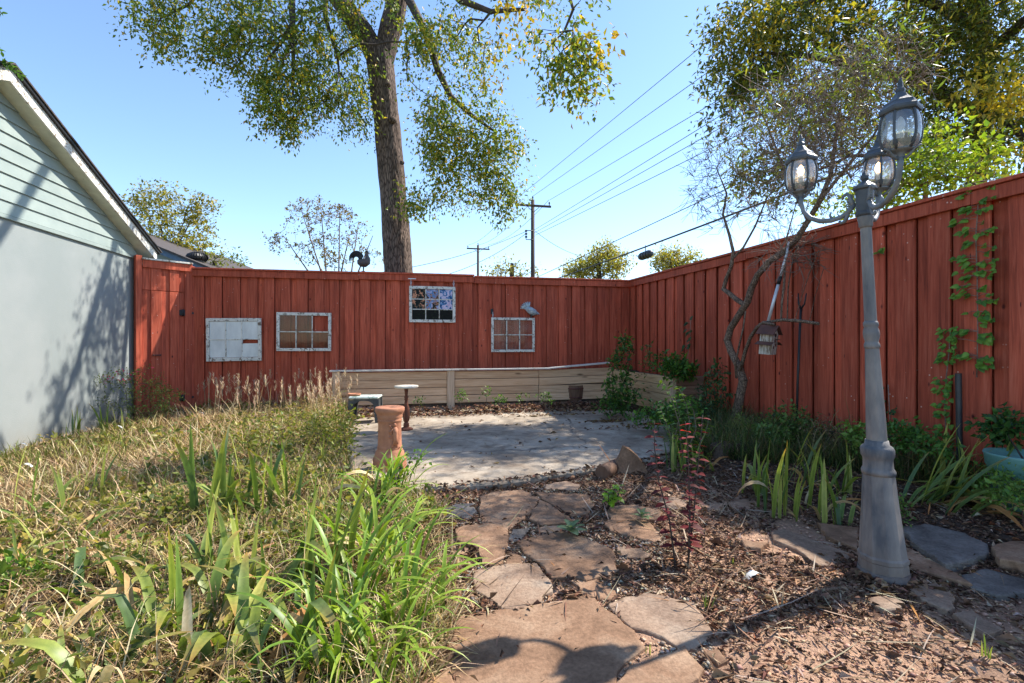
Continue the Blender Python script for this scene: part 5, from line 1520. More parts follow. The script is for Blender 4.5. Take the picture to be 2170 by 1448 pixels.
# ------------------------------------------------------------------ the big elm behind the fence
def elm():
    r = np.random.default_rng(5)
    D = 10.35
    T = lambda x, y, d=D: np.array(W(x, y, d))
    trunk = [(T(850, 900), .37), (T(847, 700), .315), (T(844, 575), .285), (T(838, 470), .27), (T(830, 360), .262), (T(820, 260), .258), (T(809, 170), .262), (T(802, 110), .28)]
    left = [(T(812, 190), .10), (T(803, 135), .20), (T(775, 75), .205), (T(742, 30), .19), (T(705, -20), .18), (T(640, -90, 10.0), .15), (T(540, -170, 9.6), .10), (T(430, -220, 9.0), .06)]
    right = [(T(812, 190), .10), (T(813, 128), .20), (T(824, 75), .21), (T(836, 30), .20), (T(846, -30), .19), (T(855, -150), .15), (T(870, -320), .09)]
    b1 = [(T(848, -40, 10.3), .10), (T(872, 10, 9.9), .085), (T(905, 75, 9.6), .075), (T(928, 150, 9.5), .065), (T(955, 205, 9.5), .055), (T(1000, 245, 9.5), .04), (T(1045, 277, 9.5), .025)]
    b2 = [(T(856, -160, 10.0), .10), (T(920, -60, 9.4), .08), (T(975, 0, 9.0), .065), (T(1040, 25, 8.8), .045), (T(1110, 20, 8.6), .03)]
    b3 = [(T(640, -90, 10.0), .09), (T(618, -20, 9.6), .07), (T(620, 50, 9.4), .055), (T(622, 130, 9.3), .035), (T(621, 200, 9.3), .02)]
    b4 = [(T(620, 48, 9.4), .04), (T(600, 85, 9.2), .03), (T(565, 130, 9.0), .02)]
    b5 = [(T(690, -40, 10.1), .06), (T(690, 40, 9.9), .045), (T(715, 120, 9.8), .025)]
    b6 = [(T(540, -170, 9.6), .06), (T(460, -60, 9.0), .04), (T(400, 10, 8.7), .025), (T(340, 40, 8.5), .012)]
    b7 = [(T(870, -250, 9.8), .09), (T(960, -260, 8.0), .07), (T(1100, -200, 6.6), .05), (T(1190, -60, 6.1), .03), (T(1215, 20, 6.0), .018)]
    polys = [trunk, left, right, b1, b2, b3, b4, b5, b6, b7]
    pts = []
    add = lambda *a, **k: pts.append(px_ellips(*a, r, **k))
    add(110, 450, 20, 140, 65, 8.8, .9)
    add(50, 480, 95, 60, 50, 8.9, .5)
    add(40, 585, 235, 45, 38, 9.2, .4)
    add(60, 330, 45, 60, 60, 8.6, .6)
    add(110, 540, 100, 110, 95, 9.1, .9)
    add(100, 620, 200, 75, 85, 9.3, .7)
    add(140, 700, 110, 85, 110, 9.8, .9)
    add(55, 745, 215, 45, 75, 9.9, .6)
    add(90, 650, -10, 190, 60, 9.6, .9)
    add(70, 900, 90, 60, 110, 9.2, .4)
    add(100, 960, 110, 95, 130, 9.1, .4)
    add(60, 920, 250, 45, 80, 9.3, .4)
    add(70, 955, 320, 60, 60, 9.6, .4)
    add(60, 1030, 300, 50, 75, 9.6, .4)
    add(50, 985, 390, 80, 35, 9.7, .4)
    add(22, 1065, 420, 22, 50, 9.6, .2)
    add(22, 890, 420, 30, 22, 9.6, .3)
    add(85, 1080, 40, 120, 75, 8.8, .4)
    add(34, 1075, 330, 40, 95, 9.5, .3)
    add(26, 1185, 60, 60, 70, 6.1, .4)
    add(28, 1215, 140, 45, 75, 6.0, .3)
    # crown above the frame, which shades the wall and slab
    add(45, 640, -230, 260, 140, 10.2, .8)
    add(35, 950, -260, 220, 150, 10.2, .8)
    pts = gaps(np.concatenate(pts), 1.5, .405, 3)
    cols = GREEN + [S(176, 166, 64), S(210, 172, 58)]
    w = [.26, .20, .24, .10, .13, .07]
    def skip(fixed):
        m = np.zeros(len(fixed), bool); return m
    # detailed trunk with furrowed bark
    nT = 72
    def detailed(poly, name, seed, root, r0=1.0):
        d = densify(poly, 0.045); pts_ = np.array([p for p, _ in d]); rr = np.array([q for _, q in d])
        # smooth centreline
        for _ in range(12): pts_[1:-1] = (pts_[:-2] + 2 * pts_[1:-1] + pts_[2:]) / 4; rr[1:-1] = (rr[:-2] + 2 * rr[1:-1] + rr[2:]) / 4
        s = np.concatenate([[0], np.cumsum(np.linalg.norm(np.diff(pts_, axis=0), axis=1))])
        a = np.linspace(0, 2 * np.pi, nT, endpoint=False)
        A_, S_ = np.meshgrid(a, s)
        dirs = np.gradient(pts_, axis=0); dirs = unit(dirs)
        ref = np.array([0.3, -1.0, 0]); u = unit(ref - dirs * (dirs @ ref)[:, None]); v = np.cross(dirs, u)
        warp = 1.2 * fbm(A_ * 1.5, S_, 0.9, seed) 
        ph = A_ * 12 / (2 * np.pi) + 1.3 * warp
        ridge = np.abs(((ph + vnoise(np.cos(A_) * 3, S_ * 2.2, 1, seed + 5) * 1.2) % 1) - 0.5) * 2
        brk = vnoise(np.floor(ph) * 7.3, S_ * 4.5, 1, seed + 8)
        disp = 0.026 * (ridge ** 0.7) * (0.55 + 0.6 * brk) + 0.03 * (vnoise(np.cos(A_) * 1.2 + 5, np.sin(A_) * 1.2 + S_ * 1.3, 1, seed + 3) - .5)
        rad = rr[:, None] * 0.97 + disp * np.minimum(1, rr[:, None] / .2) 
        V = pts_[:, None] + (u[:, None] * np.cos(A_)[..., None] + v[:, None] * np.sin(A_)[..., None]) * rad[..., None]
        m = len(s); I, J = np.meshgrid(np.arange(nT), np.arange(m - 1)); q = (J * nT + I).ravel(); q2 = (J * nT + (I + 1) % nT).ravel()
        F = np.stack([q, q2, q2 + nT, q + nT], -1)
        link(name, np_mesh(name, V.reshape(-1, 3), F, M['bark'], None, True), root)
    root = tree('elm_tree', 'tall elm with furrowed forked trunk rising behind the back fence', polys, pts, r,
         dict(per=36, length=.42, size=.066, cols=cols, w=w, droop=.6, aspect=.52), .0045, 'twig', 'leaf', 0.22, 0.35, 0.12, ex=.42, trunk_extra=True, attach_from=90, skip_fn=lambda f: elm_skip(f, polys))
    detailed(trunk, 'trunk', 3, root); detailed(left[:6], 'limb', 7, root); detailed(right[:6], 'limb', 9, root)
    # burl and knots on the trunk
    for (x, y, s) in ((832, 255, .085), (822, 180, .06), (852, 345, .05)):
        p = W(x, y, D - .22); MB().ball(p, (s, s * .8, s * .9), 14, 9).build('burl', M['bark'], root)
    # yellow autumn sprays at the right-hand tips
    yp = np.concatenate([px_ellips(26, 1110, 40, 70, 60, 7.6, .5, r), px_ellips(12, 1255, 110, 28, 60, 5.9, .3, r), px_ellips(10, 1050, 130, 40, 70, 8.2, .4, r)])
    V, F, C = sprays(yp, np.tile([[0.3, 0, -.6]], (len(yp), 1)), r, 9, .30, .085, YELL, droop=.5, aspect=.5)
    link('autumn_leaves', np_mesh('autumn_leaves', V, F, M['leaf'], C), root)
def elm_skip(fixed, polys):
    n0 = sum(len(densify(polys[k], .25)) for k in (0,)); m = np.zeros(len(fixed), bool); m[:n0] = True
    return m
elm()

# ------------------------------------------------------------------ big dark tree behind the side fence
def pecan():
    r = np.random.default_rng(15)
    b = np.array((8.6, 6.6, 0.0))
    T = lambda x, y, d: np.array(W(x, y, d))
    polys = [[(b, .19), (T(2070, 380, 9.2), .16), (T(2090, 200, 9.0), .13), (T(2080, 40, 8.8), .11), (T(2050, -120, 8.6), .1)],
             [(T(2085, 250, 9.1), .12), (T(1960, 180, 8.8), .09), (T(1850, 150, 8.6), .07), (T(1720, 120, 8.4), .045), (T(1600, 110, 8.3), .02)],
             [(T(2080, 60, 8.8), .10), (T(1960, 0, 8.4), .07), (T(1800, -20, 8.2), .05), (T(1660, 20, 8.2), .03)],
             [(T(2090, 220, 9.1), .09), (T(2170, 290, 8.2), .06), (T(2260, 300, 7.4), .04)],
             [(T(2070, 340, 9.2), .08), (T(1930, 330, 8.8), .05), (T(1800, 330, 8.6), .03)],
             [(T(2085, 120, 8.9), .10), (T(2200, 20, 7.6), .07), (T(2320, -60, 6.6), .05)]]
    pts = []
    add = lambda *a, **k: pts.append(px_ellips(*a, r, **k))
    add(110, 1600, 90, 95, 95, 8.4, .9)
    add(70, 1560, 190, 80, 70, 8.5, .7)
    add(120, 1720, 60, 110, 90, 8.6, .8)
    add(130, 1740, 210, 140, 100, 9.0, .6)
    add(90, 1980, 40, 160, 110, 8.4, .8)
    add(90, 2090, 180, 110, 130, 8.4, .6)
    add(150, 1880, 120, 150, 140, 8.8, 1.2)
    add(150, 2050, 80, 150, 140, 8.8, 1.2)
    add(130, 2080, 250, 130, 110, 9.0, 1.0)
    add(80, 1900, 300, 150, 80, 9.2, .9)
    add(60, 1800, -90, 300, 70, 8.4, .9)
    add(100, 2200, 60, 150, 200, 8.6, 1.2)
    add(55, 1640, 370, 90, 60, 8.8, .6)
    pts = gaps(np.concatenate(pts), 1.3, .35, 5)
    cols = [S(110, 120, 46), S(84, 98, 40), S(140, 138, 54), S(150, 136, 54), S(192, 168, 64)]
    root = tree('pecan_tree', 'large dense tree with olive green leaves behind the side fence', polys, pts, r,
         dict(per=38, length=.48, size=.088, cols=cols, w=[.36, .28, .2, .1, .06], droop=.35, aspect=.38), .005, 'twig', 'leaf', .2, .4, .12)
    r2 = np.random.default_rng(16)
    yp = np.concatenate([px_ellips(60, 2140, 190, 60, 70, 7.0, .4, r2), px_ellips(14, 2060, 150, 30, 80, 7.4, .3, r2), px_ellips(40, 1600, 60, 90, 70, 8.0, .4, r2), px_ellips(16, 1760, 40, 80, 50, 7.6, .3, r2), px_ellips(22, 2120, 330, 60, 60, 7.2, .3, r2)])
    V, F, C = sprays(yp, np.tile([[0, -.2, -.4]], (len(yp), 1)), r2, 9, .3, .09, [S(206, 180, 60), S(186, 164, 56), S(150, 140, 56)], droop=.4, aspect=.5)
    link('autumn_leaves', np_mesh('autumn_leaves', V, F, M['leaf'], C), root)
pecan()

# ------------------------------------------------------------------ small twisted tree in front of the side fence
def willow():
    r = np.random.default_rng(25)
    o = 0.34
    T = lambda x, y, f=o: np.array(R(x, y, f))
    base = T(1556, 926); base[2] = 0.0
    trunk = [(base, .062), (T(1560, 880), .056), (T(1568, 840), .054), (T(1575, 808), .052), (T(1566, 778), .047), (T(1549, 745), .044), (T(1541, 722), .043), (T(1548, 697), .042), (T(1566, 668), .041), (T(1584, 640), .041), (T(1592, 612), .040), (T(1604, 585), .038), (T(1628, 556), .036), (T(1660, 535), .034),
             (T(1688, 508), .032), (T(1712, 468), .029), (T(1738, 425), .026), (T(1760, 370), .022), (T(1770, 300), .016), (T(1780, 230), .010)]
    fork = [(T(1580, 648), .034), (T(1562, 636), .032), (T(1545, 622), .030), (T(1533, 613), .028), (T(1540, 588), .026), (T(1550, 562), .024), (T(1554, 535), .022), (T(1546, 500), .019), (T(1532, 455), .015), (T(1540, 410), .012), (T(1520, 360), .008)]
    f2 = [(T(1553, 548), .016), (T(1575, 525), .014), (T(1600, 480), .012), (T(1625, 420), .009)]
    s1 = [(T(1563, 795), .024), (T(1572, 772, .40), .024), (T(1580, 742, .42), .023), (T(1590, 715, .44), .022), (T(1604, 694, .46), .021), (T(1618, 684, .5), .02), (T(1642, 688, .52), .014)]
    s2 = [(T(1560, 800), .014), (T(1558, 770, .42), .013), (T(1566, 735, .42), .012), (T(1575, 695, .42), .011), (T(1580, 660, .40), .010)]
    dead = [(T(1618, 684, .5), .016), (T(1660, 678, .42), .018), (T(1700, 681, .36), .018), (T(1734, 686, .30), .017)]
    up1_ = [(T(1655, 678, .42), .011), (T(1657, 640, .42), .012), (T(1662, 600, .40), .012), (T(1663, 560, .38), .011), (T(1668, 500, .36), .009), (T(1690, 420, .36), .006)]
    up2_ = [(T(1668, 678, .40), .008), (T(1670, 610, .38), .008), (T(1676, 570, .36), .007)]
    up3_ = [(T(1685, 676, .36), .005), (T(1700, 625, .34), .005), (T(1715, 580, .34), .005), (T(1735, 530, .34), .004)]
    up4_ = [(T(1716, 678, .34), .004), (T(1728, 625, .34), .004), (T(1745, 570, .34), .004)]
    l2 = [(T(1712, 468), .018), (T(1680, 400, .5), .015), (T(1650, 330, .6), .012), (T(1620, 250, .7), .008)]
    l3 = [(T(1738, 425), .018), (T(1790, 360, .3), .015), (T(1850, 290, .2), .011), (T(1900, 200, .1), .007)]
    polys = [trunk, fork, f2, s1, s2, dead, up1_, up2_, up3_, up4_, l2, l3]
    nat = 0
    pts = []
    def R_ell(n, x, y, rx, ry, off, rd):
        c = R(x, y, off); d = (c - Vector((0, 0, CAMH))).dot(Vector((SY, CY, 0)))
        pts.append(px_ellips(n, x, y, rx, ry, d, rd, r))
    R_ell(120, 1680, 270, 150, 110, .4, .45)
    R_ell(90, 1790, 210, 120, 110, .3, .4)
    R_ell(80, 1740, 360, 110, 70, .35, .35)
    R_ell(40, 1880, 150, 80, 80, .2, .3)
    R_ell(70, 1530, 390, 70, 100, .35, .25)
    R_ell(30, 1620, 440, 60, 60, .35, .2)
    R_ell(30, 1680, 540, 70, 40, .36, .12)
    pts_ = np.concatenate(pts)
    P, par, R_, fixed, tips = grow(polys, pts_, r, .12, .12, .30, 0.1, .06, 60)
    rad = pipe_radii(par, R_, fixed, .0022, .5)
    root = thing('willow_tree', 'small twisted bare-stemmed tree leaning along the side fence', 'tree', Vector(base))
    V, F, C = branch_mesh(P, par, rad)
    link('trunk', np_mesh('trunk', V, F, M['willow_bark'], None, True), root)
    # fine bare twigs fanning from the tips
    n = len(tips); per = 5
    Tt = np.repeat(P[tips], per, 0); dr = unit(np.repeat(tip_dirs(P, par, tips), per, 0) * .8 + r.normal(size=(n * per, 3)) * .7)
    Vt = []; L = r.uniform(.12, .34, n * per)[:, None]
    mid = Tt + dr * L * .5 + r.normal(size=(n * per, 3)) * .02; end = mid + unit(dr + r.normal(size=(n * per, 3)) * .35) * L * .5
    V2, F2, C2 = [], [], []
    P2 = np.concatenate([Tt, mid, end]); k = n * per
    par2 = np.concatenate([np.full(k, -1), np.arange(k), np.arange(k) + k]); rad2 = np.concatenate([np.full(k, .0034), np.full(k, .0028), np.full(k, .0018)])
    V, F, C = branch_mesh(P2, par2, rad2)
    link('twigs', np_mesh('twigs', V, F, M['twig_pale'], None, False), root)
    # narrow leaves, mostly in the upper part
    zt = end[:, 2]; low = np.array(R(1600, 400, .35)).copy()
    p_ = np.clip((zt - 3.0) / 1.6, 0.01, 0.30)
    px_x = end @ np.array((CY, -SY, 0))
    use = r.uniform(size=len(end)) < p_
    V, F, C = sprays(end[use], dr[use], r, 7, .10, .075, [S(140, 150, 62), S(112, 128, 52), S(166, 160, 70), S(150, 120, 60)], w=[.4, .3, .2, .1], droop=.1, aspect=.17, fold=.1)
    link('crown', np_mesh('crown', V, F, M['leaf'], C), root)
willow()

# ------------------------------------------------------------------ other trees behind the fences
def far_tree(label, trunk_px, depth, blobs, cols, w, seed, per=24, size=.07, length=.4, twig=.006, name='far_tree', bare=0, droop=.2, bark='twig', lift=.2, aspect=.55, bias=.25):
    r = np.random.default_rng(seed)
    t0 = np.array(W(trunk_px[0], trunk_px[1], depth)); b = t0.copy(); b[2] = 0
    k = depth / FPX
    polys = [[(b, .020 * depth * .35), (t0, .015 * depth * .35), (t0 + np.array([0, 0, 30 * k]), .010 * depth * .35)]]
    pts = np.concatenate([px_ellips(n, x, y, rx, ry, depth + dd, rd, r) for (n, x, y, rx, ry, dd, rd) in blobs])
    return tree(name, label, polys, pts, r, dict(per=per, length=length, size=size, cols=cols, w=w, droop=droop, aspect=aspect), twig, bark, 'leaf', bias, .5, .12, lift=lift, bare=bare, attach_from=2)
far_tree('bushy yellow green tree rising behind the pale shed roof', (350, 560), 14, [(130, 360, 480, 80, 55, 0, 1.0), (60, 390, 530, 70, 35, 0, .9), (40, 340, 430, 50, 35, 0, .6), (16, 300, 420, 25, 30, 0, .4), (24, 425, 440, 30, 35, 0, .4)],
         [S(170, 156, 58), S(136, 136, 48), S(198, 178, 72), S(104, 108, 42)], [.35, .3, .2, .15], 31, 22, .075, .35, .005, 'bushy_tree')
far_tree('low leafy sprigs of green and yellow beside the turbine vent', (455, 585), 11.8, [(22, 480, 545, 45, 18, 0, .3), (12, 450, 555, 25, 16, 0, .3)], [S(150, 150, 56), S(110, 122, 46)], [.5, .5], 32, 12, .06, .25, .004, 'leafy_shrub')
def crape():
    r = np.random.default_rng(33); d = 12.0
    b = np.array(W(715, 640, d)); b[2] = 0
    polys = []
    for (x, y) in ((600, 500), (640, 450), (680, 440), (720, 450), (760, 470), (790, 500), (650, 520), (740, 500)):
        m = np.array(W((x + 715) / 2 + r.uniform(-8, 8), 580, d + r.uniform(-.3, .3)))
        polys.append([(b + r.normal(size=3) * np.array([.12, .12, 0]), .03), (m, .02), (np.array(W(x, y, d + r.uniform(-.5, .5))), .008)])
    pts = np.concatenate([px_ellips(90, 690, 490, 100, 60, d, .9, r), px_ellips(60, 680, 450, 75, 25, d, .6, r), px_ellips(60, 720, 545, 90, 35, d, .8, r), px_ellips(20, 590, 515, 25, 20, d, .4, r)])
    tree('bare_shrub', 'twiggy nearly bare shrub with brown seed tufts behind the fence', polys, pts, r, dict(per=13, length=.16, size=.05, cols=[S(128, 108, 74), S(100, 84, 60), S(160, 140, 70), S(168, 150, 70)], w=[.35, .3, .2, .15], droop=0, aspect=.6), .004, 'twig_pale', 'leaf', .10, .4, .10, lift=-.1, cat='shrub')
crape()
far_tree('distant thin tree with bare grey branches left of the taller pole', (1085, 590), 42, [(50, 1070, 572, 40, 16, 0, 1.5), (14, 1120, 575, 25, 12, 0, 1)], [S(170, 158, 90), S(150, 140, 80)], [.5, .5], 34, 10, .22, .9, .02, 'distant_tree')
far_tree('distant round yellow green tree just right of the taller pole', (1270, 590), 40, [(150, 1280, 560, 55, 30, 0, 1.6), (60, 1225, 572, 30, 16, 0, 1.2), (30, 1285, 535, 25, 14, 0, 1)], [S(178, 164, 78), S(150, 146, 64), S(200, 184, 96)], [.4, .35, .25], 35, 22, .20, .9, .02, 'distant_tree')
far_tree('distant yellow green tree peeking over the fence corner behind the cable', (1435, 580), 34, [(120, 1432, 553, 50, 22, 0, 1.4)], [S(178, 164, 72), S(150, 146, 60), S(196, 180, 88)], [.4, .35, .25], 36, 22, .17, .8, .02, 'distant_tree')
def lime():
    r = np.random.default_rng(41)
    b = np.array((UR + .9, 4.6, 0))
    polys = [[(b, .04), (np.array(R(1960, 420, -.6)), .025)], [(b + np.array([0, 2.1, 0]), .03), (np.array(R(1800, 450, -.5)), .02)]]
    pts = []
    for (n, x, y, rx, ry, off) in ((50, 1990, 350, 75, 50, -.55), (36, 1920, 390, 70, 40, -.5), (22, 2060, 345, 50, 35, -.5), (14, 1970, 300, 25, 35, -.6), (16, 1780, 430, 55, 25, -.4), (12, 1850, 420, 40, 25, -.4)):
        c = R(x, y, off); d = (c - Vector((0, 0, CAMH))).dot(Vector((SY, CY, 0)))
        pts.append(px_ellips(n, x, y, rx, ry, d, .25, r))
    pts = np.concatenate(pts)
    tree('lime_shrub', 'bright lime green leafy shrub spilling over the side fence', polys, pts, r, dict(per=18, length=.26, size=.052, cols=[S(158, 178, 56), S(134, 158, 48), S(180, 192, 76)], w=[.4, .35, .25], droop=.1, aspect=.6), .003, 'twig_pale', 'leaf', .2, .2, .12, cat='shrub')
lime()

# ------------------------------------------------------------------ lawn, litter, gravel (uncountable)
STONE_POLYS = [p for p, _ in STONES] + [p for p, _ in EDGE]
def on_stone(x, y):
    m = np.zeros(x.shape, bool)
    for p in STONE_POLYS: m |= inpoly(x, y, p)
    return m
def scatter(n, box, keep, r):
    out = []; got = 0
    while got < n:
        x = r.uniform(box[0], box[1], n); y = r.uniform(box[2], box[3], n)
        k = keep(x, y); x, y = x[k], y[k]; out.append(np.stack([x, y], -1)); got += len(x)
    p = np.concatenate(out)[:n]
    return p
def pos3(p, dz=0.0): return np.concatenate([p, (hgt(p[:, 0], p[:, 1]) + dz)[:, None]], 1)
def camdist(x, y): return np.hypot(x, y)
def lawn():
    r = np.random.default_rng(51)
    def keep(x, y):
        d = camdist(x, y); pr = np.clip((1.7 / np.maximum(d, .6)) ** 0.9, 0.22, 1)
        pr = pr * (.18 + .82 * sstep(.36, .50, fbm(x, y, 2.4, 131)))
        return inpoly(x, y, LAWN) & (r.uniform(size=x.shape) < pr) & ~on_stone(x, y)
    box = (-3.96, 0.4, 0.55, 8.95)
    parts = []
    # matted dry grass
    n = 82000; p = scatter(n, box, keep, r); d = camdist(p[:, 0], p[:, 1])
    tall = 0.7 + 0.9 * fbm(p[:, 0], p[:, 1], 1.1, 61) + 0.45 * sstep(6.0, 8.5, p[:, 1])
    tall = tall * (1 + .5 * sstep(4.5, 6.5, p[:, 1]) * sstep(-3.2, -2.2, p[:, 0]))
    tall = tall * (0.55 + .45 * sstep(-3.9, -2.6, p[:, 0]))
    L = r.gamma(4, .026, n) * tall + .04; dry = fbm(p[:, 0], p[:, 1], .9, 71)
    cols = pick([S(216, 190, 146), S(198, 168, 124), S(228, 206, 166), S(168, 138, 104), S(128, 104, 78)], n, r, .12)
    th0 = r.uniform(.45, 1.45, n)
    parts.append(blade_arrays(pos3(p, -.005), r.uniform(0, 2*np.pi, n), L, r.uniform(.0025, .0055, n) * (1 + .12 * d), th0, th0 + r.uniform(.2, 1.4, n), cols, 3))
    # green grass blades among it
    n = 13000; p = scatter(n, box, lambda x, y: keep(x, y) & (fbm(x, y, 1.0, 81) > .46), r); d = camdist(p[:, 0], p[:, 1])
    L = r.gamma(5, .020, n) * (0.7 + .6 * fbm(p[:, 0], p[:, 1], 1.3, 62)) + .04
    cols = pick([S(122, 134, 60), S(142, 148, 72), S(98, 114, 52), S(168, 164, 90)], n, r, .15)
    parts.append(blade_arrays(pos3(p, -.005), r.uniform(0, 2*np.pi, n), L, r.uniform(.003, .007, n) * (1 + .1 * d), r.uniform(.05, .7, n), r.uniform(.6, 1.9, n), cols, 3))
    V, F, C = merge(parts)
    o = link('dry_grass', np_mesh('dry_grass', V, F, M['dry'], C)); stuff(o, 'matted tan and green grass filling the neglected bed beside the shed')
    # leafy weeds
    n = 1050; c = scatter(n, box, lambda x, y: keep(x, y) & (fbm(x, y, .8, 91) + .22 * sstep(4.2, 6.5, y) * sstep(-2.6, -1.2, x) > .47), r)
    h = r.uniform(.05, .16, n) * (1 + .9 * sstep(4.6, 6.5, c[:, 1]) * sstep(-2.4, -1.0, c[:, 0]))
    per = 22; cc = np.repeat(pos3(c), per, 0); hh = np.repeat(h, per)
    m = n * per
    off = r.normal(size=(m, 3)) * np.stack([hh * .55, hh * .55, hh * 0], -1); off[:, 2] = hh * r.uniform(.15, 1.1, m)
    L = r.uniform(.018, .046, m) * (1 + .10 * camdist(cc[:, 0], cc[:, 1]))
    dd = unit(off * np.array([1, 1, .3]) + r.normal(size=(m, 3)) * .03)
    colsl = pick([S(104, 120, 50), S(130, 138, 60), S(86, 102, 44), S(150, 148, 74), S(172, 158, 84)], m, r, .15)
    V, F, C = leaf_arrays(cc + off, dd, L, L * r.uniform(.4, .65, m), colsl, r, .2)
    o = link('leafy_weeds', np_mesh('leafy_weeds', V, F, M['leaf'], C)); stuff(o, 'small leafy green weeds scattered through the dry grass')
    # taller feathery seed grass in front of the back fence
    n = 110; px = np.concatenate([r.uniform(430, 735, 70), r.uniform(640, 745, 40)]); base = np.array([G(a, b_) for a, b_ in zip(px, r.uniform(880, 915, n))])
    base[:, 2] = hgt(base[:, 0], base[:, 1])
    L = r.uniform(.30, .68, n); az = r.uniform(0, 2*np.pi, n)
    cols = pick([S(196, 172, 140), S(180, 150, 124), S(170, 150, 108)], n, r, .1)
    parts = [blade_arrays(base, az, L, np.full(n, .008), r.uniform(.02, .25, n), r.uniform(.2, .6, n), cols, 4, taper=2.5)]
    tips = np.stack([base[:, 0] + np.cos(az) * L * .22, base[:, 1] + np.sin(az) * L * .22, base[:, 2] + L * .80], -1)
    per = 26; m = n * per; tt = r.uniform(0, 1, (m, 1)); T = np.repeat(tips, per, 0) + tt * np.array([0, 0, .16]) 
    colf = pick([S(208, 184, 158), S(190, 160, 140), S(222, 204, 176)], m, r, .1)
    parts.append(blade_arrays(T, r.uniform(0, 2*np.pi, m), r.uniform(.04, .11, m) * (1.1 - tt[:, 0] * .6), np.full(m, .007), r.uniform(.3, .8, m), r.uniform(.6, 1.2, m), colf, 2))
    V, F, C = merge(parts)
    o = link('seed_grass', np_mesh('seed_grass', V, F, M['dry'], C)); stuff(o, 'feathery pinkish tan seed heads in front of the back fence')
lawn()

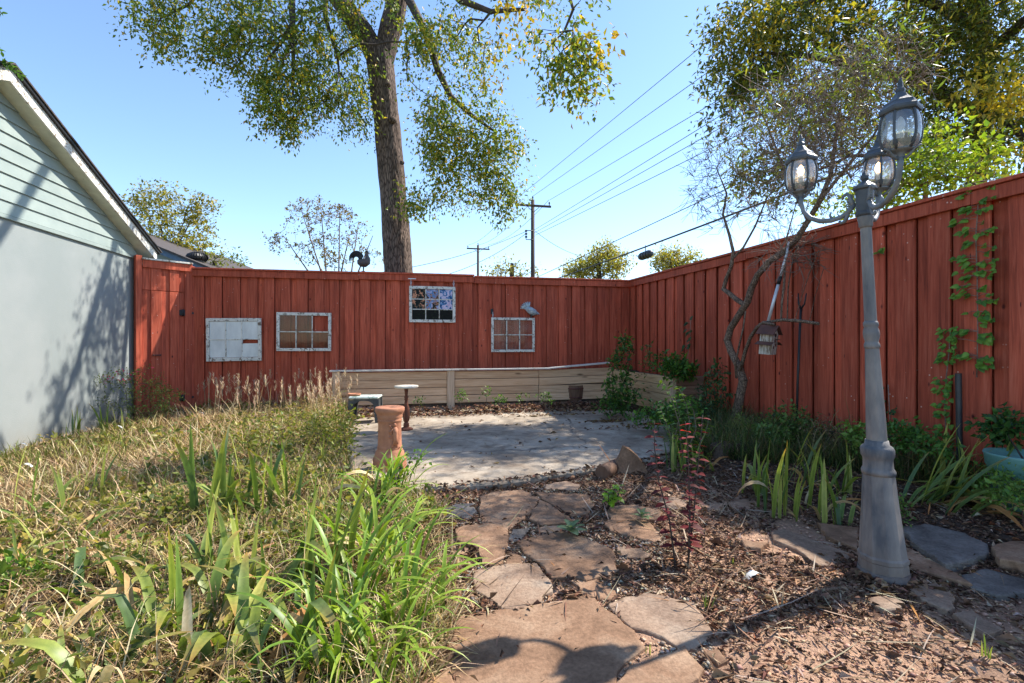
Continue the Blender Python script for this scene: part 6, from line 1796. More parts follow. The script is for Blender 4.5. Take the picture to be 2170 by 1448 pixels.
def litter():
    r = np.random.default_rng(52)
    box = (-0.6, 4.3, 0.8, 8.4)
    def keep(x, y):
        d = camdist(x, y); pr = np.clip((1.8 / np.maximum(d, .6)) ** 1.0, .15, 1)
        soft = np.where((x > .9) & (y < 1.75), .30, 1.0)         # barer soil in the front corner
        st = on_stone(x, y)
        return (~inpoly(x, y, PATIO)) & (~inpoly(x, y, LAWN) | (r.uniform(size=x.shape) < .12)) & (r.uniform(size=x.shape) < pr * soft) & (~st | (r.uniform(size=x.shape) < .006)) & (fbm(x, y, 2.2, 5) > .30)
    n = 44000; p = scatter(n, box, keep, r); st = on_stone(p[:, 0], p[:, 1])
    P = pos3(p, .004 + .012 * r.uniform(size=n)); P[st, 2] = .05
    L = r.gamma(4, .0058, n) + .006; az = r.uniform(0, 2*np.pi, n)
    d = np.stack([np.cos(az), np.sin(az), r.normal(size=n) * .28], -1)
    shade = sstep(2.5, 3.2, p[:, 0])[:, None]
    cols = pick([S(122, 92, 74), S(94, 70, 56), S(150, 118, 96), S(68, 50, 41), S(190, 164, 140), S(130, 86, 64)], n, r, .15, [.26, .22, .2, .16, .08, .08])
    parts = [leaf_arrays(P, d, L, L * np.where(r.uniform(size=n) < .75, r.uniform(.12, .3, n), r.uniform(.4, .6, n)), cols, r, .5, .12)]
    # shredded strips and dead straps
    n = 1700; p = scatter(n, box, lambda x, y: keep(x, y) & ~on_stone(x, y), r)
    cols = pick([S(170, 150, 128), S(140, 110, 86), S(104, 80, 64), S(190, 176, 158), S(178, 118, 70)], n, r, .12, [.25, .3, .3, .1, .05])
    th0 = r.uniform(1.1, 1.5, n)
    parts.append(blade_arrays(pos3(p, .006), r.uniform(0, 2*np.pi, n), r.gamma(3, .045, n), r.uniform(.004, .012, n), th0, th0 + r.uniform(-.3, .6, n), cols, 3))
    V, F, C = merge(parts)
    o = link('leaf_litter', np_mesh('leaf_litter', V, F, M['litter'], C)); stuff(o, 'brown bark mulch and fallen leaf litter over the soil')
    # mulch banked against the lamp foot and along the front edge of the slab
    pe = []
    for k in range(6):
        a, b_ = np.array(PATIO[k]), np.array(PATIO[k + 1]); m = int(260 * np.linalg.norm(b_ - a)); t = r.uniform(size=(m, 1))
        nrm = np.array([-(b_ - a)[1], (b_ - a)[0]]) / np.linalg.norm(b_ - a)
        pe.append(a + (b_ - a) * t - nrm * np.abs(r.normal(size=(m, 1))) * .05 * np.sign(nrm[1]) + nrm * .03 * np.sign(nrm[1]))
    q = r.normal(size=(900, 2)); q = unit(q) * (.125 + np.abs(r.normal(size=(900, 1))) * .06); pe.append(q + np.array([LB.x, LB.y]))
    p2 = np.concatenate(pe); m = len(p2); P2_ = pos3(p2, .008); P2_[:, 2] = np.maximum(P2_[:, 2], PATIO_Z * inpoly(p2[:, 0], p2[:, 1], PATIO) + .006) + .012 * r.uniform(size=m)
    L2 = r.gamma(4, .007, m) + .008; az2 = r.uniform(0, 2*np.pi, m)
    V, F, C = leaf_arrays(P2_, np.stack([np.cos(az2), np.sin(az2), r.normal(size=m) * .3], -1), L2, L2 * r.uniform(.3, .6, m), pick([S(130, 96, 78), S(104, 76, 62), S(156, 122, 98), S(84, 62, 50)], m, r, .15), r, .35, .1)
    o = link('edge_mulch', np_mesh('edge_mulch', V, F, M['litter'], C)); stuff(o, 'brown mulch banked along the slab edge and the lamp foot')
    # leaf drift on the back of the slab
    n = 3500; a = r.uniform(-.9, 3.6, n); b_ = 7.98 + r.normal(size=n) * .16 - .05 * np.sin(a * 2)
    keep2 = r.uniform(size=n) < .9; p = np.stack([a, b_], -1)
    P = np.concatenate([p, np.maximum(hgt(a, b_), PATIO_Z * inpoly(a, b_, PATIO))[:, None] + .006 + .01 * r.uniform(size=(n, 1))], 1)
    L = r.gamma(4, .010, n) + .012; az = r.uniform(0, 2*np.pi, n)
    cols = pick([S(110, 76, 60), S(86, 62, 52), S(140, 104, 84), S(160, 130, 100)], n, r, .15)
    parts = [leaf_arrays(P, np.stack([np.cos(az), np.sin(az), r.normal(size=n) * .25], -1), L, L * .5, cols, r, .3)]
    for (px, py, m, sx, sy) in ((1290, 893, 260, .16, .05), (1395, 898, 220, .22, .05), (1340, 905, 80, .3, .12), (1180, 880, 120, .4, .06), (980, 900, 60, 1.0, .4), (1120, 960, 70, 1.0, .5)):
        c = G(px, py, PATIO_Z); q = np.stack([c.x + r.normal(size=m) * sx, c.y + r.normal(size=m) * sy, np.full(m, PATIO_Z + .008)], -1)
        L = r.gamma(4, .008, m) + .010; az = r.uniform(0, 2*np.pi, m)
        parts.append(leaf_arrays(q, np.stack([np.cos(az), np.sin(az), r.normal(size=m) * .2], -1), L, L * .5, pick([S(92, 66, 50), S(120, 90, 66), S(150, 126, 84)], m, r, .15), r, .3))
    V, F, C = merge(parts)
    o = link('fallen_leaves', np_mesh('fallen_leaves', V, F, M['litter'], C)); stuff(o, 'dry brown leaves blown along the back of the slab')
    # dead straps of iris around the lamp
    # pea gravel in the joints
    n = 2600
    hull = [gp(925, 1040), gp(1290, 1030), gp(1420, 1100), gp(1400, 1230), gp(1500, 1300), gp(1520, 1448), gp(950, 1448), gp(960, 1290), gp(1000, 1180), gp(960, 1110)]
    p = scatter(n, (-.6, 1.6, .9, 4.4), lambda x, y: inpoly(x, y, hull) & ~on_stone(x, y) & (fbm(x, y, 2.5, 15) > .36), r)
    P = pos3(p, .006); s = r.gamma(6, .0011, n) + .002
    ico = np.array([[1,0,0],[-1,0,0],[0,1,0],[0,-1,0],[0,0,.75],[0,0,-.75]], float)
    fac = np.array([[0,2,4],[2,1,4],[1,3,4],[3,0,4],[2,0,5],[1,2,5],[3,1,5],[0,3,5]])
    A = r.uniform(0, np.pi, n); ca, sa = np.cos(A), np.sin(A)
    sx = r.uniform(.8, 1.5, (n, 1)); I = ico[None] * np.stack([s * sx[:, 0], s, s * .8], -1)[:, None]
    V = np.stack([I[..., 0] * ca[:, None] - I[..., 1] * sa[:, None], I[..., 0] * sa[:, None] + I[..., 1] * ca[:, None], I[..., 2]], -1) + P[:, None]
    F = (fac[None] + (np.arange(n) * 6)[:, None, None]).reshape(-1, 3)
    C = np.repeat(pick([S(196, 178, 154), S(168, 142, 118), S(214, 200, 180), S(140, 112, 92), S(120, 116, 112)], n, r, .1), 6, 0)
    o = link('pea_gravel', np_mesh('pea_gravel', V.reshape(-1, 3), F, M['pebble'], C, True)); stuff(o, 'small pale pea gravel in the joints between flagstones')
    # soil crumbs in the bare front corner
    n = 9000
    p = scatter(n, (.5, 3.2, .8, 3.2), lambda x, y: ~on_stone(x, y) & (r.uniform(size=x.shape) < np.clip(1.6 / camdist(x, y), .2, 1)), r)
    P = pos3(p, .003); s = r.gamma(3, .0016, n) + .0015
    A = r.uniform(0, np.pi, n); ca, sa = np.cos(A), np.sin(A)
    I = ico[None] * np.stack([s * r.uniform(.7, 1.5, n), s, s * .8], -1)[:, None]
    V = np.stack([I[..., 0] * ca[:, None] - I[..., 1] * sa[:, None], I[..., 0] * sa[:, None] + I[..., 1] * ca[:, None], I[..., 2]], -1) + P[:, None]
    F = (fac[None] + (np.arange(n) * 6)[:, None, None]).reshape(-1, 3)
    C = np.repeat(pick([S(180, 144, 118), S(156, 122, 98), S(196, 162, 136)], n, r, .1), 6, 0)
    o = link('soil_crumbs', np_mesh('soil_crumbs', V.reshape(-1, 3), F, M['pebble'], C, False)); stuff(o, 'loose soil crumbs in the bare front corner')
litter()

def undergrowth():        # tangled ground cover along the foot of the side fence
    r = np.random.default_rng(53)
    zone = [gp(1420, 960), gp(1560, 985), gp(1760, 1010), gp(1900, 1040), gp(2050, 1060), gp(2250, 1100), (4.36, 2.2), (4.36, 6.5), (3.75, 6.5), gp(1440, 905)]
    def keep(x, y): return inpoly(x, y, zone)
    parts = []
    n = 15000; p = scatter(n, (1, 4.4, 1.5, 7), lambda x, y: keep(x, y) & (fbm(x, y, 1.6, 31) > .36), r)
    L = r.gamma(4, .05, n) + .05
    parts.append(blade_arrays(pos3(p), r.uniform(0, 2*np.pi, n), L, r.uniform(.004, .009, n), r.uniform(.1, 1.0, n), r.uniform(.7, 2.0, n), pick([S(78, 104, 56), S(104, 122, 70), S(150, 140, 100), S(120, 104, 80), S(64, 88, 50)], n, r, .15), 3))
    n = 650; c = scatter(n, (1, 4.4, 1.5, 7), lambda x, y: keep(x, y) & (fbm(x, y, 1.3, 33) > .40), r)
    wall = sstep(3.2, 4.3, c[:, 0])
    h = r.uniform(.05, .20, n) * (.7 + .8 * wall); per = 26; m = n * per
    cc = np.repeat(pos3(c), per, 0); hh = np.repeat(h, per)
    off = r.normal(size=(m, 3)) * np.stack([hh * .5, hh * .5, hh * 0], -1); off[:, 2] = hh * r.uniform(.1, 1.1, m)
    L = r.uniform(.02, .042, m)
    V = leaf_arrays(cc + off, off * np.array([1, 1, .3]) + r.normal(size=(m, 3)) * .03, L, L * .55, pick([S(84, 118, 56), S(104, 136, 62), S(66, 96, 50), S(132, 150, 78)], m, r, .15), r, .2)
    parts.append(V)
    V, F, C = merge(parts)
    o = link('ground_cover', np_mesh('ground_cover', V, F, M['leaf'], C)); stuff(o, 'tangled green ground cover along the foot of the side fence')
undergrowth()

# ------------------------------------------------------------------ strap leaves (iris, daylily) as parts
def strap_mesh(name, th0, th1, kink, width, colA, colB, tipc, seg=9, tiplen=4.0, twist=0.0, basew=.75, seed=0, mat='iris'):
    """unit length leaf growing from the origin, bending towards +X; V-shaped section"""
    r = random.Random(seed)
    pos = Vector((0, 0, 0)); rows = []; cols = []
    for i in range(seg + 1):
        t = i / seg
        th = th0 + (th1 - th0) * t ** 1.4 + (kink if t > 0.55 else 0)
        d = Vector((math.sin(th), 0, math.cos(th))); up = Vector((-math.cos(th), 0, math.sin(th)))
        w = width * (basew + (1 - basew) * min(1, t * 2.5)) * (1 - max(0, t) ** 3.2) + 0.0008
        tw = twist * t
        side = Vector((0, 1, 0)) * math.cos(tw) + up * math.sin(tw)
        rows += [pos - side * w / 2 + up * w * .10, pos, pos + side * w / 2 + up * w * .10]
        m = t ** tiplen
        edge = [a * (1 - m) + b * m for a, b in zip(colA, tipc)]; mid = [a * (1 - m) + b * m for a, b in zip(colB, tipc)]
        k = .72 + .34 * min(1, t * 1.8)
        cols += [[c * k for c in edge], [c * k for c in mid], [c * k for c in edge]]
        pos = pos + d / seg
    F = []
    for i in range(seg):
        a = i * 3
        F += [(a, a+1, a+4, a+3), (a+1, a+2, a+5, a+4)]
    return np_mesh(name, np.array([tuple(v) for v in rows]), np.array(F), M[mat], np.array(cols), True)
IG = [(S(122, 146, 70), S(100, 126, 60)), (S(158, 172, 84), S(126, 146, 68)), (S(100, 128, 76), S(82, 110, 68)), (S(186, 190, 106), S(156, 166, 84))]
TIPB = S(176, 128, 72)
IRIS_UP = [strap_mesh('iris_leaf', a, b_, 0, w, *IG[k % 4], TIPB if k % 3 else IG[k % 4][0], tiplen=9, twist=tw, seed=k) for k, (a, b_, w, tw) in enumerate(((.04, .18, .060, .5), (.08, .45, .068, -.7), (.14, .7, .062, .8), (.02, .3, .078, -.4), (.2, 1.0, .066, .6), (.1, .55, .055, -.9)))]
IRIS_ARCH = [strap_mesh('iris_leaf', a, b_, kk, w, *IG[k % 4], TIPB, tiplen=5, twist=tw, seed=k + 20) for k, (a, b_, kk, w, tw) in enumerate(((.2, 1.9, 0, .085, .3), (.5, 1.5, .4, .10, -.4), (.3, 1.0, 1.0, .09, .3), (.9, 1.5, 0, .09, .2), (.7, 2.1, 0, .08, -.3)))]
DRYC = [(S(206, 178, 128), S(188, 156, 108)), (S(188, 142, 92), S(166, 118, 72)), (S(224, 206, 168), S(206, 184, 142))]
IRIS_DRY = [strap_mesh('dry_leaf', a, b_, kk, w, *DRYC[k % 3], S(150, 96, 56), tiplen=3, twist=tw, seed=k + 40, mat='dry') for k, (a, b_, kk, w, tw) in enumerate(((.5, 2.4, .3, .06, 1.4), (.9, 1.7, .2, .07, 1.0), (.3, 2.9, 0, .06, -1.5), (1.2, 1.6, 0, .055, .9)))]
DAY = [strap_mesh('daylily_leaf', a, b_, 0, w, *c, c[0], seg=10, tiplen=6, twist=tw, basew=.9, seed=k + 60) for k, (a, b_, w, tw, c) in enumerate(
    ((.15, 1.9, .042, .2, (S(150, 176, 62), S(122, 152, 50))), (.25, 2.3, .038, -.3, (S(166, 186, 72), S(134, 160, 56))), (.1, 1.4, .042, .3, (S(132, 162, 58), S(108, 140, 46))), (.4, 2.5, .036, .2, (S(176, 192, 84), S(144, 168, 62))), (.2, 2.0, .044, -.2, (S(116, 148, 54), S(94, 126, 44))), (.6, 2.2, .038, .3, (S(156, 180, 68), S(128, 156, 54)))))]
def add_leaf(parent, me, off, az, L, lean_=0.0, ws=1.0, name='leaf', roll=0.0):
    o = bpy.data.objects.new(name, me); COL.objects.link(o); o.parent = parent
    o.location = off; o.rotation_euler = (roll, lean_, az); o.scale = (L, L * ws, L)
    return o
def iris(px, py, n, L, label, seed, arch=.25, dry=.12, spread=.05, grp='iris clumps', flat=0.0, az0=None, azs=math.pi, ws=1.0, pos=None, z=None):
    r = random.Random(seed)
    c = pos or G(px, py); zz = hz(c.x, c.y) if z is None else z
    root = thing('iris_plant', label, 'iris', (c.x, c.y, zz), grp)
    fan = r.uniform(0, math.pi)
    for k in range(n):
        u = r.random()
        me = r.choice(IRIS_DRY) if u < dry else (r.choice(IRIS_ARCH) if u < dry + arch else r.choice(IRIS_UP))
        az = (fan + (0 if r.random() < .5 else math.pi) + r.gauss(0, .55)) if az0 is None else az0 + r.uniform(-azs, azs)
        dx = r.gauss(0, spread); dy = r.gauss(0, spread)
        add_leaf(root, me, (dx, dy, -0.01), az, L * r.uniform(.55, 1.08), flat * r.uniform(.4, 1.0), (1 + (ws - 1) * .45) * r.uniform(.78, 1.1), 'dry_leaf' if me in IRIS_DRY else 'leaf')
    return root
LEFT = [ # px, py, leaves, length, label extras
 (465, 1108, 18, .46, 'tallest upright iris clump in the dry grass', dict(arch=.12, dry=.05, spread=.09, ws=1.25)),
 (548, 1104, 9, .42, 'slim iris clump with narrow upright leaves beside the tallest clump', dict(arch=.05, dry=.1, spread=.05)),
 (610, 1085, 8, .38, 'iris fan leaning between the tall clump and the daylilies', dict(arch=.1, dry=.1)),
 (395, 1095, 4, .40, 'iris with long pale leaves sprawling left of the tallest clump', dict(arch=.9, dry=.1, flat=.5)),
 (60, 1128, 6, .34, 'iris clump at the pale shed side with mixed tall leaves', dict(arch=.25, dry=.1)),
 (140, 1120, 4, .36, 'sparse iris with two upright pale leaves in dry grass', dict(arch=.1, dry=.15)),
 (205, 1075, 5, .32, 'iris clump with thin dark leaves in the middle of dry grass', dict(arch=.2, dry=.1)),
 (160, 935, 7, .30, 'small iris tuft at the foot of the shed wall', dict(arch=.1, dry=.05)),
 (218, 925, 8, .32, 'iris tuft under the pink flowered bush at the shed', dict(arch=.1, dry=.05)),
 (262, 918, 5, .27, 'short iris tuft between the flowering bush and dry grass', dict(arch=.2, dry=.1)),
 (300, 1265, 4, .24, 'iris with one broad upright leaf and a long fallen leaf', dict(arch=.3, dry=.2, ws=1.2)),
 (150, 1285, 5, .30, 'iris with flattened pale leaves over matted straw', dict(arch=.8, dry=.2, flat=.6)),
 (352, 1360, 7, .30, 'iris clump with arching broad leaves near the corner of the bed', dict(arch=.6, dry=.15, ws=1.25)),
 (500, 1345, 9, .32, 'broad leaved iris clump with drooping blue green leaves', dict(arch=.75, dry=.12, ws=1.35, spread=.09)),
 (575, 1290, 8, .34, 'broad leaved iris clump with brown curled tips', dict(arch=.45, dry=.25, ws=1.25, spread=.08)),
 (650, 1255, 7, .36, 'iris clump with two bold leaves slanting up beside daylilies', dict(arch=.15, dry=.1, ws=1.2, az0=-.3, azs=.7)),
 (705, 1240, 6, .36, 'iris fan with long green leaves slanting over daylilies', dict(arch=.15, dry=.2, ws=1.1, az0=-.2, azs=.8)),
 (430, 1430, 9, .30, 'low iris clump with wide folded leaves at the bed front', dict(arch=.7, dry=.25, ws=1.4, spread=.09)),
 (250, 1440, 8, .28, 'low iris clump with dead brown straps at the bed front', dict(arch=.6, dry=.45, ws=1.2, spread=.09)),
 (90, 1420, 6, .28, 'iris clump lying flat with straw coloured leaves', dict(arch=.7, dry=.4, ws=1.1, flat=.4)),
 (590, 1420, 8, .28, 'iris clump mixed with dead leaves beside the lowest daylilies', dict(arch=.6, dry=.3, ws=1.3, spread=.09)),
 (420, 1260, 6, .28, 'iris clump with bent leaves in the middle of straw', dict(arch=.5, dry=.25)),
 (480, 1250, 8, .30, 'mixed iris clump with yellowing tips in front of the tallest clump', dict(arch=.4, dry=.2, ws=1.2, spread=.08)),
 (545, 1390, 9, .29, 'crowded iris clump with dark folded leaves between drooping clumps', dict(arch=.7, dry=.15, ws=1.4, spread=.10)),
 (640, 1385, 8, .30, 'iris clump with blunt broken leaves beside large daylilies', dict(arch=.5, dry=.25, ws=1.3, spread=.08)),
 (360, 1440, 8, .28, 'iris clump with pale arching leaves at the very front', dict(arch=.8, dry=.3, ws=1.2, spread=.09)),
 (160, 1180, 6, .28, 'iris clump with crossing leaves in pale straw', dict(arch=.6, dry=.2, flat=.3)),
 (690, 1000, 6, .28, 'dark iris tuft among weeds beside the patio edge', dict(arch=.3, dry=.05)),
 (30, 1230, 5, .30, 'iris clump with long leaves near the shed side of the bed', dict(arch=.6, dry=.2)),
]
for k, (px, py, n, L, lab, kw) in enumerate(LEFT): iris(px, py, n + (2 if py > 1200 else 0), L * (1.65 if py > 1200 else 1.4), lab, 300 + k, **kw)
RIGHT = [
 (1640, 1085, 6, .33, 'bright backlit iris clump with brown tips left of the lamp post', dict(arch=.05, dry=.1, spread=.05)),
 (1672, 1098, 6, .34, 'upright iris clump with glowing green leaves near the edging stones', dict(arch=.05, dry=.1, spread=.05)),
 (1735, 1080, 7, .32, 'iris clump with curled orange dry leaves left of the lamp post', dict(arch=.2, dry=.35, spread=.07)),
 (1795, 1060, 7, .30, 'iris clump growing right against the lamp foot', dict(arch=.3, dry=.2)),
 (1955, 1085, 9, .36, 'iris clump fanning low behind the lamp foot', dict(arch=.5, dry=.12, flat=.5, az0=-.2, azs=.7, spread=.07)),
 (2010, 1095, 10, .38, 'wide sprawling iris clump right of the lamp post', dict(arch=.5, dry=.15, flat=.5, az0=-.3, azs=.8, spread=.09)),
 (2060, 1070, 8, .34, 'iris clump in front of the teal pot', dict(arch=.3, dry=.1, spread=.08)),
 (2110, 1105, 8, .34, 'flattened iris clump with straw leaves near the teal pot', dict(arch=.7, dry=.35, flat=.5)),
 (1940, 1000, 6, .33, 'blue green iris standing behind the lamp post', dict(arch=.05, dry=.1)),
 (2035, 985, 7, .32, 'blue green iris tuft at the foot of the metal pipe', dict(arch=.1, dry=.05)),
 (1730, 950, 7, .32, 'shaded iris clump among weeds by the iron stake', dict(arch=.3, dry=.05)),
 (1612, 915, 7, .36, 'dark shaded iris with stiff leaves beside the twisted tree', dict(arch=.05, dry=.05)),
 (1432, 1000, 10, .26, 'iris tuft behind the red leaved sapling', dict(arch=.1, dry=.05, spread=.07)),
 (1480, 1000, 7, .24, 'small iris tuft between the sapling and dark rocks', dict(arch=.3, dry=.1, spread=.06)),
 (1608, 1055, 6, .30, 'first iris fan at the mulch edge between sapling and lamp', dict(arch=.15, dry=.15, spread=.05)),
 (1702, 1045, 8, .32, 'full iris fan behind the backlit clumps near the lamp', dict(arch=.15, dry=.15, spread=.07)),
 (1762, 1110, 6, .28, 'iris tuft with dry leaves drooping on the edging stone', dict(arch=.4, dry=.35, spread=.05)),
 (1985, 1045, 8, .32, 'iris fan between lamp foot and metal pipe', dict(arch=.3, dry=.1, spread=.08)),
 (2140, 1075, 7, .32, 'iris fan at the foot of the teal pot', dict(arch=.4, dry=.15, spread=.08)),
 (1850, 985, 6, .28, 'low iris tuft hidden behind the lamp foot', dict(arch=.2, dry=.1)),
]
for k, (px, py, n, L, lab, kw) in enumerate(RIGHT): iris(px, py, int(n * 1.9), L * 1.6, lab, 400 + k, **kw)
iris(0, 0, 5, .22, 'drooping pale iris growing in the half barrel', 450, arch=.6, dry=.4, spread=.03, pos=barrel_c + Vector((.03, -.03, 0)), z=barrel_c.z + .25)
def daylily(px, py, n, L, label, seed, spread=.09):
    r = random.Random(seed); c = G(px, py)
    root = thing('daylily_plant', label, 'daylily', (c.x, c.y, hz(c.x, c.y)), 'daylilies along the path')
    for k in range(n):
        a = r.uniform(0, 2 * math.pi); q = abs(r.gauss(0, spread))
        add_leaf(root, r.choice(DAY if r.random() > .07 else IRIS_DRY), (q * math.cos(a), q * math.sin(a), -.01), a + r.gauss(0, .6), L * r.uniform(.55, 1.05), 0, r.uniform(.9, 1.3))
    return root
for k, (px, py, n, L, lab, sp) in enumerate((
    (835, 1040, 60, .40, 'deep green daylily clump beside the terracotta pedestal', .09),
    (800, 1085, 40, .34, 'daylily clump with weeds between the pedestal and the path', .08),
    (790, 1185, 70, .40, 'bright lime daylily clump arching towards the flagstones', .10),
    (860, 1235, 46, .36, 'lime daylily clump spilling over the path edge', .09),
    (745, 1300, 64, .38, 'large lime daylily clump beside the broad leaved iris', .10),
    (845, 1350, 56, .36, 'lime daylily clump hanging over the big front flagstone', .10),
    (720, 1425, 50, .34, 'lowest daylily clump at the front of the bed', .09),
    (800, 1440, 44, .32, 'daylily clump at the corner of the front flagstone', .09))):
    daylily(px, py, int(n * .72), L * 1.4, lab, 500 + k, sp)

# ------------------------------------------------------------------ broad leaves as parts
def leaf_mesh(name, outline, col, col2, fold=.12, droop=.15, mat='leaf'):
    """outline: (t, halfwidth) pairs along a unit midrib on +X"""
    V, C = [], []
    for t, w in outline:
        z = -droop * t * t
        V += [(t, -w, z + fold * w), (t, 0, z), (t, w, z + fold * w)]
        C += [col, col2, col]
    F = []
    for i in range(len(outline) - 1):
        a = i * 3; F += [(a, a+1, a+4, a+3), (a+1, a+2, a+5, a+4)]
    return np_mesh(name, np.array(V), np.array(F), M[mat], np.array(C), True)
M['leaf_matt'] = m_leaf('matt_red_foliage', 0.22, 0.65, 0.2, (1.2, .9, .8))
OVAL = [(0, .01), (.15, .17), (.35, .27), (.55, .27), (.75, .19), (.9, .09), (1, .005)]
HEART = [(0, .06), (-.05, .2), (.06, .36), (.25, .43), (.45, .38), (.7, .24), (.88, .10), (1, .004)]
LANCE = [(0, .008), (.2, .09), (.45, .13), (.7, .10), (.9, .04), (1, .003)]
def orient(d, n=(0, 0, 1), roll=0.0):
    d = Vector(d).normalized(); n = Vector(n); n = (n - d * n.dot(d))
    n = n.normalized() if n.length > 1e-4 else Vector((1, 0, 0))
    s = n.cross(d); m = Matrix((d, s, n)).transposed()
    return (m @ Matrix.Rotation(roll, 3, 'X')).to_euler()
def place_leaf(parent, me, p, d, L, n=(0, 0, 1), roll=0.0, ws=1.0, name='leaf'):
    o = bpy.data.objects.new(name, me); COL.objects.link(o); o.parent = parent
    o.location = inv_of(parent) @ Vector(p); o.rotation_euler = orient(d, n, roll); o.scale = (L, L * ws, L)
    return o
RED = [leaf_mesh('red_leaf', OVAL, S(116, 44, 46), S(98, 36, 38), .25, .25, 'leaf_matt'), leaf_mesh('red_leaf', OVAL, S(92, 40, 42), S(78, 34, 36), .3, .35, 'leaf_matt'), leaf_mesh('red_leaf', OVAL, S(136, 54, 54), S(112, 42, 44), .2, .2, 'leaf_matt'), leaf_mesh('red_leaf', OVAL, S(206, 44, 54), S(186, 34, 44), .2, .2)]
GRN = [leaf_mesh('green_leaf', OVAL, S(128, 164, 58), S(112, 146, 50), .2, .2), leaf_mesh('green_leaf', OVAL, S(150, 182, 66), S(130, 160, 56), .2, .25), leaf_mesh('green_leaf', OVAL, S(92, 130, 54), S(80, 116, 48), .2, .2)]
IVY = [leaf_mesh('ivy_leaf', HEART, S(112, 158, 60), S(132, 172, 76), .12, .25), leaf_mesh('ivy_leaf', HEART, S(82, 128, 52), S(100, 144, 64), .15, .3), leaf_mesh('ivy_leaf', HEART, S(118, 160, 60), S(136, 172, 76), .1, .2)]
IVYD = [leaf_mesh('ivy_leaf', HEART, S(56, 92, 46), S(66, 104, 52), .12, .25), leaf_mesh('ivy_leaf', HEART, S(44, 76, 40), S(54, 88, 46), .15, .3)]
WOOL = [leaf_mesh('woolly_leaf', [(0, .05), (.2, .16), (.5, .21), (.75, .18), (.92, .10), (1, .01)], S(108, 130, 88), S(128, 148, 108), .3, .3)]
CUT = [leaf_mesh('lobed_leaf', [(0, .03), (.12, .30), (.25, .20), (.38, .40), (.52, .22), (.62, .34), (.78, .14), (1, .01)], S(150, 190, 54), S(168, 204, 70), .15, .2), leaf_mesh('lobed_leaf', [(0, .03), (.12, .30), (.25, .20), (.38, .40), (.52, .22), (.62, .34), (.78, .14), (1, .01)], S(118, 160, 50), S(134, 172, 60), .15, .2)]

def stems_plant(name, label, cat, stems, r, leaves, per, Lr, stem_mat, stem_r=.004, t0=.15, opposite=True, up=.35, group=None, redtop=False, ws=1.0):
    """stems: list of polylines; leaf objects along each stem"""
    root = thing(name, label, cat, stems[0][0], group)
    for st in stems:
        MB().tube(st, [stem_r * (1.2 - .8 * i / (len(st) - 1)) for i in range(len(st))], 6).build('stem', M[stem_mat], root)
        pts = [Vector(p) for p in st]
        seg = [(pts[i+1] - pts[i]).length for i in range(len(pts) - 1)]; tot = sum(seg)
        a = r.uniform(0, 6.28)
        for k in range(per):
            t = t0 + (1 - t0) * (k + .5) / per; s = t * tot; i = 0
            while i < len(seg) - 1 and s > seg[i]: s -= seg[i]; i += 1
            p = pts[i].lerp(pts[i+1], min(1, s / seg[i])); ax = (pts[i+1] - pts[i]).normalized()
            a += 1.57 + r.uniform(-.3, .3)
            u = ax.orthogonal().normalized(); v = ax.cross(u)
            for sg in ((1, -1) if opposite else (1,)):
                d = (u * math.cos(a) + v * math.sin(a)) * sg + ax * up
                me = r.choice(leaves[:3] if redtop else leaves)
                if redtop and t > .93 and st is stems[0]: me = leaves[3]
                place_leaf(root, me, p, d, r.uniform(*Lr) * (1.0 - .35 * t), (0, 0, 1), r.uniform(-.4, .4), ws)
    return root
def sapling():
    r = random.Random(71)
    b = G(1458, 1205); b.z = hz(b.x, b.y)
    d0 = 2.64
    W_ = lambda x, y, d=d0: W(x, y, d)
    stems = [[b, W_(1462, 1100), W_(1460, 1010), W_(1457, 940), W_(1452, 893)],
             [b + Vector((.01, .02, 0)), W_(1470, 1090, 2.7), W_(1478, 1000, 2.72), W_(1485, 930, 2.74), W_(1489, 880, 2.75)],
             [b + Vector((-.06, .02, 0)), W_(1418, 1100, 2.68), W_(1396, 1020, 2.7), W_(1387, 950, 2.72), W_(1386, 892, 2.72)]]
    stems_plant('red_sapling', 'slender sapling with dark red leaves at the edge of the path', 'sapling', stems, r, RED, 19, (.055, .08), 'twig', .005, .12, True, .15, redtop=True)
sapling()
def arching():
    r = random.Random(72)
    b = G(1445, 985); b.z = .02; d = 4.9
    W_ = lambda x, y, dd=d: W(x, y, dd)
    stems = [[b, W_(1440, 900), W_(1425, 850), W_(1410, 818), W_(1395, 812)],
             [b, W_(1462, 900), W_(1455, 860), W_(1440, 825), W_(1418, 803)],
             [b, W_(1475, 910), W_(1470, 870), W_(1455, 845), W_(1435, 820)],
             [b, W_(1420, 920), W_(1405, 880), W_(1395, 850)],
             [b, W_(1490, 930), W_(1500, 900), W_(1502, 880)],
             [b, W_(1430, 930), W_(1440, 880), W_(1430, 840)]]
    stems_plant('arching_shrub', 'bright green shrub with thin arching stems in the sunlit bed', 'shrub', stems, r, GRN, 17, (.07, .11), 'twig_pale', .005, .1, True, .3)
arching()
def seedling():
    r = random.Random(73)
    b = G(1288, 1085); b.z = .02; d = 3.45
    stems = [[b, W(1298, 1060, d), W(1302, 1030, d)], [b, W(1290, 1055, d), W(1288, 1038, d)], [b, W(1310, 1050, d), W(1316, 1026, d)]]
    stems_plant('young_seedling', 'small bright lobed leaf seedling beside the flagstones', 'seedling', stems, r, CUT, 5, (.07, .10), 'twig', .004, .35, True, .3)
    for (px, py, s) in ((1275, 1078, .03), (1288, 1083, .03), (1272, 1040, .02)):
        pass
seedling()
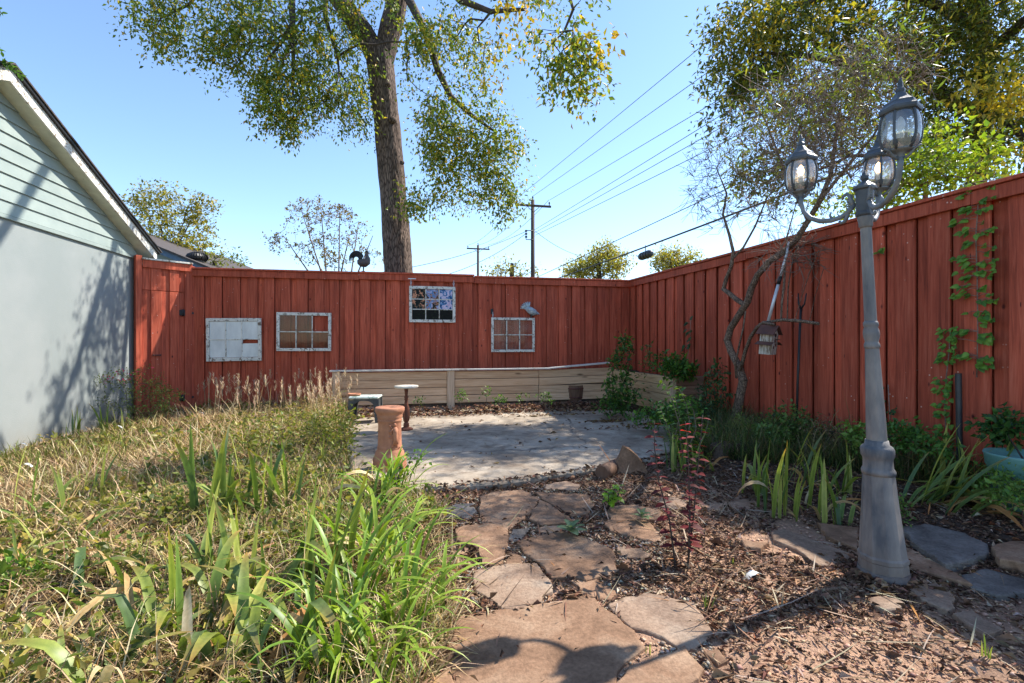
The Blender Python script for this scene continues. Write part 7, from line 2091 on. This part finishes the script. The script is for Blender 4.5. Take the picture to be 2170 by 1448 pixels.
def rosette(px, py, label, seed, L=.14):
    r = random.Random(seed); c = G(px, py, .045)
    root = thing('woolly_rosette', label, 'plant', c, 'woolly leaved seedlings')
    for k in range(9):
        a = k * 2.4 + r.uniform(-.2, .2); e = .25 + .09 * k
        place_leaf(root, WOOL[0], c + Vector((0, 0, .004 * k)), (math.cos(a), math.sin(a), e), L * (1.05 - .05 * k), (0, 0, 1), r.uniform(-.2, .2), 1.1)
rosette(1210, 1128, 'larger woolly grey green rosette between the flagstones', 74, .105)
rosette(1360, 1098, 'smaller woolly rosette on the brown flagstones near the sapling', 75, .075)
def sprout(px, py, label, seed, L=.09, n=4):
    r = random.Random(seed); c = G(px, py); c.z = hz(c.x, c.y)
    root = thing('green_sprout', label, 'sprout', c, 'sprouts in the bare soil')
    for k in range(n): add_leaf(root, IRIS_UP[k % 6], (r.gauss(0, .006), r.gauss(0, .006), -.005), r.uniform(0, 6.3), L * r.uniform(.6, 1.0), 0, 1.2)
for k, (px, py, lab, L) in enumerate(((1498, 1290, 'tiny green sprout in mulch beside the pale flagstone', .09), (1555, 1200, 'tiny green sprout in mulch right of the sapling', .06), (2090, 1395, 'single green shoot in the bare front soil', .10), (1375, 1390, 'tiny green shoot beside the lowest flagstone', .05), (1742, 1115, 'small green sprout on the edging stone', .06))):
    sprout(px, py, lab, 80 + k, L)

def ivy(label, name, px_path, off, n, Lr, spread, leaves, seed, dense=1):
    r = random.Random(seed)
    pts = [R(x, y, off) for x, y in px_path]
    root = thing(name, label, 'vine', (pts[0].x, pts[0].y, max(pts[0].z, 0)))
    MB().tube(pts, .004, 6).build('stem', M['twig_pale'], root)
    seg = [(pts[i+1] - pts[i]).length for i in range(len(pts) - 1)]; tot = sum(seg)
    k = 0
    while k < n:
        s = r.uniform(.02, 1) * tot; i = 0
        while i < len(seg) - 1 and s > seg[i]: s -= seg[i]; i += 1
        p = pts[i].lerp(pts[i+1], s / seg[i])
        side = r.choice((-1, 1)); m = r.randint(1, 3 if spread > .06 else 2); ln = spread * r.uniform(.4, 1.3)
        tz = r.uniform(-.3, .25)
        for q in range(m):
            e = p + Vector((-r.uniform(.0, .03), side * ln * (q + 1) / m, tz * ln * (q + 1) / m))
            if q == m - 1 and spread > .05: MB().tube([p, p.lerp(e, .5) + Vector((-.01, 0, .008)), e], .0022, 5).build('side_stem', M['twig_pale'], root)
            for w_ in range(dense + 1):
                d = Vector((-.55, side * r.uniform(.2, 1.0), r.uniform(-.9, .05)))
                place_leaf(root, r.choice(leaves), e + Vector((-.008, r.uniform(-.015, .015), r.uniform(-.015, .015))), d, r.uniform(*Lr), (-1, 0, .8), r.uniform(-.3, .3)); k += 1
    return root
ivy('long bright ivy vine climbing the side fence above the teal pot', 'ivy_vine', [(2070, 800), (2072, 700), (2071, 600), (2068, 500), (2074, 420), (2100, 380)], .07, 230, (.036, .058), .11, IVY, 91)
ivy('short dense ivy vine on the side fence beside the metal pipe', 'ivy_vine', [(2005, 930), (2002, 860), (2005, 800), (2012, 740), (2014, 695)], .07, 150, (.03, .046), .045, IVY, 92)
ivy('thin ivy sprig on the fence just right of the lamp post', 'ivy_vine', [(1888, 920), (1885, 870), (1882, 815)], .07, 34, (.03, .045), .05, IVYD, 93)
ivy('dark ivy column growing from the planter arm up the fence', 'ivy_vine', [(1452, 810), (1457, 760), (1463, 710), (1464, 672)], .10, 95, (.05, .085), .07, IVYD, 94)
ivy('single ivy sprig sticking through the fence boards near the lamp', 'ivy_vine', [(1874, 540), (1870, 534), (1864, 528)], .07, 5, (.05, .07), .04, IVY, 95)

def bush(label, base, blobs, cols, seed, per=16, size=.045, length=.12, aspect=.55, w=None, name='leafy_bush', leafmat='leaf', cat='bush', twig=.002, bark='twig', droop=.1, extra=None, lift=0.0, group=None):
    """blobs: (n, px, py, rx, ry, depth, rdepth)"""
    r = np.random.default_rng(seed)
    b = np.array(base); pts = np.concatenate([px_ellips(*bl, r) for bl in blobs])
    top = pts.mean(0)
    polys = [[(b, twig * 4), (b + (top - b) * .45, twig * 3)]]
    P, par, R_, fixed, tips = grow(polys, pts, r, .15, .12, .15, lift, .08); per = max(4, int(per * .7))
    rad = pipe_radii(par, R_, fixed, twig, .4)
    root = thing(name, label, cat, Vector(base), group)
    V, F, C = branch_mesh(P, par, rad); link('stems', np_mesh('stems', V, F, M[bark], None, True), root)
    V, F, C = sprays(P[tips], tip_dirs(P, par, tips), r, per, length, size, cols, w, droop, aspect)
    link('foliage', np_mesh('foliage', V, F, M[leafmat], C), root)
    if extra:
        n_, cc, sz, sel = extra
        hi = tips[np.argsort(-P[tips][:, 2])][:sel]
        V, F, C = sprays(P[hi], tip_dirs(P, par, hi), r, n_, .05, sz, cc, None, 0, .8)
        link('flowers', np_mesh('flowers', V, F, M['leaf'], C), root)
    return root
def Gz(px, py): p = G(px, py); return Vector((p.x, p.y, hz(p.x, p.y)))
bush('wispy salvia bush with pink flowers between shed wall and gate', Gz(280, 905), [(60, 300, 850, 50, 45, 6.9, .35), (30, 345, 845, 28, 32, 6.9, .25), (30, 235, 830, 45, 45, 6.7, .25), (14, 300, 800, 40, 22, 6.8, .25)],
     [S(112, 132, 66), S(136, 150, 80), S(92, 112, 60)], 601, 26, .028, .12, .45, extra=(3, [S(196, 50, 120), S(214, 80, 140)], .022, 26), name='salvia_bush', twig=.0016, lift=.1)
bush('dark green shrub with one tall leafy shoot in the planter corner', Gz(1318, 872), [(70, 1315, 830, 40, 35, 7.5, .25), (24, 1300, 860, 35, 15, 7.4, .2), (14, 1323, 770, 8, 40, 7.8, .08), (16, 1325, 730, 7, 22, 7.8, .06), (14, 1300, 770, 15, 25, 7.8, .1)],
     [S(72, 110, 48), S(92, 130, 54), S(56, 88, 42), S(128, 156, 70)], 602, 18, .055, .12, .55, w=[.35, .3, .25, .1])
bush('slim green weed stalk rising from the planter against the side fence', Vector(R(1385, 800, .35)) , [(16, 1372, 760, 10, 40, 7.5, .06), (14, 1388, 770, 14, 22, 7.4, .08)], [S(70, 104, 54), S(90, 124, 60)], 603, 12, .04, .08)
bush('leafy green growth at the foot of the dark ivy in the planter arm', Vector(R(1450, 800, .35)), [(46, 1440, 780, 35, 20, 7.0, .12), (20, 1418, 772, 22, 25, 7.1, .1)], [S(64, 104, 44), S(86, 126, 50), S(110, 148, 60)], 604, 18, .06, .1)
bush('shaded leafy shrub between planter arm and twisted tree', Gz(1510, 920), [(40, 1510, 840, 30, 40, 6.3, .2), (30, 1500, 880, 40, 25, 6.2, .2), (16, 1515, 790, 16, 22, 6.5, .1)], [S(72, 104, 62), S(56, 86, 52), S(92, 122, 74)], 605, 16, .045, .12)
bush('low green weeds spreading in front of the planter arm', Gz(1400, 905), [(50, 1400, 880, 60, 20, 6.2, .25), (30, 1440, 870, 40, 28, 6.0, .2)], [S(80, 122, 54), S(104, 144, 64), S(62, 98, 46)], 606, 18, .05, .12)
bush('feathery pale green weed under the twisted tree', Gz(1575, 950), [(50, 1575, 905, 22, 32, 5.3, .15)], [S(136, 150, 84), S(116, 134, 72)], 607, 20, .03, .08, .3)
bush('bushy green weed at the base of the iron stake', Gz(1680, 945), [(70, 1680, 895, 45, 30, 5.2, .25), (30, 1640, 915, 40, 20, 5.0, .2)], [S(92, 122, 62), S(112, 140, 74), S(74, 104, 54)], 608, 18, .035, .1)
bush('brown seedy weed tangle beside the green weed at the fence', Gz(1760, 965), [(60, 1760, 915, 45, 28, 4.6, .22)], [S(126, 108, 84), S(146, 126, 98), S(98, 96, 62)], 609, 16, .025, .12, .3, leafmat='dry')
bush('bright leaf sprouts against the left side of the lamp post', Gz(1815, 975), [(30, 1815, 930, 18, 35, 4.3, .12)], [S(110, 146, 66), S(132, 164, 80)], 610, 14, .045, .08)
bush('green leafy weed just right of the lamp post at the fence', Gz(1900, 985), [(46, 1905, 925, 38, 28, 4.0, .18), (26, 1960, 935, 38, 20, 3.8, .15)], [S(96, 138, 62), S(78, 116, 54)], 611, 16, .04, .1)
bush('leafy weed trailing over the front of the teal pot', Gz(2105, 1060), [(50, 2120, 1025, 45, 22, 3.2, .15), (30, 2150, 1050, 35, 20, 3.0, .15)], [S(104, 138, 66), S(126, 158, 80)], 612, 14, .03, .08)
bush('dark leafy plant growing out of the teal pot', pot_c + Vector((0, 0, .31)), [(46, 2120, 905, 30, 22, 3.55, .13), (14, 2140, 890, 22, 12, 3.55, .1)], [S(66, 104, 52), S(52, 86, 46), S(84, 122, 60)], 613, 14, .045, .08)
bush('small upright weed in front of the right edging stones', Gz(1908, 1115), [(26, 1905, 1085, 14, 28, 3.1, .08)], [S(110, 140, 66), S(90, 124, 58)], 614, 14, .02, .06)
for k, (px, py, rx, ry, lab) in enumerate(((975, 838, 20, 22, 'largest leafy weed growing at the planter post'), (1030, 832, 14, 14, 'small weed clinging to the planter planks'), (1105, 838, 16, 10, 'low weed at the foot of the planter planks'), (1155, 840, 20, 12, 'round low weed at the planter near the half barrel'), (1060, 846, 22, 9, 'flat weed along the bottom of the planter'), (890, 846, 16, 12, 'sparse weed at the planter behind the small table'))):
    d = 8.05
    b = Vector(W(px, py + ry, d)); b.z = hz(b.x, b.y)
    bush(lab, b, [(22 if rx > 16 else 9, px, py + 3, rx * .75, ry * .7, d, .10)], [S(88, 124, 48), S(110, 144, 58), S(70, 104, 44)], 620 + k, 8, .036, .07, group='weeds along the planter')
bush('trailing heart leaved weed climbing beside the pedestal daylilies', Gz(840, 1085), [(16, 842, 1000, 20, 25, 3.9, .12), (16, 838, 1060, 22, 40, 3.5, .1), (8, 880, 970, 12, 14, 4.0, .06)], [S(116, 158, 52), S(92, 134, 46)], 630, 6, .035, .08, .75)
bush('bushy green weeds crowding the left edge of the patio', Gz(705, 965), [(110, 700, 905, 45, 40, 5.6, .4), (70, 660, 935, 50, 35, 5.2, .35), (50, 715, 950, 22, 40, 4.8, .2)], [S(128, 140, 54), S(150, 156, 66), S(104, 120, 48), S(176, 160, 90)], 631, 16, .03, .12, .45)
bush('leafy yellow green weeds in the middle of the dry bed', Gz(560, 985), [(90, 560, 935, 70, 30, 5.2, .4), (60, 620, 900, 60, 25, 6.0, .4)], [S(146, 150, 60), S(168, 166, 78), S(112, 126, 52)], 632, 14, .028, .12, .45)
bush('green shrub leaves low at the lower left of the bed', Gz(45, 1250), [(40, 45, 1225, 35, 40, 2.35, .12)], [S(132, 168, 60), S(110, 146, 54)], 633, 8, .045, .06, .5)

STRAW = [S(216, 190, 140), S(200, 172, 122), S(228, 206, 162), S(170, 150, 96)]
for k, (px, py, rx, ry, d, lab) in enumerate(((480, 900, 45, 26, 6.9, 'fluffy straw coloured mound before the hazy sash'), (560, 890, 50, 26, 7.1, 'fluffy straw mound below the brownish glass sash'), (640, 885, 45, 30, 7.2, 'tall straw mound left of the planter post'), (705, 870, 35, 34, 6.9, 'feathery straw mound hiding the planter post'), (430, 945, 60, 24, 6.0, 'wide low straw mound in the middle of the bed'), (330, 975, 60, 22, 5.2, 'low golden straw mound nearer the shed'))):
    bush(lab, Gz(px, py + ry), [(70, px, py, rx, ry, d, .35)], STRAW, 650 + k, 14, .075, .12, .10, name='straw_mound', leafmat='dry', cat='dry plant', twig=.0014, bark='twig_pale', group='straw mounds in the bed')
# ------------------------------------------------------------------ pale scraps lying in the grass
for k, (px, py, lab) in enumerate(((55, 1025, 'white paper scrap in dry grass near the shed'), (250, 932, 'white scrap at the foot of the iris by the shed'), (48, 973, 'small white scrap on the bare soil at the shed wall'), (400, 1040, 'white scrap beside the tallest iris clump'), (425, 898, 'white scrap among the straw near the back fence'), (1600, 1225, 'bleached bark strip on the mulch by the sapling'))):
    c = G(px, py); r = random.Random(700 + k); z = hz(c.x, c.y) + (.10 if px < 1000 else .012)
    n = 7; vs = []; s = .05 if px < 1000 else .06
    for i in range(n):
        t = i / (n - 1) - .5
        for w_ in (-1, 1): vs.append((c.x + t * s * 1.7 + r.uniform(-.004, .004), c.y + w_ * s * .33 + r.uniform(-.006, .006), z + .02 * math.cos(t * 4) + r.uniform(-.004, .004)))
    mb = MB().add(vs, [(2*i, 2*i+1, 2*i+3, 2*i+2) for i in range(n - 1)], 0, True)
    mb.add([(x, y, zz - .0015) for x, y, zz in vs], [(2*i+2, 2*i+3, 2*i+1, 2*i) for i in range(n - 1)], 0, True)
    tag(mb.build('paper_scrap', M['bulb_off']), lab, 'scrap')

def overhang():      # leafy twigs from a branch that reaches over the shed ridge from outside the frame
    r = random.Random(77)
    e = W(22, 140, 4.75)
    stems = [[W(-60, 150, 4.75), W(-20, 140, 4.75), W(12, 128, 4.75), W(34, 148, 4.75)], [W(-20, 140, 4.75), W(20, 135, 4.75), W(50, 165, 4.75)], [W(-70, 0, 4.75), W(-20, 10, 4.75), W(6, 30, 4.75)], [W(-70, 60, 4.75), W(-25, 80, 4.75), W(5, 112, 4.75)]]
    stems_plant('overhanging_branch', 'small dark leafy twigs hanging over the shed ridge', 'branch', stems, r, [GRN[2]], 9, (.06, .09), 'twig', .006, .3, True, .5)
overhang()
